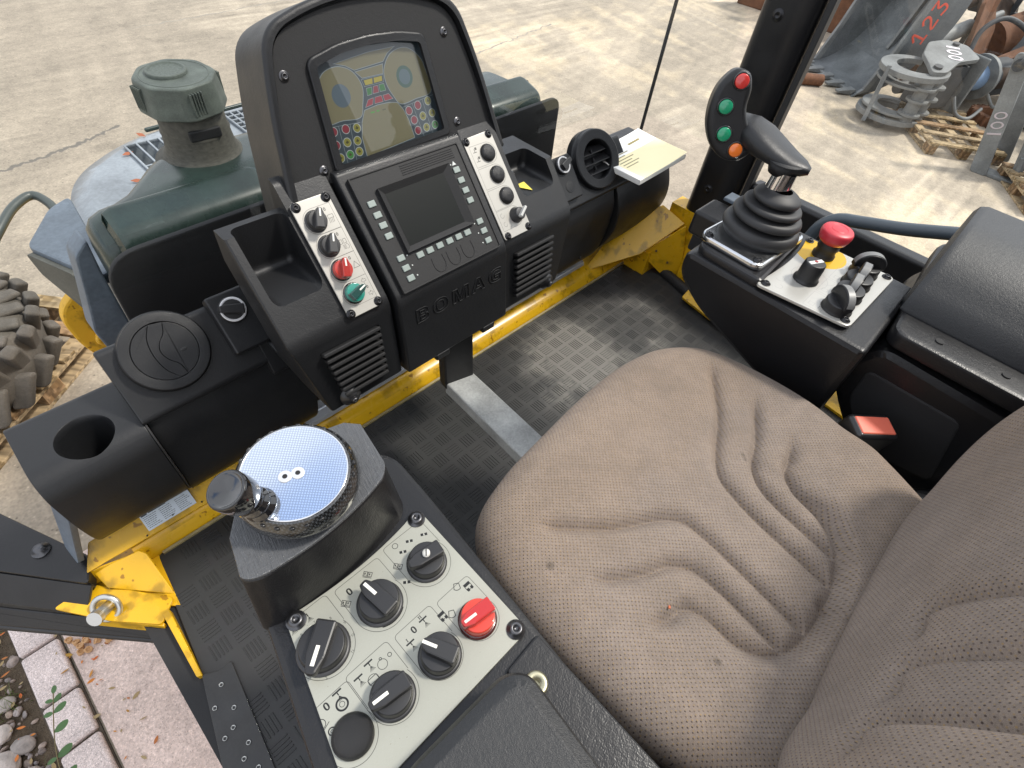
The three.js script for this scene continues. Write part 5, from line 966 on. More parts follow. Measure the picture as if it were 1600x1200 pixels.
{
  // carbon-look knob wheel
  const carb = dataTex(128, 128, (u, v, i, j) => { const a = (i >> 5) + (j >> 5), st = ((a & 1) ? (i & 31) : (j & 31)) / 31; const n = (a & 1) ? 0.10 + 0.14 * Math.sin(st * Math.PI) : 0.03 + 0.05 * Math.sin(st * Math.PI); return [n * 0.95, n, n * 1.05]; });
  const carbD = dataTex(128, 128, (u, v, i, j) => { const a = (i >> 5) + (j >> 5), st = ((a & 1) ? (i & 31) : (j & 31)) / 31; const n = (a & 1) ? 0.74 + 0.10 * Math.sin(st * Math.PI) : 0.62 + 0.10 * Math.sin(st * Math.PI); return [n * 0.95, n, n * 1.08]; });
  const w = thing('steering_knob_wheel', 'small glossy carbon-look steering wheel with spinner knob on the left console', 'steering wheel', [0.066, 0.628, -0.262]);
  w.rotation.set(0.10, 0, 0.05); w.scale.setScalar(0.92);
  const rimMat = new THREE.MeshPhysicalMaterial({ map: rep(carb, 0.008), roughness: 0.25, clearcoat: 1, clearcoatRoughness: 0.03 });
  const rim = lathe([[0.012, 0.0], [0.030, 0.003], [0.046, 0.008], [0.0525, 0.016], [0.0545, 0.024], [0.052, 0.033], [0.0475, 0.0395], [0.044, 0.0405]], 72);
  part(w, 'rim', boxUV(crease(rim, 0.6)), rimMat);
  const discMat = new THREE.MeshPhysicalMaterial({ map: rep(carbD, 0.0065), roughness: 0.14, metalness: 0.75, clearcoat: 1, clearcoatRoughness: 0.02 });
  part(w, 'disc', boxUV(lathe([[0, 0.0410], [0.0445, 0.0410], [0.0452, 0.0400]], 64)), discMat);
  part(w, 'disc_edge', new THREE.TorusGeometry(0.0450, 0.0007, 8, 72).rotateX(Math.PI / 2), M.chrome, [0, 0.0405, 0]);
  const dimple = new THREE.SphereGeometry(0.0028, 12, 8).scale(1, 0.8, 0.5);
  for (let k = 0; k < 26; k++) { const a = k / 26 * Math.PI * 2; if (a > 3.0 && a < 3.75) continue; part(w, 'grip_stud', dimple, M.blackGloss, [Math.cos(a) * 0.0500, 0.0350, Math.sin(a) * 0.0500], [0.3, -a + Math.PI / 2, 0]); }
  for (const [x, z] of [[-0.0085, -0.0005], [0.0015, 0.0035]]) part(w, 'countersunk_screw', merge(lathe([[0.0058, 0], [0.0055, 0.0006], [0.0022, 0.0006]], 24)), std(0.62, 0.62, 0.62, 0.35, { metalness: 0.6 }), [x, 0.0412, z]).add(Object.assign(new THREE.Mesh(cyl(0.0023, 0.0023, 0.0004, 6), M.blackMatt), { name: 'socket' }));
  const kn = part(w, 'spinner_knob', lathe([[0.0, 0.0], [0.0125, 0.0], [0.0125, 0.003], [0.010, 0.005], [0.0098, 0.0075], [0.0115, 0.0085], [0.0115, 0.0105], [0.0092, 0.012], [0.0090, 0.016], [0.0118, 0.020], [0.0140, 0.026], [0.0145, 0.034], [0.0142, 0.041], [0.0128, 0.0425], [0.0118, 0.0420], [0.009, 0.0395], [0, 0.038]], 48), new THREE.MeshPhysicalMaterial({ color: lin(0.008, 0.008, 0.009), roughness: 0.08, clearcoat: 1, clearcoatRoughness: 0.02 }), [-0.036, 0.0408, 0.010], [-0.10, 0, 0.30]); kn.scale.setScalar(1.15);
  part(kn, 'knob_ring', new THREE.TorusGeometry(0.0131, 0.0006, 8, 48).rotateX(Math.PI / 2), M.blackGloss, [0, 0.0420, 0]);
}
// ================================================================= right console
{
  const rc = thing('joystick_console', 'black console right of the seat with silver emergency stop panel and armrest', 'control console', [0.80, 0.45, 0.0]);
  const L = (x, y, z) => [x - 0.80, y - 0.45, z];
  const body = xprism([[-0.240, 0.636], [-0.243, 0.595], [-0.20, 0.555], [-0.05, 0.490], [0.024, 0.46], [0.020, 0.634]], 0.650, 0.848, [0.014, 0.02, 0.05, 0.05, 0.02, 0.008], 0.008);
  const q = body.attributes.position; for (let i = 0; i < q.count; i++) { if (q.getX(i) < 0.75 && q.getY(i) < 0.63) q.setX(i, q.getX(i) + (0.63 - q.getY(i)) * 0.14); }
  wpart(rc, 'body', boxUV(crease(body, 0.5)), M.panelBlack);
  wpart(rc, 'storage_housing', boxUV(crease(xprism([[0.03, 0.615], [-0.005, 0.55], [0.03, 0.50], [0.09, 0.44], [0.20, 0.40], [0.45, 0.40], [0.45, 0.60]], 0.712, 1.02, [0.02, 0.03, 0.05, 0.05, 0.05, 0.02, 0.02], 0.012), 0.5)), M.panelBlack);
  wpart(rc, 'side_cover', boxUV(slab([[0.7105, 0.575, 0.035], [0.7105, 0.575, 0.155], [0.7105, 0.47, 0.185], [0.7105, 0.455, 0.095], [0.7105, 0.52, 0.040]].reverse(), 0.006, 0.012, 0.003)), M.blackMatt);
  wpart(rc, 'housing_rim', tube([[0.708, 0.595, 0.235], [0.706, 0.535, 0.238], [0.700, 0.475, 0.205], [0.694, 0.435, 0.160], [0.690, 0.420, 0.125]], 0.008, 30, 8), M.panelBlack);
  // arm rest: rounded pad on a flange
  wpart(rc, 'armrest_flange', yprism([[0.704, 0.026], [0.985, 0.006], [1.03, 0.04], [1.03, 0.45], [0.704, 0.45]], 0.622, 0.645, [0.02, 0.02, 0.03, 0.02, 0.02], 0.005), M.panelBlack);
  wpart(rc, 'armrest_pad', zprism([[0.752, 0.640], [0.764, 0.666], [0.812, 0.706], [0.87, 0.722], [0.99, 0.716], [1.02, 0.69], [1.02, 0.640]], 0.014, 0.45, [0.01, 0.03, 0.05, 0.03, 0.03, 0.02, 0.005], 0.012), M.pad);
  const holeG = zc(0.005, 0.005, 0.002, 16);
  for (const [x, z] of [[0.730, 0.075], [0.732, 0.15]]) part(rc, 'flange_hole', holeG, M.blackMatt, L(x, 0.6445, z), UP);
  // joystick riser and black rear box
  wpart(rc, 'front_box', boxUV(rb(0.06, 0.04, 0.05, 0.006).translate(0.775, 0.622, -0.262)), M.panelBlack);
  wpart(rc, 'box_lid', boxUV(rb(0.026, 0.006, 0.020, 0.002).translate(0.815, 0.648, -0.262)), M.fender);
  wpart(rc, 'ramp', yprism([[0.658, -0.232], [0.79, -0.242], [0.83, -0.20], [0.815, -0.138], [0.655, -0.130]], 0.630, 0.646, [0.02, 0.02, 0.02, 0.02, 0.01], 0.005), M.panelBlack);
  // plate
  const tex = plateTex(0.19, 0.14, (g, W, H) => {
    g.strokeStyle = '#8b8b88'; g.lineWidth = 3; const X = u => (u - 0.645) * 1e4, Y = v => H - (v - 0.008) * 1e4;
    g.fillStyle = '#d6a800'; g.beginPath(); g.arc(X(0.796), Y(0.106), 360, 0, 7); g.fill();
    for (let k = 0; k < 4; k++) { const u = 0.664 + k * 0.0425; g.strokeRect(X(u), Y(0.0745), 380, 230); g.strokeRect(X(u) + 60, Y(0.07), 70, 70); g.beginPath(); g.moveTo(X(u) + 200, Y(0.071)); g.lineTo(X(u) + 300, Y(0.062)); g.stroke(); g.fillStyle = '#8a8986'; g.font = 'bold 60px sans-serif'; g.fillText('0', X(u) + 200, Y(0.056)); g.fillRect(X(u) + 60, Y(0.057), 70, 10); }
    g.beginPath(); g.arc(X(0.725), Y(0.092), 240, 0, 7); g.stroke(); g.beginPath(); g.arc(X(0.690), Y(0.118), 60, 0, 4); g.stroke(); g.beginPath(); g.arc(X(0.672), Y(0.112), 50, 0, 4); g.stroke();
  });
  const pts = [[0.651, 0.135], [0.667, 0.014], [0.829, 0.010], [0.823, 0.138], [0.79, 0.131], [0.74, 0.1275], [0.69, 0.131]];
  const xs = [0.645, 0.835], ys = [0.008, 0.148];
  const g = extr(roundShape(pts, [0.008, 0.010, 0.010, 0.012, 0.04, 0.04, 0.03]), 0.004, 0.0008), gp = g.attributes.position, gu = g.attributes.uv;
  for (let i = 0; i < gp.count; i++) gu.setXY(i, (gp.getX(i) - xs[0]) / (xs[1] - xs[0]), (gp.getY(i) - ys[0]) / (ys[1] - ys[0]));
  const pl = part(rc, 'switch_panel', g, new THREE.MeshPhysicalMaterial({ map: tex, roughness: 0.3, metalness: 0.35 }), L(0, 0.6385, 0), [UP[0], 0, 0], 'silver panel with emergency stop and selector switches');
  const z0 = 0.004;
  part(pl, 'emergency_stop', merge(col(zlathe([[0.0155, 0], [0.0155, 0.004], [0.0135, 0.006], [0.0135, 0.014], [0.0150, 0.0145], [0.0150, 0.026], [0.0135, 0.026]], 32), 0.02, 0.02, 0.02), col(zlathe([[0.0130, 0.022], [0.0185, 0.026], [0.0205, 0.031], [0.0215, 0.036], [0.0212, 0.040], [0.0195, 0.0428], [0.012, 0.0440], [0.0118, 0.0435], [0.0102, 0.0435], [0.0100, 0.0441], [0, 0.0444]], 48), 0.50, 0.03, 0.045)), M.knobV, [0.794, 0.102, z0], [0, 0, 0], 'red mushroom emergency stop button');
  part(pl, 'key_switch', merge(col(zlathe([[0.0165, 0], [0.0165, 0.003], [0.0142, 0.005], [0.0140, 0.020], [0.0132, 0.0275], [0.0115, 0.0285], [0, 0.0285]], 32), 0.013, 0.013, 0.014), col(rb(0.022, 0.006, 0.0012, 0.001).rotateZ(-0.45).translate(0, 0, 0.0286), 0.62, 0.62, 0.6), col(zc(0.0022, 0.0022, 0.0012, 12).translate(0, 0, 0.0286), 0.28, 0.02, 0.02)), M.knobV, [0.716, 0.094, z0]);
  const lens = (k, h0) => { const q = []; for (let i = 0; i <= 20; i++) { const t = Math.PI * i / 20; q.push([0.0165 * k * Math.cos(t), h0 + 0.0175 * k * Math.pow(Math.sin(t), 0.8)]); } const sh = new THREE.Shape(); q.forEach((p, i) => i ? sh.lineTo(...p) : sh.moveTo(...p)); return sh; };
  const rimS = (() => { const q = []; for (let i = 1; i <= 19; i++) { const t = Math.PI * i / 20; q.push([0.0165 * Math.cos(t), 0.010 + 0.0175 * Math.pow(Math.sin(t), 0.8)]); } const inn = q.map(([x, y]) => [x * 0.93, 0.010 + (y - 0.010) * 0.90]).reverse(); const sh = new THREE.Shape(); [...q, ...inn].forEach((p, i) => i ? sh.lineTo(...p) : sh.moveTo(...p)); return sh; })();
  const sel = (a) => merge(col(zlathe([[0.0150, 0], [0.0150, 0.002], [0.0140, 0.003], [0.0138, 0.010], [0.0128, 0.012], [0, 0.012]], 30), 0.011, 0.011, 0.012),
    col(extr(lens(1, 0.010), 0.009, 0.0015).rotateX(Math.PI / 2).translate(0, 0.0045, 0).rotateZ(a), 0.012, 0.012, 0.013),
    col(extr(rimS, 0.0066, 0).translate(0, 0.0006, 0).rotateX(Math.PI / 2).translate(0, 0.0033, 0).rotateZ(a), 0.17, 0.17, 0.165));
  [[0.689, 0.040, 0.75], [0.727, 0.041, 0.12], [0.763, 0.043, 0.12], [0.800, 0.046, -0.95]].forEach(([x, v, a]) => part(pl, 'selector_switch', sel(a).scale(1.28, 1.28, 1.15), M.knobV, [x, v, z0]));
  for (const [x, v] of [[0.662, 0.126], [0.676, 0.023], [0.820, 0.019], [0.815, 0.131]]) part(pl, 'screw', screwGeo(0.0042), M.screwDark, [x, v, z0]);
}
// ================================================================= joystick
{
  const j = thing('joystick', 'black joystick with four coloured buttons and rubber bellows', 'joystick', [0.735, 0.646, -0.185]);
  const base = part(j, 'base_plate', boxUV(extr(roundShape([[-0.064, 0.056], [-0.068, -0.042], [0.062, -0.050], [0.078, 0.045]], [0.02, 0.014, 0.014, 0.03]), 0.010, 0.003).rotateX(-Math.PI / 2)), M.steelPlate, [0, 0, 0]);
  for (const [x, z] of [[-0.057, -0.043], [-0.057, 0.032], [0.055, 0.038]]) part(base, 'screw', screwGeo(0.0042), M.screwDark, [x, 0.010, z], UP);
  const bell = [[0.055, 0.006]]; [[0.0615, 0.022], [0.057, 0.036], [0.0445, 0.043], [0.0545, 0.049], [0.051, 0.061], [0.038, 0.066], [0.0455, 0.071], [0.043, 0.080], [0.029, 0.084], [0.036, 0.089], [0.035, 0.098], [0.026, 0.106], [0.0175, 0.110]].forEach(p => bell.push(p));
  const bc = new THREE.SplineCurve(bell.map(p => new THREE.Vector2(...p))).getPoints(120);
  part(j, 'bellows', new THREE.LatheGeometry(bc.map(p => new THREE.Vector2(p.x * 0.88, p.y * 0.66 + 0.003)), 56), M.rubber, [0.008, 0, -0.002], [0.03, 0, -0.05]);
  part(j, 'collar', cyl(0.0155, 0.0165, 0.030, 32), M.chrome, [0.014, 0.083, -0.006], [0.03, 0, -0.05]);
  // handle: flat palm grip with a raised kidney-shaped head carrying the buttons, given as outline in the head's plane
  const H = V3(0.735, 0.646, -0.185);
  const head = new THREE.Group();
  const hs = new THREE.Shape();
  const hp = new THREE.CatmullRomCurve3([[-0.012, 0.052], [-0.026, 0.036], [-0.036, 0.008], [-0.034, -0.022], [-0.022, -0.042], [-0.004, -0.050], [0.014, -0.044], [0.020, -0.026], [0.014, -0.006], [0.014, 0.012], [0.022, 0.032], [0.022, 0.050], [0.008, 0.060]].map(p => V3(p[0], p[1], 0)), true).getPoints(70);
  hp.forEach((p, i) => i ? hs.lineTo(p.x, p.y) : hs.moveTo(p.x, p.y));
  const hg = extr(hs, 0.030, 0.007, 4).translate(0, 0, -0.030);
  // plane of the head faces the driver's eyes
  const hRot = [-0.42, -0.92, 0.12], hPos = [-0.002, 0.135, -0.088];
  const hd = part(j, 'handle_head', boxUV(hg), M.dash, hPos, hRot);
  const cols = [[0.010, 0.045, 0.55, 0.035, 0.03], [-0.012, 0.022, 0.01, 0.27, 0.13], [-0.018, -0.010, 0.01, 0.27, 0.13], [-0.006, -0.034, 0.75, 0.17, 0.02]];
  for (const [u, v, r, g2, b] of cols) part(hd, 'button', merge(col(zlathe([[0.0108, -0.002], [0.0108, 0.002], [0.0092, 0.003], [0.0088, 0.001]], 28), 0.015, 0.015, 0.016), col(zlathe([[0.0086, 0.0], [0.0086, 0.004], [0.0078, 0.0052], [0.004, 0.0060], [0, 0.0062]], 28), r, g2, b)), M.knobGloss, [u, v, 0], [0, 0, 0], `${r > 0.7 ? 'orange' : r > 0.3 ? 'red' : 'green'} push button`);
  const gs = new THREE.CatmullRomCurve3([[0, 0, 0]].map(() => V3()));
  // palm rest: lofted rings from the head down to the tail
  const rings = [[0.026, 0.119, -0.092, 0.022, 0.018], [0.030, 0.118, -0.074, 0.034, 0.018], [0.031, 0.114, -0.052, 0.039, 0.016], [0.028, 0.110, -0.030, 0.034, 0.013], [0.025, 0.106, -0.006, 0.026, 0.010], [0.024, 0.105, 0.010, 0.016, 0.008], [0.023, 0.105, 0.019, 0.006, 0.004]];
  const N = 28, pos = [], idx = [];
  rings.forEach(([x, y, z, a, b], k) => { for (let i = 0; i < N; i++) { const t = i / N * Math.PI * 2, c = Math.sign(Math.cos(t)) * Math.pow(Math.abs(Math.cos(t)), 0.8), s2 = Math.sign(Math.sin(t)) * Math.pow(Math.abs(Math.sin(t)), 0.8); pos.push(x + c * a * 0.97, y + s2 * b, z - c * a * 0.22); } });
  for (let k = 0; k < rings.length - 1; k++) for (let i = 0; i < N; i++) { const a = k * N + i, b = k * N + (i + 1) % N; idx.push(a, a + N, b, b, a + N, b + N); }
  for (const [k, f] of [[0, 1], [rings.length - 1, -1]]) { const c = pos.length / 3; pos.push(rings[k][0], rings[k][1], rings[k][2]); for (let i = 0; i < N; i++) { const a = k * N + i, b = k * N + (i + 1) % N; f > 0 ? idx.push(c, a, b) : idx.push(c, b, a); } }
  const pgm = new THREE.BufferGeometry(); pgm.setAttribute('position', new THREE.BufferAttribute(new Float32Array(pos), 3)); pgm.setIndex(idx); pgm.computeVertexNormals();
  part(j, 'palm_rest', boxUV(pgm), M.dash);
  part(j, 'handle_neck', lathe([[0.0, 0.0], [0.017, 0.0], [0.019, 0.006], [0.026, 0.018], [0.0, 0.020]], 32), M.dash, [0.016, 0.092, -0.012]);
}
// keys hanging in the corner, grab rail at the window
{
  const k = thing('key_ring', 'steel key ring with small keys beside the right console', 'key ring', [1.03, 0.46, -0.345]);
  part(k, 'ring', new THREE.TorusGeometry(0.024, 0.004, 10, 36), M.zinc, [0, 0, 0], [-0.9, 0.5, 0]);
  part(k, 'tag', boxUV(rb(0.012, 0.03, 0.004, 0.002)), M.yellow, [0.0, 0.018, -0.012], [-0.6, 0.3, 0.5]);
  part(k, 'bracket', boxUV(rb(0.03, 0.06, 0.03, 0.005)), M.blackMatt, [0.01, -0.03, -0.02]);
}
single('grab_rail', 'dark grey bent tube grab rail in front of the right side window', 'grab rail', tube([[1.29, 0.30, -0.225], [1.29, 0.40, -0.214], [1.292, 0.450, -0.203], [1.296, 0.473, -0.180], [1.30, 0.485, -0.14], [1.30, 0.51, -0.06], [1.30, 0.545, 0.03], [1.30, 0.585, 0.14], [1.30, 0.60, 0.30], [1.30, 0.595, 0.42], [1.31, 0.55, 0.47], [1.40, 0.40, 0.48], [1.52, 0.33, 0.48]], 0.0135, 90, 14).translate(-1.29, -0.30, 0.225), std(0.06, 0.075, 0.09, 0.4), [1.29, 0.30, -0.225]);
// belt buckle
{
  const b = thing('seat_belt_buckle', 'black seat belt buckle with orange-red release between seat and right console', 'belt buckle', [0.658, 0.430, 0.066]);
  b.rotation.set(0.10, 0.85, 0.05); b.scale.setScalar(1.08);
  part(b, 'housing', boxUV(rb(0.034, 0.10, 0.056, 0.006, 3)), M.blackGloss, [0, 0.06, 0]);
  part(b, 'release_button', boxUV(rb(0.024, 0.008, 0.046, 0.002)), std(0.75, 0.16, 0.10, 0.45), [0, 0.1075, 0]);
}
// ================================================================= driver seat
{
  // woven cover: fine twill with staggered dark and straw-coloured flecks
  const tile = 0.046, px = 768, NC = 9;              // a tile of 9 x 9 staggered flecks, no two quite alike
  const flecks = [];
  for (let r = 0; r < NC * 2; r++) for (let q = 0; q < NC; q++) flecks.push([(q + (r & 1 ? 0.5 : 0) + 0.10 * (hash2(q, r, 91) - 0.5)) / NC, (r + 0.5 + 0.16 * (hash2(q, r, 92) - 0.5)) / (NC * 2), 0.45 + 0.55 * hash2(q, r, 93), 0.25 + 0.75 * hash2(q, r, 94)]);
  const fc = new Float32Array(px * px * 3), fh = new Float32Array(px * px);
  for (let j = 0; j < px; j++) for (let i = 0; i < px; i++) {
    const u = i / px, v = j / px, yarn = 0.5 + 0.5 * Math.sin((u * 96 + v * 48) * Math.PI * 2), weft = 0.5 + 0.5 * Math.sin((v * 108) * Math.PI * 2);
    const n = 0.78 + 0.12 * yarn + 0.08 * weft + 0.16 * (hash2(i >> 2, j >> 2, 5) - 0.5) + 0.12 * (fbm(u, v, 24, 3, 96) - 0.5), q = (j * px + i) * 3;
    fc[q] = n * 0.99; fc[q + 1] = n * 0.945; fc[q + 2] = n * 0.91; fh[j * px + i] = 0.55 + 0.2 * yarn + 0.15 * weft;
  }
  for (const [cu, cv, dk, lt] of flecks) for (const [du, dv, amt, light] of [[-0.012, 0.0, dk, 0], [0.016, -0.006, lt, 1]]) {
    const ci = (cu + du) * px, cj = (cv + dv) * px, ru = 0.0105 * px, rv = 0.0165 * px;
    for (let y = Math.floor(cj - rv * 1.4); y <= cj + rv * 1.4; y++) for (let x = Math.floor(ci - ru * 1.4); x <= ci + ru * 1.4; x++) {
      const m = amt * smooth(1.3, 0.7, Math.hypot((x - ci) / ru, (y - cj) / rv)); if (m <= 0) continue;
      const o = ((y + px) % px) * px + (x + px) % px, t = light ? [0.98, 0.86, 0.62] : [0.42, 0.36, 0.35];
      for (let e = 0; e < 3; e++) fc[o * 3 + e] = mix(fc[o * 3 + e], t[e], m * 0.9);
      fh[o] += light ? 0.15 * m : -0.45 * m;
    }
  }
  const fab = dataTex(px, px, (u, v, i, j) => { const o = (j * px + i) * 3; return [fc[o], fc[o + 1], fc[o + 2]]; });
  const fabBump = dataTex(px, px, (u, v, i, j) => { const h = clamp(fh[j * px + i]); return [h, h, h]; }, false);
  const fabric = new THREE.MeshPhysicalMaterial({ color: lin(0.362, 0.328, 0.300), map: rep(fab, tile), bumpMap: rep(fabBump, tile), bumpScale: 0.0008, roughness: 0.95, vertexColors: true, sheen: 0.25, sheenRoughness: 0.6, sheenColor: lin(0.5, 0.48, 0.5) });
  const segDist = (x, z, a, b) => { const dx = b[0] - a[0], dz = b[1] - a[1], t = clamp(((x - a[0]) * dx + (z - a[1]) * dz) / (dx * dx + dz * dz)); return Math.hypot(x - a[0] - t * dx, z - a[1] - t * dz); };
  function polyDist(x, z, pts) { let m = 1e9; for (let i = 0; i < pts.length - 1; i++) m = Math.min(m, segDist(x, z, pts[i], pts[i + 1])); return m; }
  const curve = (pts, n = 26) => new THREE.CatmullRomCurve3(pts.map(p => V3(p[0], p[1], 0)), false, 'centripetal').getPoints(n).map(p => [p.x, p.y]);
  function cushion(outline, center, rings, seg, height, edge, drop, marks = []) {   // polar grid over a closed outline; returns positions in (a, b, h)
    const loop = new THREE.CatmullRomCurve3(outline.map(p => V3(p[0], p[1], 0)), true, 'centripetal').getPoints(600);
    const polar = loop.map(p => { const dx = p.x - center[0], dy = p.y - center[1]; return [Math.atan2(dy, dx), Math.hypot(dx, dy)]; }).sort((a, b) => a[0] - b[0]);
    const R = t => { let k = polar.findIndex(p => p[0] > t); if (k <= 0) k = 0; const b = polar[k], a = polar[(k + polar.length - 1) % polar.length]; let w = b[0] - a[0]; if (w < 0) w += 2 * Math.PI; let s = t - a[0]; if (s < 0) s += 2 * Math.PI; return a[1] + (b[1] - a[1]) * clamp(w > 1e-6 ? s / w : 0); };
    const P = [], C = [], UV = [], I = [];
    for (let r = 0; r <= rings + 8; r++) for (let s = 0; s < seg; s++) {
      const t = -Math.PI + (s + 0.5) / seg * Math.PI * 2, Rm = R(t), k = Math.min(1, r / rings);
      const a = center[0] + Math.cos(t) * Rm * k, b = center[1] + Math.sin(t) * Rm * k;
      const d = Rm * (1 - k);                               // distance to the rim along the ray
      let h = height(a, b, d);
      if (d < edge) { const q = 1 - d / edge; h -= edge * (1 - Math.sqrt(Math.max(0, 1 - q * q))); }
      let in_ = 0;
      if (r > rings) { const e = (r - rings) / 8; h -= drop * e; in_ = 0.012 * e * e; }
      P.push([a - Math.cos(t) * in_, b - Math.sin(t) * in_, h]);
      let w = 0.92 + 0.16 * (vnoise(a * 22 + 50, b * 22 + 50, 4096, 61) - 0.5) + 0.12 * (vnoise(a * 90 + 50, b * 90 + 50, 4096, 62) - 0.5); const br = 0.45 * smooth(0.2, 0.8, vnoise(a * 7 + 30, b * 7 + 30, 4096, 63) * 0.7 + 0.3 * vnoise(a * 30, b * 30 + 9, 4096, 64));
      for (const [sx, sz, sr] of marks) w *= 1 - 0.4 * smooth(sr * 1.3, sr * 0.5, Math.hypot(a - sx, b - sz));
      C.push(w * mix(1, 1.02, br), w * mix(1, 0.93, br), w * mix(1, 0.80, br));
      UV.push(a, b - (r > rings ? drop * (r - rings) / 8 : 0));
    }
    for (let r = 0; r < rings + 8; r++) for (let s = 0; s < seg; s++) { const a = r * seg + s, b = r * seg + (s + 1) % seg; I.push(a, b, a + seg, b, b + seg, a + seg); }
    return { P, C, UV, I };
  }
  function build(c, f) {
    const g = new THREE.BufferGeometry(), a = new Float32Array(c.P.length * 3);
    c.P.forEach((p, i) => a.set(f(p), i * 3));
    g.setAttribute('position', new THREE.BufferAttribute(a, 3)); g.setAttribute('uv', new THREE.BufferAttribute(new Float32Array(c.UV), 2)); g.setAttribute('color', new THREE.BufferAttribute(new Float32Array(c.C), 3));
    g.setIndex(c.I); g.computeVertexNormals(); return g;
  }
  const seat = thing('driver_seat', 'driver seat with grey-brown flecked woven cover and pressed grooves', 'seat', [0.40, 0.30, 0.05]);
  const out = [[0.158, -0.094], [0.172, -0.140], [0.200, -0.178], [0.255, -0.198], [0.343, -0.210], [0.44, -0.218], [0.515, -0.216], [0.575, -0.200], [0.620, -0.162], [0.640, -0.110], [0.647, -0.042], [0.642, 0.032], [0.622, 0.10], [0.590, 0.17], [0.55, 0.235], [0.40, 0.25], [0.25, 0.235], [0.192, 0.16], [0.162, 0.085], [0.154, 0.0]];
  const mid = 0.392;
  const gr = [];
  for (const s of [-1, 1]) {
    gr.push([curve([[mid + s * 0.186, -0.128], [mid + s * 0.112, -0.066], [mid + s * 0.066, -0.040], [mid + s * 0.042, -0.020], [mid + s * 0.034, 0.012], [mid + s * 0.032, 0.130]]), 0.0100, 0.0066]);
    gr.push([curve([[mid + s * 0.182, -0.052], [mid + s * 0.122, -0.014], [mid + s * 0.090, 0.000], [mid + s * 0.073, 0.020], [mid + s * 0.067, 0.050], [mid + s * 0.066, 0.122]]), 0.0105, 0.0066]);
  }
  // the outermost groove runs round the back of the pan as one line
  const half = s => [[mid + s * 0.168, 0.012], [mid + s * 0.134, 0.028], [mid + s * 0.112, 0.034], [mid + s * 0.101, 0.052], [mid + s * 0.096, 0.088], [mid + s * 0.078, 0.116], [mid + s * 0.045, 0.130]];
  gr.push([curve([...half(-1), [mid, 0.134], ...half(1).reverse()], 60), 0.0115, 0.0070]);
  const H = (xw, z, d) => {
    const x = xw + 0.13 * z;                 // the seat is turned a little on its swivel
    let y = 0.548 - 0.5 * Math.pow(Math.max(0, -(z + 0.10)), 2) * 1.2;
    const wx = Math.abs(x - mid);
    y += 0.006 * smooth(0.10, 0.2, wx) * smooth(-0.12, 0.02, z);
    const inPan = smooth(0.012, -0.004, Math.hypot(Math.max(0, wx - 0.02) / 0.072, Math.max(0, z - 0.075) / 0.052) * 0.06 - 0.06) * smooth(-0.06, 0.05, z);
    y -= 0.004 * inPan;
    let deep = 0;
    for (const [pts, dep, wd] of gr) { const q = polyDist(x, z, pts), e = q / wd; if (e < 4) { const pe = pts[pts.length - 1], t = smooth(0.002, 0.035, Math.hypot(x - pts[0][0], z - pts[0][1])) * (pe[1] < 0.05 ? smooth(0.002, 0.035, Math.hypot(x - pe[0], z - pe[1])) : 1); deep = Math.max(deep, dep * 1.25 * Math.exp(-Math.pow(e, 1.35)) * (0.1 + 0.9 * t)); } }
    y -= deep;
    const er = Math.hypot((x - mid) / 0.098, Math.max(0, z - 0.078) / 0.056);   // padded roll behind the pan
    y += 0.010 * smooth(1.0, 1.25, er) * smooth(0.045, 0.10, z);
    const qs = segDist(x, z, [mid + 0.004, 0.13], [mid + 0.004, 0.21]) / 0.006; if (qs < 3) y -= 0.006 * Math.exp(-qs * qs);
    return y;
  };
  const cg = build(cushion(out, [0.40, 0.0], 190, 520, H, 0.045, 0.06, [[0.479, -0.015, 0.003], [0.476, -0.010, 0.0025], [0.207, -0.083, 0.0045], [0.249, 0.078, 0.0035]]), p => [p[0], p[2], p[1]]);


  wpart(seat, 'seat_cushion', cg, fabric);
  wpart(seat, 'seat_pan', yprism([[0.20, -0.15], [0.60, -0.15], [0.60, 0.22], [0.20, 0.22]], 0.40, 0.47, 0.05, 0.01), M.blackMatt);
  wpart(seat, 'suspension', boxUV(rb(0.36, 0.40, 0.36, 0.02).translate(0.40, 0.20, 0.06)), M.blackMatt);
  wpart(seat, 'recliner_bracket', boxUV(rb(0.012, 0.09, 0.13, 0.004).rotateX(-0.5).translate(0.618, 0.495, 0.21)), M.blackGloss);
  // back rest: (a = across, b = up the back, h = towards the driver)
  const ob = [[0.150, 0.09], [0.190, 0.030], [0.26, 0.008], [0.36, 0.0], [0.44, 0.0], [0.52, 0.008], [0.575, 0.040], [0.610, 0.090], [0.630, 0.16], [0.640, 0.25], [0.63, 0.42], [0.61, 0.55], [0.40, 0.60], [0.20, 0.55], [0.15, 0.42], [0.145, 0.25]];
  const bg = [];
  for (const a of [0.352, 0.296, 0.240]) bg.push(curve([[a - 0.028, 0.112], [a - 0.010, 0.108], [a - 0.001, 0.124], [a, 0.16], [a - 0.004, 0.24], [a - 0.010, 0.36]]));
  const HB = (a, b) => {
    let h = 0.075 + 0.020 * smooth(0.0, 0.18, b) - 0.018 * smooth(0.30, 0.55, b);
    h += 0.014 * smooth(0.13, 0.22, Math.abs(a - 0.408));
    for (const pts of bg) { const e = polyDist(a, b, pts) / 0.0065; if (e < 4) h -= 0.010 * Math.exp(-Math.pow(e, 1.35)); }
    return h;
  };
  const th = 0.30, by = 0.530, bz = 0.207;         // lean of the back and its lower rear edge
  const bgm = build(cushion(ob, [0.408, 0.28], 130, 360, HB, 0.04, 0.05), p => [p[0], by + p[1] * Math.cos(th) + p[2] * Math.sin(th), bz + p[1] * Math.sin(th) - p[2] * Math.cos(th)]);

  wpart(seat, 'backrest', bgm, fabric);
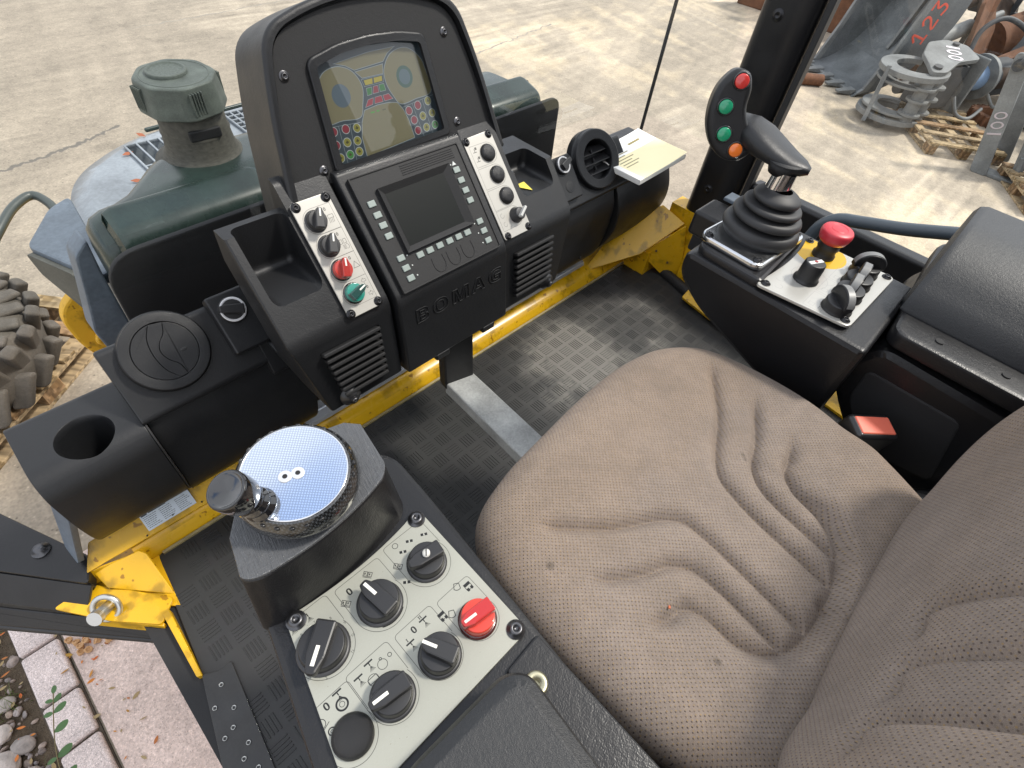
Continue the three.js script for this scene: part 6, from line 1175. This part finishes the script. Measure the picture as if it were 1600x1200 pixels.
  wpart(seat, 'backrest_shell', boxUV(rb(0.46, 0.56, 0.03, 0.014).rotateX(th).translate(0.408, by + 0.28 * Math.cos(th), bz + 0.28 * Math.sin(th))), M.blackMatt);
}
// crumbs lying on the seat
for (const [x, z, lab] of [[0.262, 0.022, 'tiny orange crumb on the seat cushion at a groove end'], [0.245, 0.118, 'tiny orange crumb on the rear left of the seat cushion']])
  single('crumb', lab, 'crumb', rb(0.0032, 0.0016, 0.0022, 0.0007).rotateY(0.6), std(0.45, 0.13, 0.06, 0.9), [x, 0.5465, z], 'crumbs on the seat');
// ================================================================= things standing in the yard
const woodTex = dataTex(256, 512, (u, v) => { const g = vnoise(u * 40 + 6 * vnoise(u * 4, v * 3, 64, 201), v * 5, 4096, 202); const n = 0.68 + 0.30 * (g - 0.5) + 0.16 * (fbm(u, v, 6, 4, 203) - 0.5); const st = smooth(0.62, 0.72, fbm(u, v, 5, 3, 204)) * 0.25; return [n * (1.04 - st), n * (0.93 - st), n * (0.74 - st)]; });
const woods = [std(0.85, 0.80, 0.72, 0.85, { map: rep(woodTex, 0.5) }), std(0.70, 0.66, 0.62, 0.85, { map: rep(woodTex, 0.5) }), std(0.62, 0.50, 0.42, 0.85, { map: rep(woodTex, 0.5) })];
function pallet(label, pos, turn, w = 1.2, d = 0.8, boards = 7) {
  const p = thing('wooden_pallet', label, 'pallet', pos, 'wooden pallets'); p.rotation.y = turn;
  const bw = 0.098, boardG = [0, 1, 2].map(() => boxUV(rb(bw + rr(-0.006, 0.006), 0.022, d, 0.003)));
  for (let k = 0; k < boards; k++) part(p, 'deck_board', boardG[k % 3], woods[k % 3], [mix(-w / 2 + bw / 2, w / 2 - bw / 2, k / (boards - 1)), 0.133 + rr(-0.001, 0.001), rr(-0.008, 0.008)], [0, rr(-0.012, 0.012), 0]);
  const st = boxUV(rb(w, 0.022, 0.10, 0.003)), blk = boxUV(rb(0.14, 0.078, 0.10, 0.004));
  for (const z of [-d / 2 + 0.05, 0, d / 2 - 0.05]) { part(p, 'stringer_board', st, woods[1], [0, 0.110, z]); part(p, 'bottom_board', st, woods[1], [0, 0.011, z]); for (const x of [-w / 2 + 0.07, 0, w / 2 - 0.07]) part(p, 'block', blk, woods[2], [x, 0.0605, z]); }
  return p;
}
pallet('wooden pallet under the muddy tyre', [-0.545, GROUND, -3.30], 0.705, 1.3, 0.85, 7);
pallet('weathered wooden pallet carrying the steel grab', [9.05, GROUND, -0.72], 0.62, 1.3, 0.9, 5);
pallet('wooden pallet at the right frame edge under the rusty box', [8.25, GROUND, 0.62], 0.5, 1.0, 0.8, 6);
// tyre
{
  const t = thing('tractor_tyre', 'muddy lugged tractor tyre lying on a wooden pallet', 'tyre', [-0.62, GROUND + 0.145, -3.28]); t.scale.setScalar(0.86);
  part(t, 'carcass', boxUV(crease(lathe([[0.30, 0.10], [0.34, 0.02], [0.46, 0.0], [0.53, 0.03], [0.565, 0.10], [0.575, 0.20], [0.565, 0.30], [0.53, 0.375], [0.46, 0.41], [0.34, 0.39], [0.30, 0.31], [0.29, 0.20], [0.30, 0.10]], 72), 0.9)), M.tyre);
  const lugG = (() => { const g = rb(0.060, 0.22, 0.105, 0.024, 3), p = g.attributes.position; for (let i = 0; i < p.count; i++) { const y = p.getY(i); p.setX(i, p.getX(i) * (1 + 0.3 * vnoise(y * 20 + 3, p.getZ(i) * 20, 99, 3)) - 0.3 * y * y * 3); p.setZ(i, p.getZ(i) + 0.35 * y); } g.computeVertexNormals(); return boxUV(g); })();
  for (let k = 0; k < 22; k++) { const a = k / 22 * Math.PI * 2; part(t, 'tread_lug', lugG, M.tyre, [Math.cos(a) * 0.575, 0.30 + rr(-0.01, 0.01), Math.sin(a) * 0.575], [0, -a, -0.42]); const a2 = (k + 0.5) / 22 * Math.PI * 2; part(t, 'tread_lug', lugG, M.tyre, [Math.cos(a2) * 0.575, 0.105, Math.sin(a2) * 0.575], [Math.PI, -a2, 0.42]); }
  const sg = boxUV(rb(0.17, 0.034, 0.085, 0.016, 3));
  for (let k = 0; k < 22; k++) { const a = k / 22 * Math.PI * 2; part(t, 'shoulder_lug', sg, M.tyre, [Math.cos(a) * 0.48, 0.405, Math.sin(a) * 0.48], [0, -a + 0.4, -0.12]); }
}
// excavator bucket
{
  const b = thing('excavator_bucket', 'large grey excavator bucket with teeth and red painted number 123', 'bucket', [9.705, GROUND, -2.55]);
  b.rotation.y = -2.19;                                // local +x: towards the near side plate, -z: into the bucket
  const prof = [[0, 0.02], [0.30, 0.08], [0.56, 0.25], [0.78, 0.52], [0.96, 0.92], [0.99, 1.35], [0.92, 1.6]];
  const c = new THREE.SplineCurve(prof.map(p => new THREE.Vector2(...p))).getPoints(30), outer = c.map(p => [p.x, p.y]);
  const inner = outer.map((p, i) => { const q = outer[Math.min(i + 1, outer.length - 1)], r = outer[Math.max(i - 1, 0)], dx = q[0] - r[0], dy = q[1] - r[1], l = Math.hypot(dx, dy); return [p[0] - dy / l * 0.03, p[1] + dx / l * 0.03]; });
  const poly = pts => { const s = new THREE.Shape(); pts.forEach((p, i) => i ? s.lineTo(...p) : s.moveTo(...p)); return s; };
  const sideways = g => boxUV(crease(g.rotateY(Math.PI / 2), 0.5));     // shape x -> -z, extrusion -> x
  const W2 = 0.615;
  part(b, 'shell', sideways(new THREE.ExtrudeGeometry(poly([...outer, ...inner.slice().reverse()]), { depth: W2 * 2, bevelEnabled: false }).translate(0, 0, -W2)), M.bucketGrey);
  const side = [...outer, [0.50, 1.6], [0.40, 1.1], [0.27, 0.55], [0.12, 0.10]];
  for (const s of [-1, 1]) { const pl = part(b, 'side_plate', sideways(extr(poly(side), 0.03, 0.004)), M.bucketGrey, [s > 0 ? W2 : -W2 - 0.03, 0, 0]); part(pl, 'side_cutter', sideways(extr(poly([[-0.02, 0.0], [0.11, 0.10], [0.26, 0.55], [0.39, 1.1], [0.49, 1.6], [0.56, 1.6], [0.46, 1.1], [0.33, 0.53], [0.20, 0.08]]), 0.05, 0.006)), M.paintGrey, [-0.01, 0, 0]); }
  part(b, 'lip', boxUV(rb(W2 * 2, 0.035, 0.20, 0.01)), M.paintGrey, [0, 0.035, -0.07]);
  const tooth = (() => { const g = rb(0.13, 0.09, 0.26, 0.015, 2), p = g.attributes.position; for (let i = 0; i < p.count; i++) { const k = clamp((p.getZ(i) + 0.13) / 0.26); p.setY(i, p.getY(i) * (1 - 0.7 * k)); p.setX(i, p.getX(i) * (1 - 0.35 * k)); } g.computeVertexNormals(); return boxUV(g); })();
  for (let k = 0; k < 5; k++) part(b, 'tooth', tooth, M.paintGrey, [mix(-W2 + 0.07, W2 - 0.07, k / 4), 0.04, 0.09]);
  part(b, 'inner_rib', boxUV(beam([0.05, 0.45, -0.70], [0.05, 1.5, -0.97], 0.05, 0.06)), M.paintGrey);
  part(b, 'mounting_plate', boxUV(rb(0.05, 0.5, 0.4, 0.01)), M.steelDark, [0.25, 1.35, -0.85]);
  // hand-painted number
  const red = std(0.70, 0.09, 0.05, 0.7), num = new THREE.Group();
  const strokes = { 1: [[[-0.02, 0.10], [0.04, 0.17], [0.04, 0.0]], [[-0.01, 0.0], [0.09, 0.0]]], 2: [[[0, 0.13], [0.04, 0.17], [0.085, 0.15], [0.08, 0.10], [0.0, 0.0], [0.1, 0.0]]], 3: [[[0, 0.17], [0.09, 0.17], [0.04, 0.10], [0.09, 0.06], [0.07, 0.0], [-0.01, 0.01]]] };
  const gs = []; ['1', '2', '3'].forEach((d, i) => strokes[d].forEach(st => gs.push(tube(st.map(([x, y]) => [x * 1.15 + i * 0.17, y * 1.15, 0]), 0.016, 30, 6))));
  const ng = merge(gs).scale(1, 1, 0.15);
  // text runs upwards along the plate, its top towards the mouth
  ng.applyMatrix4(new THREE.Matrix4().makeBasis(V3(0, 0.98, -0.18), V3(0, 0.18, 0.98), V3(1, 0, 0)));
  part(b, 'painted_number', ng, red, [W2 + 0.031, 0.70, -0.60], [0, 0, 0], 'red hand-painted number 123');
}
single('rusty_pin', 'short rusty round bar lying in front of the bucket teeth', 'steel bar', cyl(0.075, 0.075, 0.34, 20).rotateZ(Math.PI / 2), M.rust, [9.15, GROUND + 0.075, -2.62]).rotation.y = -0.75;
// grab with ring jaws
{
  const g = thing('steel_grab', 'grey steel grab with ring jaws and white painted number 100', 'grab attachment', [8.85, GROUND, -1.42]);
  g.rotation.y = -0.42;                                // local +x: from the jaws to the rotator
  const ringS = (R, r, a0, a1) => { const s = new THREE.Shape(); for (let k = 0; k <= 40; k++) { const a = a0 + (a1 - a0) * k / 40; k ? s.lineTo(Math.cos(a) * R, Math.sin(a) * R) : s.moveTo(Math.cos(a) * R, Math.sin(a) * R); } for (let k = 40; k >= 0; k--) { const a = a0 + (a1 - a0) * k / 40; s.lineTo(Math.cos(a) * r + 0.05, Math.sin(a) * r); } return s; };
  const flat = (s, t) => boxUV(extr(s, t, 0.006).rotateX(-Math.PI / 2));
  part(g, 'upper_jaw', flat(ringS(0.40, 0.25, 0.5, 5.75), 0.06), M.paintGrey, [0, 0.60, 0], [0, 0, 0.06]);
  part(g, 'upper_jaw', flat(ringS(0.38, 0.27, 0.9, 5.3), 0.03), M.paintGrey, [0.02, 0.50, 0], [0, 0, 0.06]);
  part(g, 'lower_jaw', flat(ringS(0.40, 0.25, 0.4, 5.9), 0.06), M.paintGrey, [0, 0.08, 0]);
  part(g, 'lower_jaw', flat(ringS(0.37, 0.22, 0.4, 5.9), 0.03), M.paintGrey, [0.0, 0.17, 0]);
  for (const [x, z] of [[-0.06, 0.30], [0.16, 0.26]]) { const post = part(g, 'jaw_post', cyl(0.075, 0.085, 0.50, 20), M.paintGrey, [x, 0.36, z]); for (const y of [-0.14, 0.02, 0.16]) part(post, 'disc', cyl(0.13, 0.13, 0.025, 24), M.paintGrey, [0, y, 0]); }
  part(g, 'strap', boxUV(beam([-0.40, 0.66, -0.05], [-0.46, 0.05, 0.05], 0.05, 0.02)), M.paintGrey);
  const top = part(g, 'cover_plate', boxUV(extr(roundShape([[-0.12, -0.30], [0.05, -0.36], [0.42, -0.20], [0.75, -0.22], [0.86, 0.10], [0.70, 0.30], [0.42, 0.32], [0.12, 0.10], [0.0, -0.12]], 0.06), 0.05, 0.008).rotateX(-Math.PI / 2)), M.paintGrey, [0.02, 0.70, 0], [0.12, 0, 0.10]);
  const white = std(0.72, 0.66, 0.68, 0.7), st = [];
  const ringT = (x) => st.push(new THREE.TorusGeometry(0.06, 0.014, 8, 24).scale(0.62, 1, 0.2).translate(x, 0, 0));
  st.push(rb(0.03, 0.13, 0.006, 0.002)); ringT(0.10); ringT(0.22);
  part(top, 'painted_number', merge(st).scale(1.25, 1.25, 1).applyMatrix4(new THREE.Matrix4().makeBasis(V3(-0.62, 0, 0.78), V3(0.78, 0, 0.62), V3(0, 1, 0))), white, [0.60, 0.053, -0.10], [0, 0, 0], 'white hand-painted number 100');
  part(top, 'pin_head', cyl(0.05, 0.05, 0.03, 20), M.steelDark, [0.02, 0.06, 0.24]);
  part(top, 'pin_head', cyl(0.04, 0.04, 0.03, 20), M.steelDark, [0.70, 0.06, -0.15]);
  part(g, 'body', boxUV(rb(0.5, 0.5, 0.34, 0.02)), M.steelDark, [0.55, 0.44, 0.0]);
  part(g, 'side_plate', boxUV(rb(0.04, 0.66, 0.55, 0.015)), M.paintGrey, [0.86, 0.48, 0.02]);
  part(g, 'rotator', cyl(0.16, 0.16, 0.42, 28).rotateZ(Math.PI / 2), std(0.15, 0.22, 0.33, 0.45), [1.09, 0.50, 0.02], [0, 0, 0], 'blue-grey rotator drum');
  part(g, 'flange', cyl(0.27, 0.27, 0.05, 32).rotateZ(Math.PI / 2), M.paintGrey, [1.32, 0.50, 0.02], [0, 0, 0.12]);
  part(g, 'coupling', cyl(0.12, 0.12, 0.3, 20).rotateZ(Math.PI / 2), M.steelDark, [1.50, 0.48, 0.02]);
  part(g, 'handle', tube([[0.50, 0.42, 0.36], [0.60, 0.24, 0.46], [0.80, 0.20, 0.52], [0.98, 0.30, 0.50]], 0.022, 30, 8), M.paintGrey);
  part(g, 'hose', tube([[1.05, 0.66, -0.1], [1.15, 0.98, -0.2], [1.4, 1.12, -0.15], [1.75, 0.95, 0.1], [1.9, 0.6, 0.2]], 0.03, 40, 8), M.steelDark);
  part(g, 'hose', tube([[1.40, 0.36, 0.22], [1.55, 0.22, 0.32], [1.70, 0.25, 0.30]], 0.02, 24, 8), M.paintGrey);
}
// quick coupler frame
{
  const q = thing('coupler_frame', 'upright grey steel coupler frame with openings and faint number 100', 'coupler', [8.30, GROUND, -0.10]);
  q.rotation.y = 0.0;
  const s = roundShape([[-0.30, 0], [0.62, 0], [0.62, 1.16], [-0.32, 1.12], [-0.44, 1.12], [-0.46, 1.06]], [0.03, 0.02, 0.02, 0.05, 0.05, 0.02]);
  const sh = (a) => a;
  // two long cheeks leaning back, joined by cross plates
  const cheek = (() => { const c = roundShape([[-0.10, 0.0], [0.08, 0.0], [-0.28, 1.16], [-0.44, 1.16]], [0.04, 0.04, 0.07, 0.07]); return boxUV(extr(c, 0.05, 0.006).rotateY(-Math.PI / 2)); })();
  const c1 = part(q, 'cheek_plate', cheek, M.paintGrey, [0.03, 0, 0], [0, 0, 0]); part(q, 'cheek_plate', cheek, M.paintGrey, [0.75, 0, 0.10]);
  part(q, 'cross_plate', boxUV(rb(0.70, 0.42, 0.05, 0.01)), M.paintGrey, [0.38, 0.62, 0.16], [-0.3, 0, 0]);
  part(q, 'cross_plate', boxUV(rb(0.70, 0.26, 0.05, 0.01)), M.paintGrey, [0.38, 0.16, 0.30], [-0.3, 0, 0]);
  part(q, 'side_bar', boxUV(rb(0.06, 0.55, 0.10, 0.015)), M.paintGrey, [0.10, 0.34, 0.24], [-0.3, 0, 0]);
  part(q, 'side_bar', boxUV(rb(0.06, 0.55, 0.10, 0.015)), M.paintGrey, [0.62, 0.34, 0.28], [-0.3, 0, 0]);
  part(q, 'foot_plate', boxUV(rb(0.20, 0.04, 0.45, 0.01)), M.paintGrey, [0.10, 0.02, 0.16]);
  part(q, 'pivot_boss', cyl(0.06, 0.06, 0.04, 20).rotateZ(Math.PI / 2), M.steelDark, [-0.03, 1.06, -0.34]);
  const st = []; st.push(rb(0.02, 0.13, 0.006, 0.002)); for (const x of [0.09, 0.19]) st.push(new THREE.TorusGeometry(0.05, 0.010, 8, 20).scale(0.65, 1, 0.2).translate(x, 0, 0));
  part(c1, 'painted_number', merge(st).applyMatrix4(new THREE.Matrix4().makeBasis(V3(0, 0.94, -0.30), V3(0, -0.30, -0.94), V3(-1, 0, 0))), std(0.42, 0.37, 0.38, 0.8), [-0.052, 0.42, -0.13], [0, 0, 0], 'faint chalked number 100');
}
single('rusty_box', 'rust-brown steel box on a pallet at the right frame edge', 'steel box', merge(boxUV(rb(0.75, 0.42, 0.55, 0.02)), boxUV(rb(0.80, 0.04, 0.60, 0.01).translate(0, 0.2, 0))), M.rust, [8.45, GROUND + 0.36, 0.62]).rotation.y = 0.5;
// pile of attachments behind
{
  const rows = [
    ['scrap_beam', 'thick rusty steel pipe behind the grab', M.rustDark, [12.2, GROUND + 0.75, -2.0], 'pipe', () => merge(bar([-1.2, -0.1, -0.4], [1.4, 0.35, 0.5], 0.16, 18), bar([-1.2, -0.1, -0.4], [-1.28, -0.115, -0.43], 0.20, 18))],
    ['scrap_beam', 'rust-orange steel bracket plate leaning on the pipes', M.rust, [11.6, GROUND + 0.55, -1.35], 'steel bracket', () => merge(boxUV(slab([[-0.5, -0.5, 0.2], [0.35, -0.5, 0.35], [0.5, 0.15, 0.1], [0.1, 0.65, -0.1], [-0.2, 0.5, -0.1]], 0.06, 0.05, 0.01)), boxUV(beam([-0.5, -0.45, 0.1], [0.3, 0.6, -0.1], 0.14, 0.10)))],
    ['scrap_beam', 'long brown steel pipe lying low behind the grab hose', M.rustDark, [11.0, GROUND + 0.32, -0.75], 'pipe', () => merge(bar([-1.3, 0, -0.55], [1.4, 0.1, 0.65], 0.15, 18), bar([1.4, 0.1, 0.65], [1.5, 0.104, 0.69], 0.19, 18))],
    ['scrap_box', 'rusty orange steel trough behind the bucket', M.rust, [13.2, GROUND + 0.6, -4.2], 'steel trough', () => merge(boxUV(rb(1.8, 0.08, 2.6, 0.02).translate(0, -0.5, 0)), boxUV(rb(0.08, 1.2, 2.6, 0.02).translate(-0.9, 0, 0)), boxUV(rb(0.08, 1.2, 2.6, 0.02).translate(0.9, 0, 0)), boxUV(rb(1.8, 1.2, 0.08, 0.02).translate(0, 0, 1.3)))],
    ['digger_attachment', 'dark blue-grey steel arm part in the top right corner', M.bucketGrey, [13.0, GROUND + 0.7, -0.55], 'steel arm', () => merge(boxUV(slab([[-0.9, -0.6, 0], [0.6, -0.6, 0.3], [1.0, 0.3, 0.3], [0.3, 0.9, 0.1], [-0.5, 0.6, 0]], 0.35, 0.1, 0.02)), bar([-0.3, 0.1, -0.5], [-0.25, 0.15, 0.6], 0.2, 20))],
    ['rusty_drum', 'rust-brown drum lying between the steel arms', M.rust, [12.6, GROUND + 0.5, -1.0], 'drum', () => merge(bar([-0.3, 0, -0.2], [0.35, 0.25, 0.2], 0.28, 24), bar([0.3, 0.23, 0.17], [0.4, 0.27, 0.22], 0.31, 24), bar([-0.35, -0.02, -0.23], [-0.28, 0, -0.19], 0.31, 24))],
    ['ring_frame', 'dark steel ring frame standing behind the coupler', M.steelDark, [10.6, GROUND + 0.55, -0.05], 'steel ring', () => merge(new THREE.TorusGeometry(0.5, 0.06, 12, 40).rotateY(1.0), boxUV(beam([-0.25, -0.35, -0.3], [0.25, 0.35, 0.3], 0.08, 0.1)), boxUV(beam([0.25, -0.35, 0.35], [-0.25, 0.35, -0.35], 0.08, 0.1)))],
    ['breaker_body', 'dark hydraulic breaker lying under the hoses', M.steelDark, [10.7, GROUND + 0.25, -1.05], 'breaker', () => merge(boxUV(beam([-0.6, 0, -0.3], [0.7, 0.1, 0.4], 0.36, 0.40, 0.04)), bar([-0.6, 0, -0.3], [-1.1, -0.04, -0.56], 0.08, 16))],
    ['attachment_frame', 'blue-black steel attachment frame at the top right', M.steelDark, [11.9, GROUND + 0.6, 0.25], 'steel frame', () => merge(boxUV(beam([-0.5, -0.6, -0.4], [-0.5, 0.7, -0.5], 0.1, 0.2)), boxUV(beam([0.4, -0.6, 0.4], [0.4, 0.7, 0.3], 0.1, 0.2)), boxUV(beam([-0.6, 0.6, -0.55], [0.5, 0.6, 0.4], 0.12, 0.16)), boxUV(beam([-0.6, -0.1, -0.55], [0.5, -0.1, 0.4], 0.12, 0.16)))],
    ['dark_bucket', 'dark grey digging bucket far behind the number 123 bucket', M.steelDark, [13.4, GROUND, -2.9], 'bucket', () => { const s = []; for (let k = 0; k <= 20; k++) { const a = -1.4 + k / 20 * 3.0; s.push([0.6 * Math.cos(a) + 0.1, 0.7 + 0.65 * Math.sin(a)]); } const i = s.map(([x, y]) => [x * 0.92, 0.7 + (y - 0.7) * 0.92]); const sh = new THREE.Shape(); [...s, ...i.reverse()].forEach((p, k) => k ? sh.lineTo(...p) : sh.moveTo(...p)); return merge(boxUV(extr(sh, 1.2, 0.01).translate(0, 0, -0.6)), boxUV(extr(roundShape([...s, [-0.2, 0.6]], 0.02), 0.04, 0.005).translate(0, 0, 0.6)), boxUV(extr(roundShape([...s, [-0.2, 0.6]], 0.02), 0.04, 0.005).translate(0, 0, -0.64))); }],
    ['scrap_pipe', 'thin rusty pipe leaning steeply behind the painted bucket', M.rust, [12.0, GROUND, -2.75], 'pipe', () => bar([0.3, 0, 0.2], [-0.2, 1.9, -0.3], 0.09, 14)],
    ['scrap_plate', 'flat brown steel plate propped behind the thick pipe', M.rustDark, [13.1, GROUND, -1.9], 'steel plate', () => boxUV(slab([[-0.8, 0, 0.7], [0.5, 0, 1.0], [0.7, 1.3, 0.4], [-0.6, 1.2, 0.1]], 0.05, 0.05, 0.01))],
    ['scrap_tooth_bar', 'rusty toothed bar on the ground between bracket and breaker', M.rust, [11.15, GROUND + 0.1, -1.45], 'toothed bar', () => { const g = [boxUV(beam([-0.6, 0, -0.3], [0.6, 0.05, 0.3], 0.14, 0.16, 0.02))]; for (let k = 0; k < 5; k++) g.push(boxUV(rb(0.1, 0.14, 0.12, 0.02).rotateY(-0.46).translate(-0.5 + k * 0.25, 0.14, -0.25 + k * 0.125))); return merge(g); }],
    ['scrap_hose', 'black rubber hose loop lying on the scrap', M.rubber, [11.4, GROUND + 0.75, -0.45], 'hose', () => tube([[-0.6, -0.5, 0.1], [-0.45, 0.1, 0], [-0.1, 0.35, -0.1], [0.35, 0.25, 0.1], [0.6, -0.2, 0.3], [0.7, -0.7, 0.4]], 0.045, 40, 10)],
    ['scrap_cylinder', 'grey hydraulic cylinder with bright rod above the breaker', M.paintGrey, [11.3, GROUND + 0.62, -1.75], 'hydraulic cylinder', () => merge(bar([-0.7, -0.15, -0.1], [0.3, 0.1, 0.25], 0.10, 18), bar([0.3, 0.1, 0.25], [0.9, 0.25, 0.46], 0.05, 14), bar([-0.72, -0.25, -0.1], [-0.72, 0.0, -0.1], 0.10, 16))],
    ['scrap_grate', 'dark steel rack frame behind the drum', M.steelDark, [13.8, GROUND, -0.9], 'steel rack', () => { const g = []; for (let k = 0; k < 5; k++) g.push(boxUV(beam([-0.4 + k * 0.1, 0, -0.8 + k * 0.4], [-0.4 + k * 0.1, 1.6, -0.8 + k * 0.4], 0.08, 0.08))); g.push(boxUV(beam([-0.45, 1.5, -1.0], [0.05, 1.5, 1.0], 0.1, 0.1)), boxUV(beam([-0.45, 0.7, -1.0], [0.05, 0.7, 1.0], 0.1, 0.1))); return merge(g); }],
    ['scrap_channel', 'orange-brown channel section lying across the trough', M.rust, [12.6, GROUND + 1.2, -4.0], 'steel channel', () => merge(boxUV(beam([-0.8, 0, -0.6], [1.0, 0.15, 0.5], 0.22, 0.04)), boxUV(beam([-0.86, 0.06, -0.5], [0.94, 0.21, 0.6], 0.03, 0.14)), boxUV(beam([-0.74, 0.06, -0.7], [1.06, 0.21, 0.4], 0.03, 0.14)))],
    ['scrap_block', 'dark machine casting at the right frame edge behind the coupler', M.steelDark, [10.2, GROUND + 0.3, 0.55], 'casting', () => merge(boxUV(rb(0.7, 0.6, 0.6, 0.06, 3)), bar([0, 0.2, -0.4], [0, 0.2, 0.4], 0.16, 20), boxUV(rb(0.9, 0.1, 0.3, 0.03).translate(0, -0.1, 0)))],
    ['scrap_drum', 'dark rusty ring drum standing upright behind the grab', M.rustDark, [11.7, GROUND, -2.30], 'drum', () => boxUV(crease(lathe([[0.30, 0], [0.42, 0], [0.42, 0.10], [0.38, 0.12], [0.38, 0.55], [0.42, 0.57], [0.42, 0.66], [0.30, 0.66], [0.30, 0]], 36), 0.5))],
    ['scrap_bucket', 'narrow dark trenching bucket lying beside the rusty trough', M.steelDark, [12.4, GROUND + 0.05, -3.3], 'bucket', () => { const sh = roundShape([[0, 0], [0.6, 0.05], [0.8, 0.5], [0.7, 1.0], [0.55, 1.0], [0.6, 0.55], [0.45, 0.2], [0, 0.12]], 0.06); return merge(boxUV(extr(sh, 0.6, 0.01).translate(0, 0, -0.3)), boxUV(extr(roundShape([[0, 0], [0.6, 0.05], [0.8, 0.5], [0.7, 1.0], [0.3, 0.9], [0.1, 0.3]], 0.05), 0.03, 0.004).translate(0, 0, 0.3))); }],
    ['scrap_rail', 'two-flanged brown steel rail leaning over the drum', M.rust, [11.9, GROUND + 0.25, -0.2], 'steel rail', () => merge(boxUV(beam([-0.9, -0.1, -0.9], [0.8, 0.75, 0.2], 0.16, 0.03)), boxUV(beam([-0.92, 0.06, -0.9], [0.78, 0.91, 0.2], 0.16, 0.03)), boxUV(beam([-0.91, -0.02, -0.9], [0.79, 0.83, 0.2], 0.03, 0.16)))],
    ['scrap_plough', 'curved dark blade behind the coupler frame', M.bucketGrey, [11.3, GROUND, 0.55], 'blade', () => { const q = []; for (let k = 0; k <= 14; k++) { const a = -0.7 + 1.5 * k / 14; q.push([0.9 * Math.cos(a) - 0.6, 0.55 + 0.75 * Math.sin(a)]); } const sh = new THREE.Shape(); [...q, ...q.map(([x, y]) => [x - 0.05, y]).reverse()].forEach((p, k) => k ? sh.lineTo(...p) : sh.moveTo(...p)); return boxUV(extr(sh, 1.5, 0.006).translate(0, 0, -0.75)); }],
    ['scrap_gear', 'rusty toothed ring lying flat behind the steel grab', M.rust, [10.35, GROUND, -0.40], 'gear ring', () => { const sh = new THREE.Shape(); for (let k = 0; k <= 96; k++) { const a = k / 96 * Math.PI * 2, r = (k & 3) < 2 ? 0.34 : 0.30; k ? sh.lineTo(r * Math.cos(a), r * Math.sin(a)) : sh.moveTo(r, 0); } const h = new THREE.Path(); h.absarc(0, 0, 0.22, 0, Math.PI * 2); sh.holes.push(h); return boxUV(extr(sh, 0.12, 0.006).rotateX(-Math.PI / 2)); }],
  ];
  for (const [n, lab, m, p, cat, f] of rows) single(n, lab, cat, f(), m, p);
}
renderer.render(scene, camera);
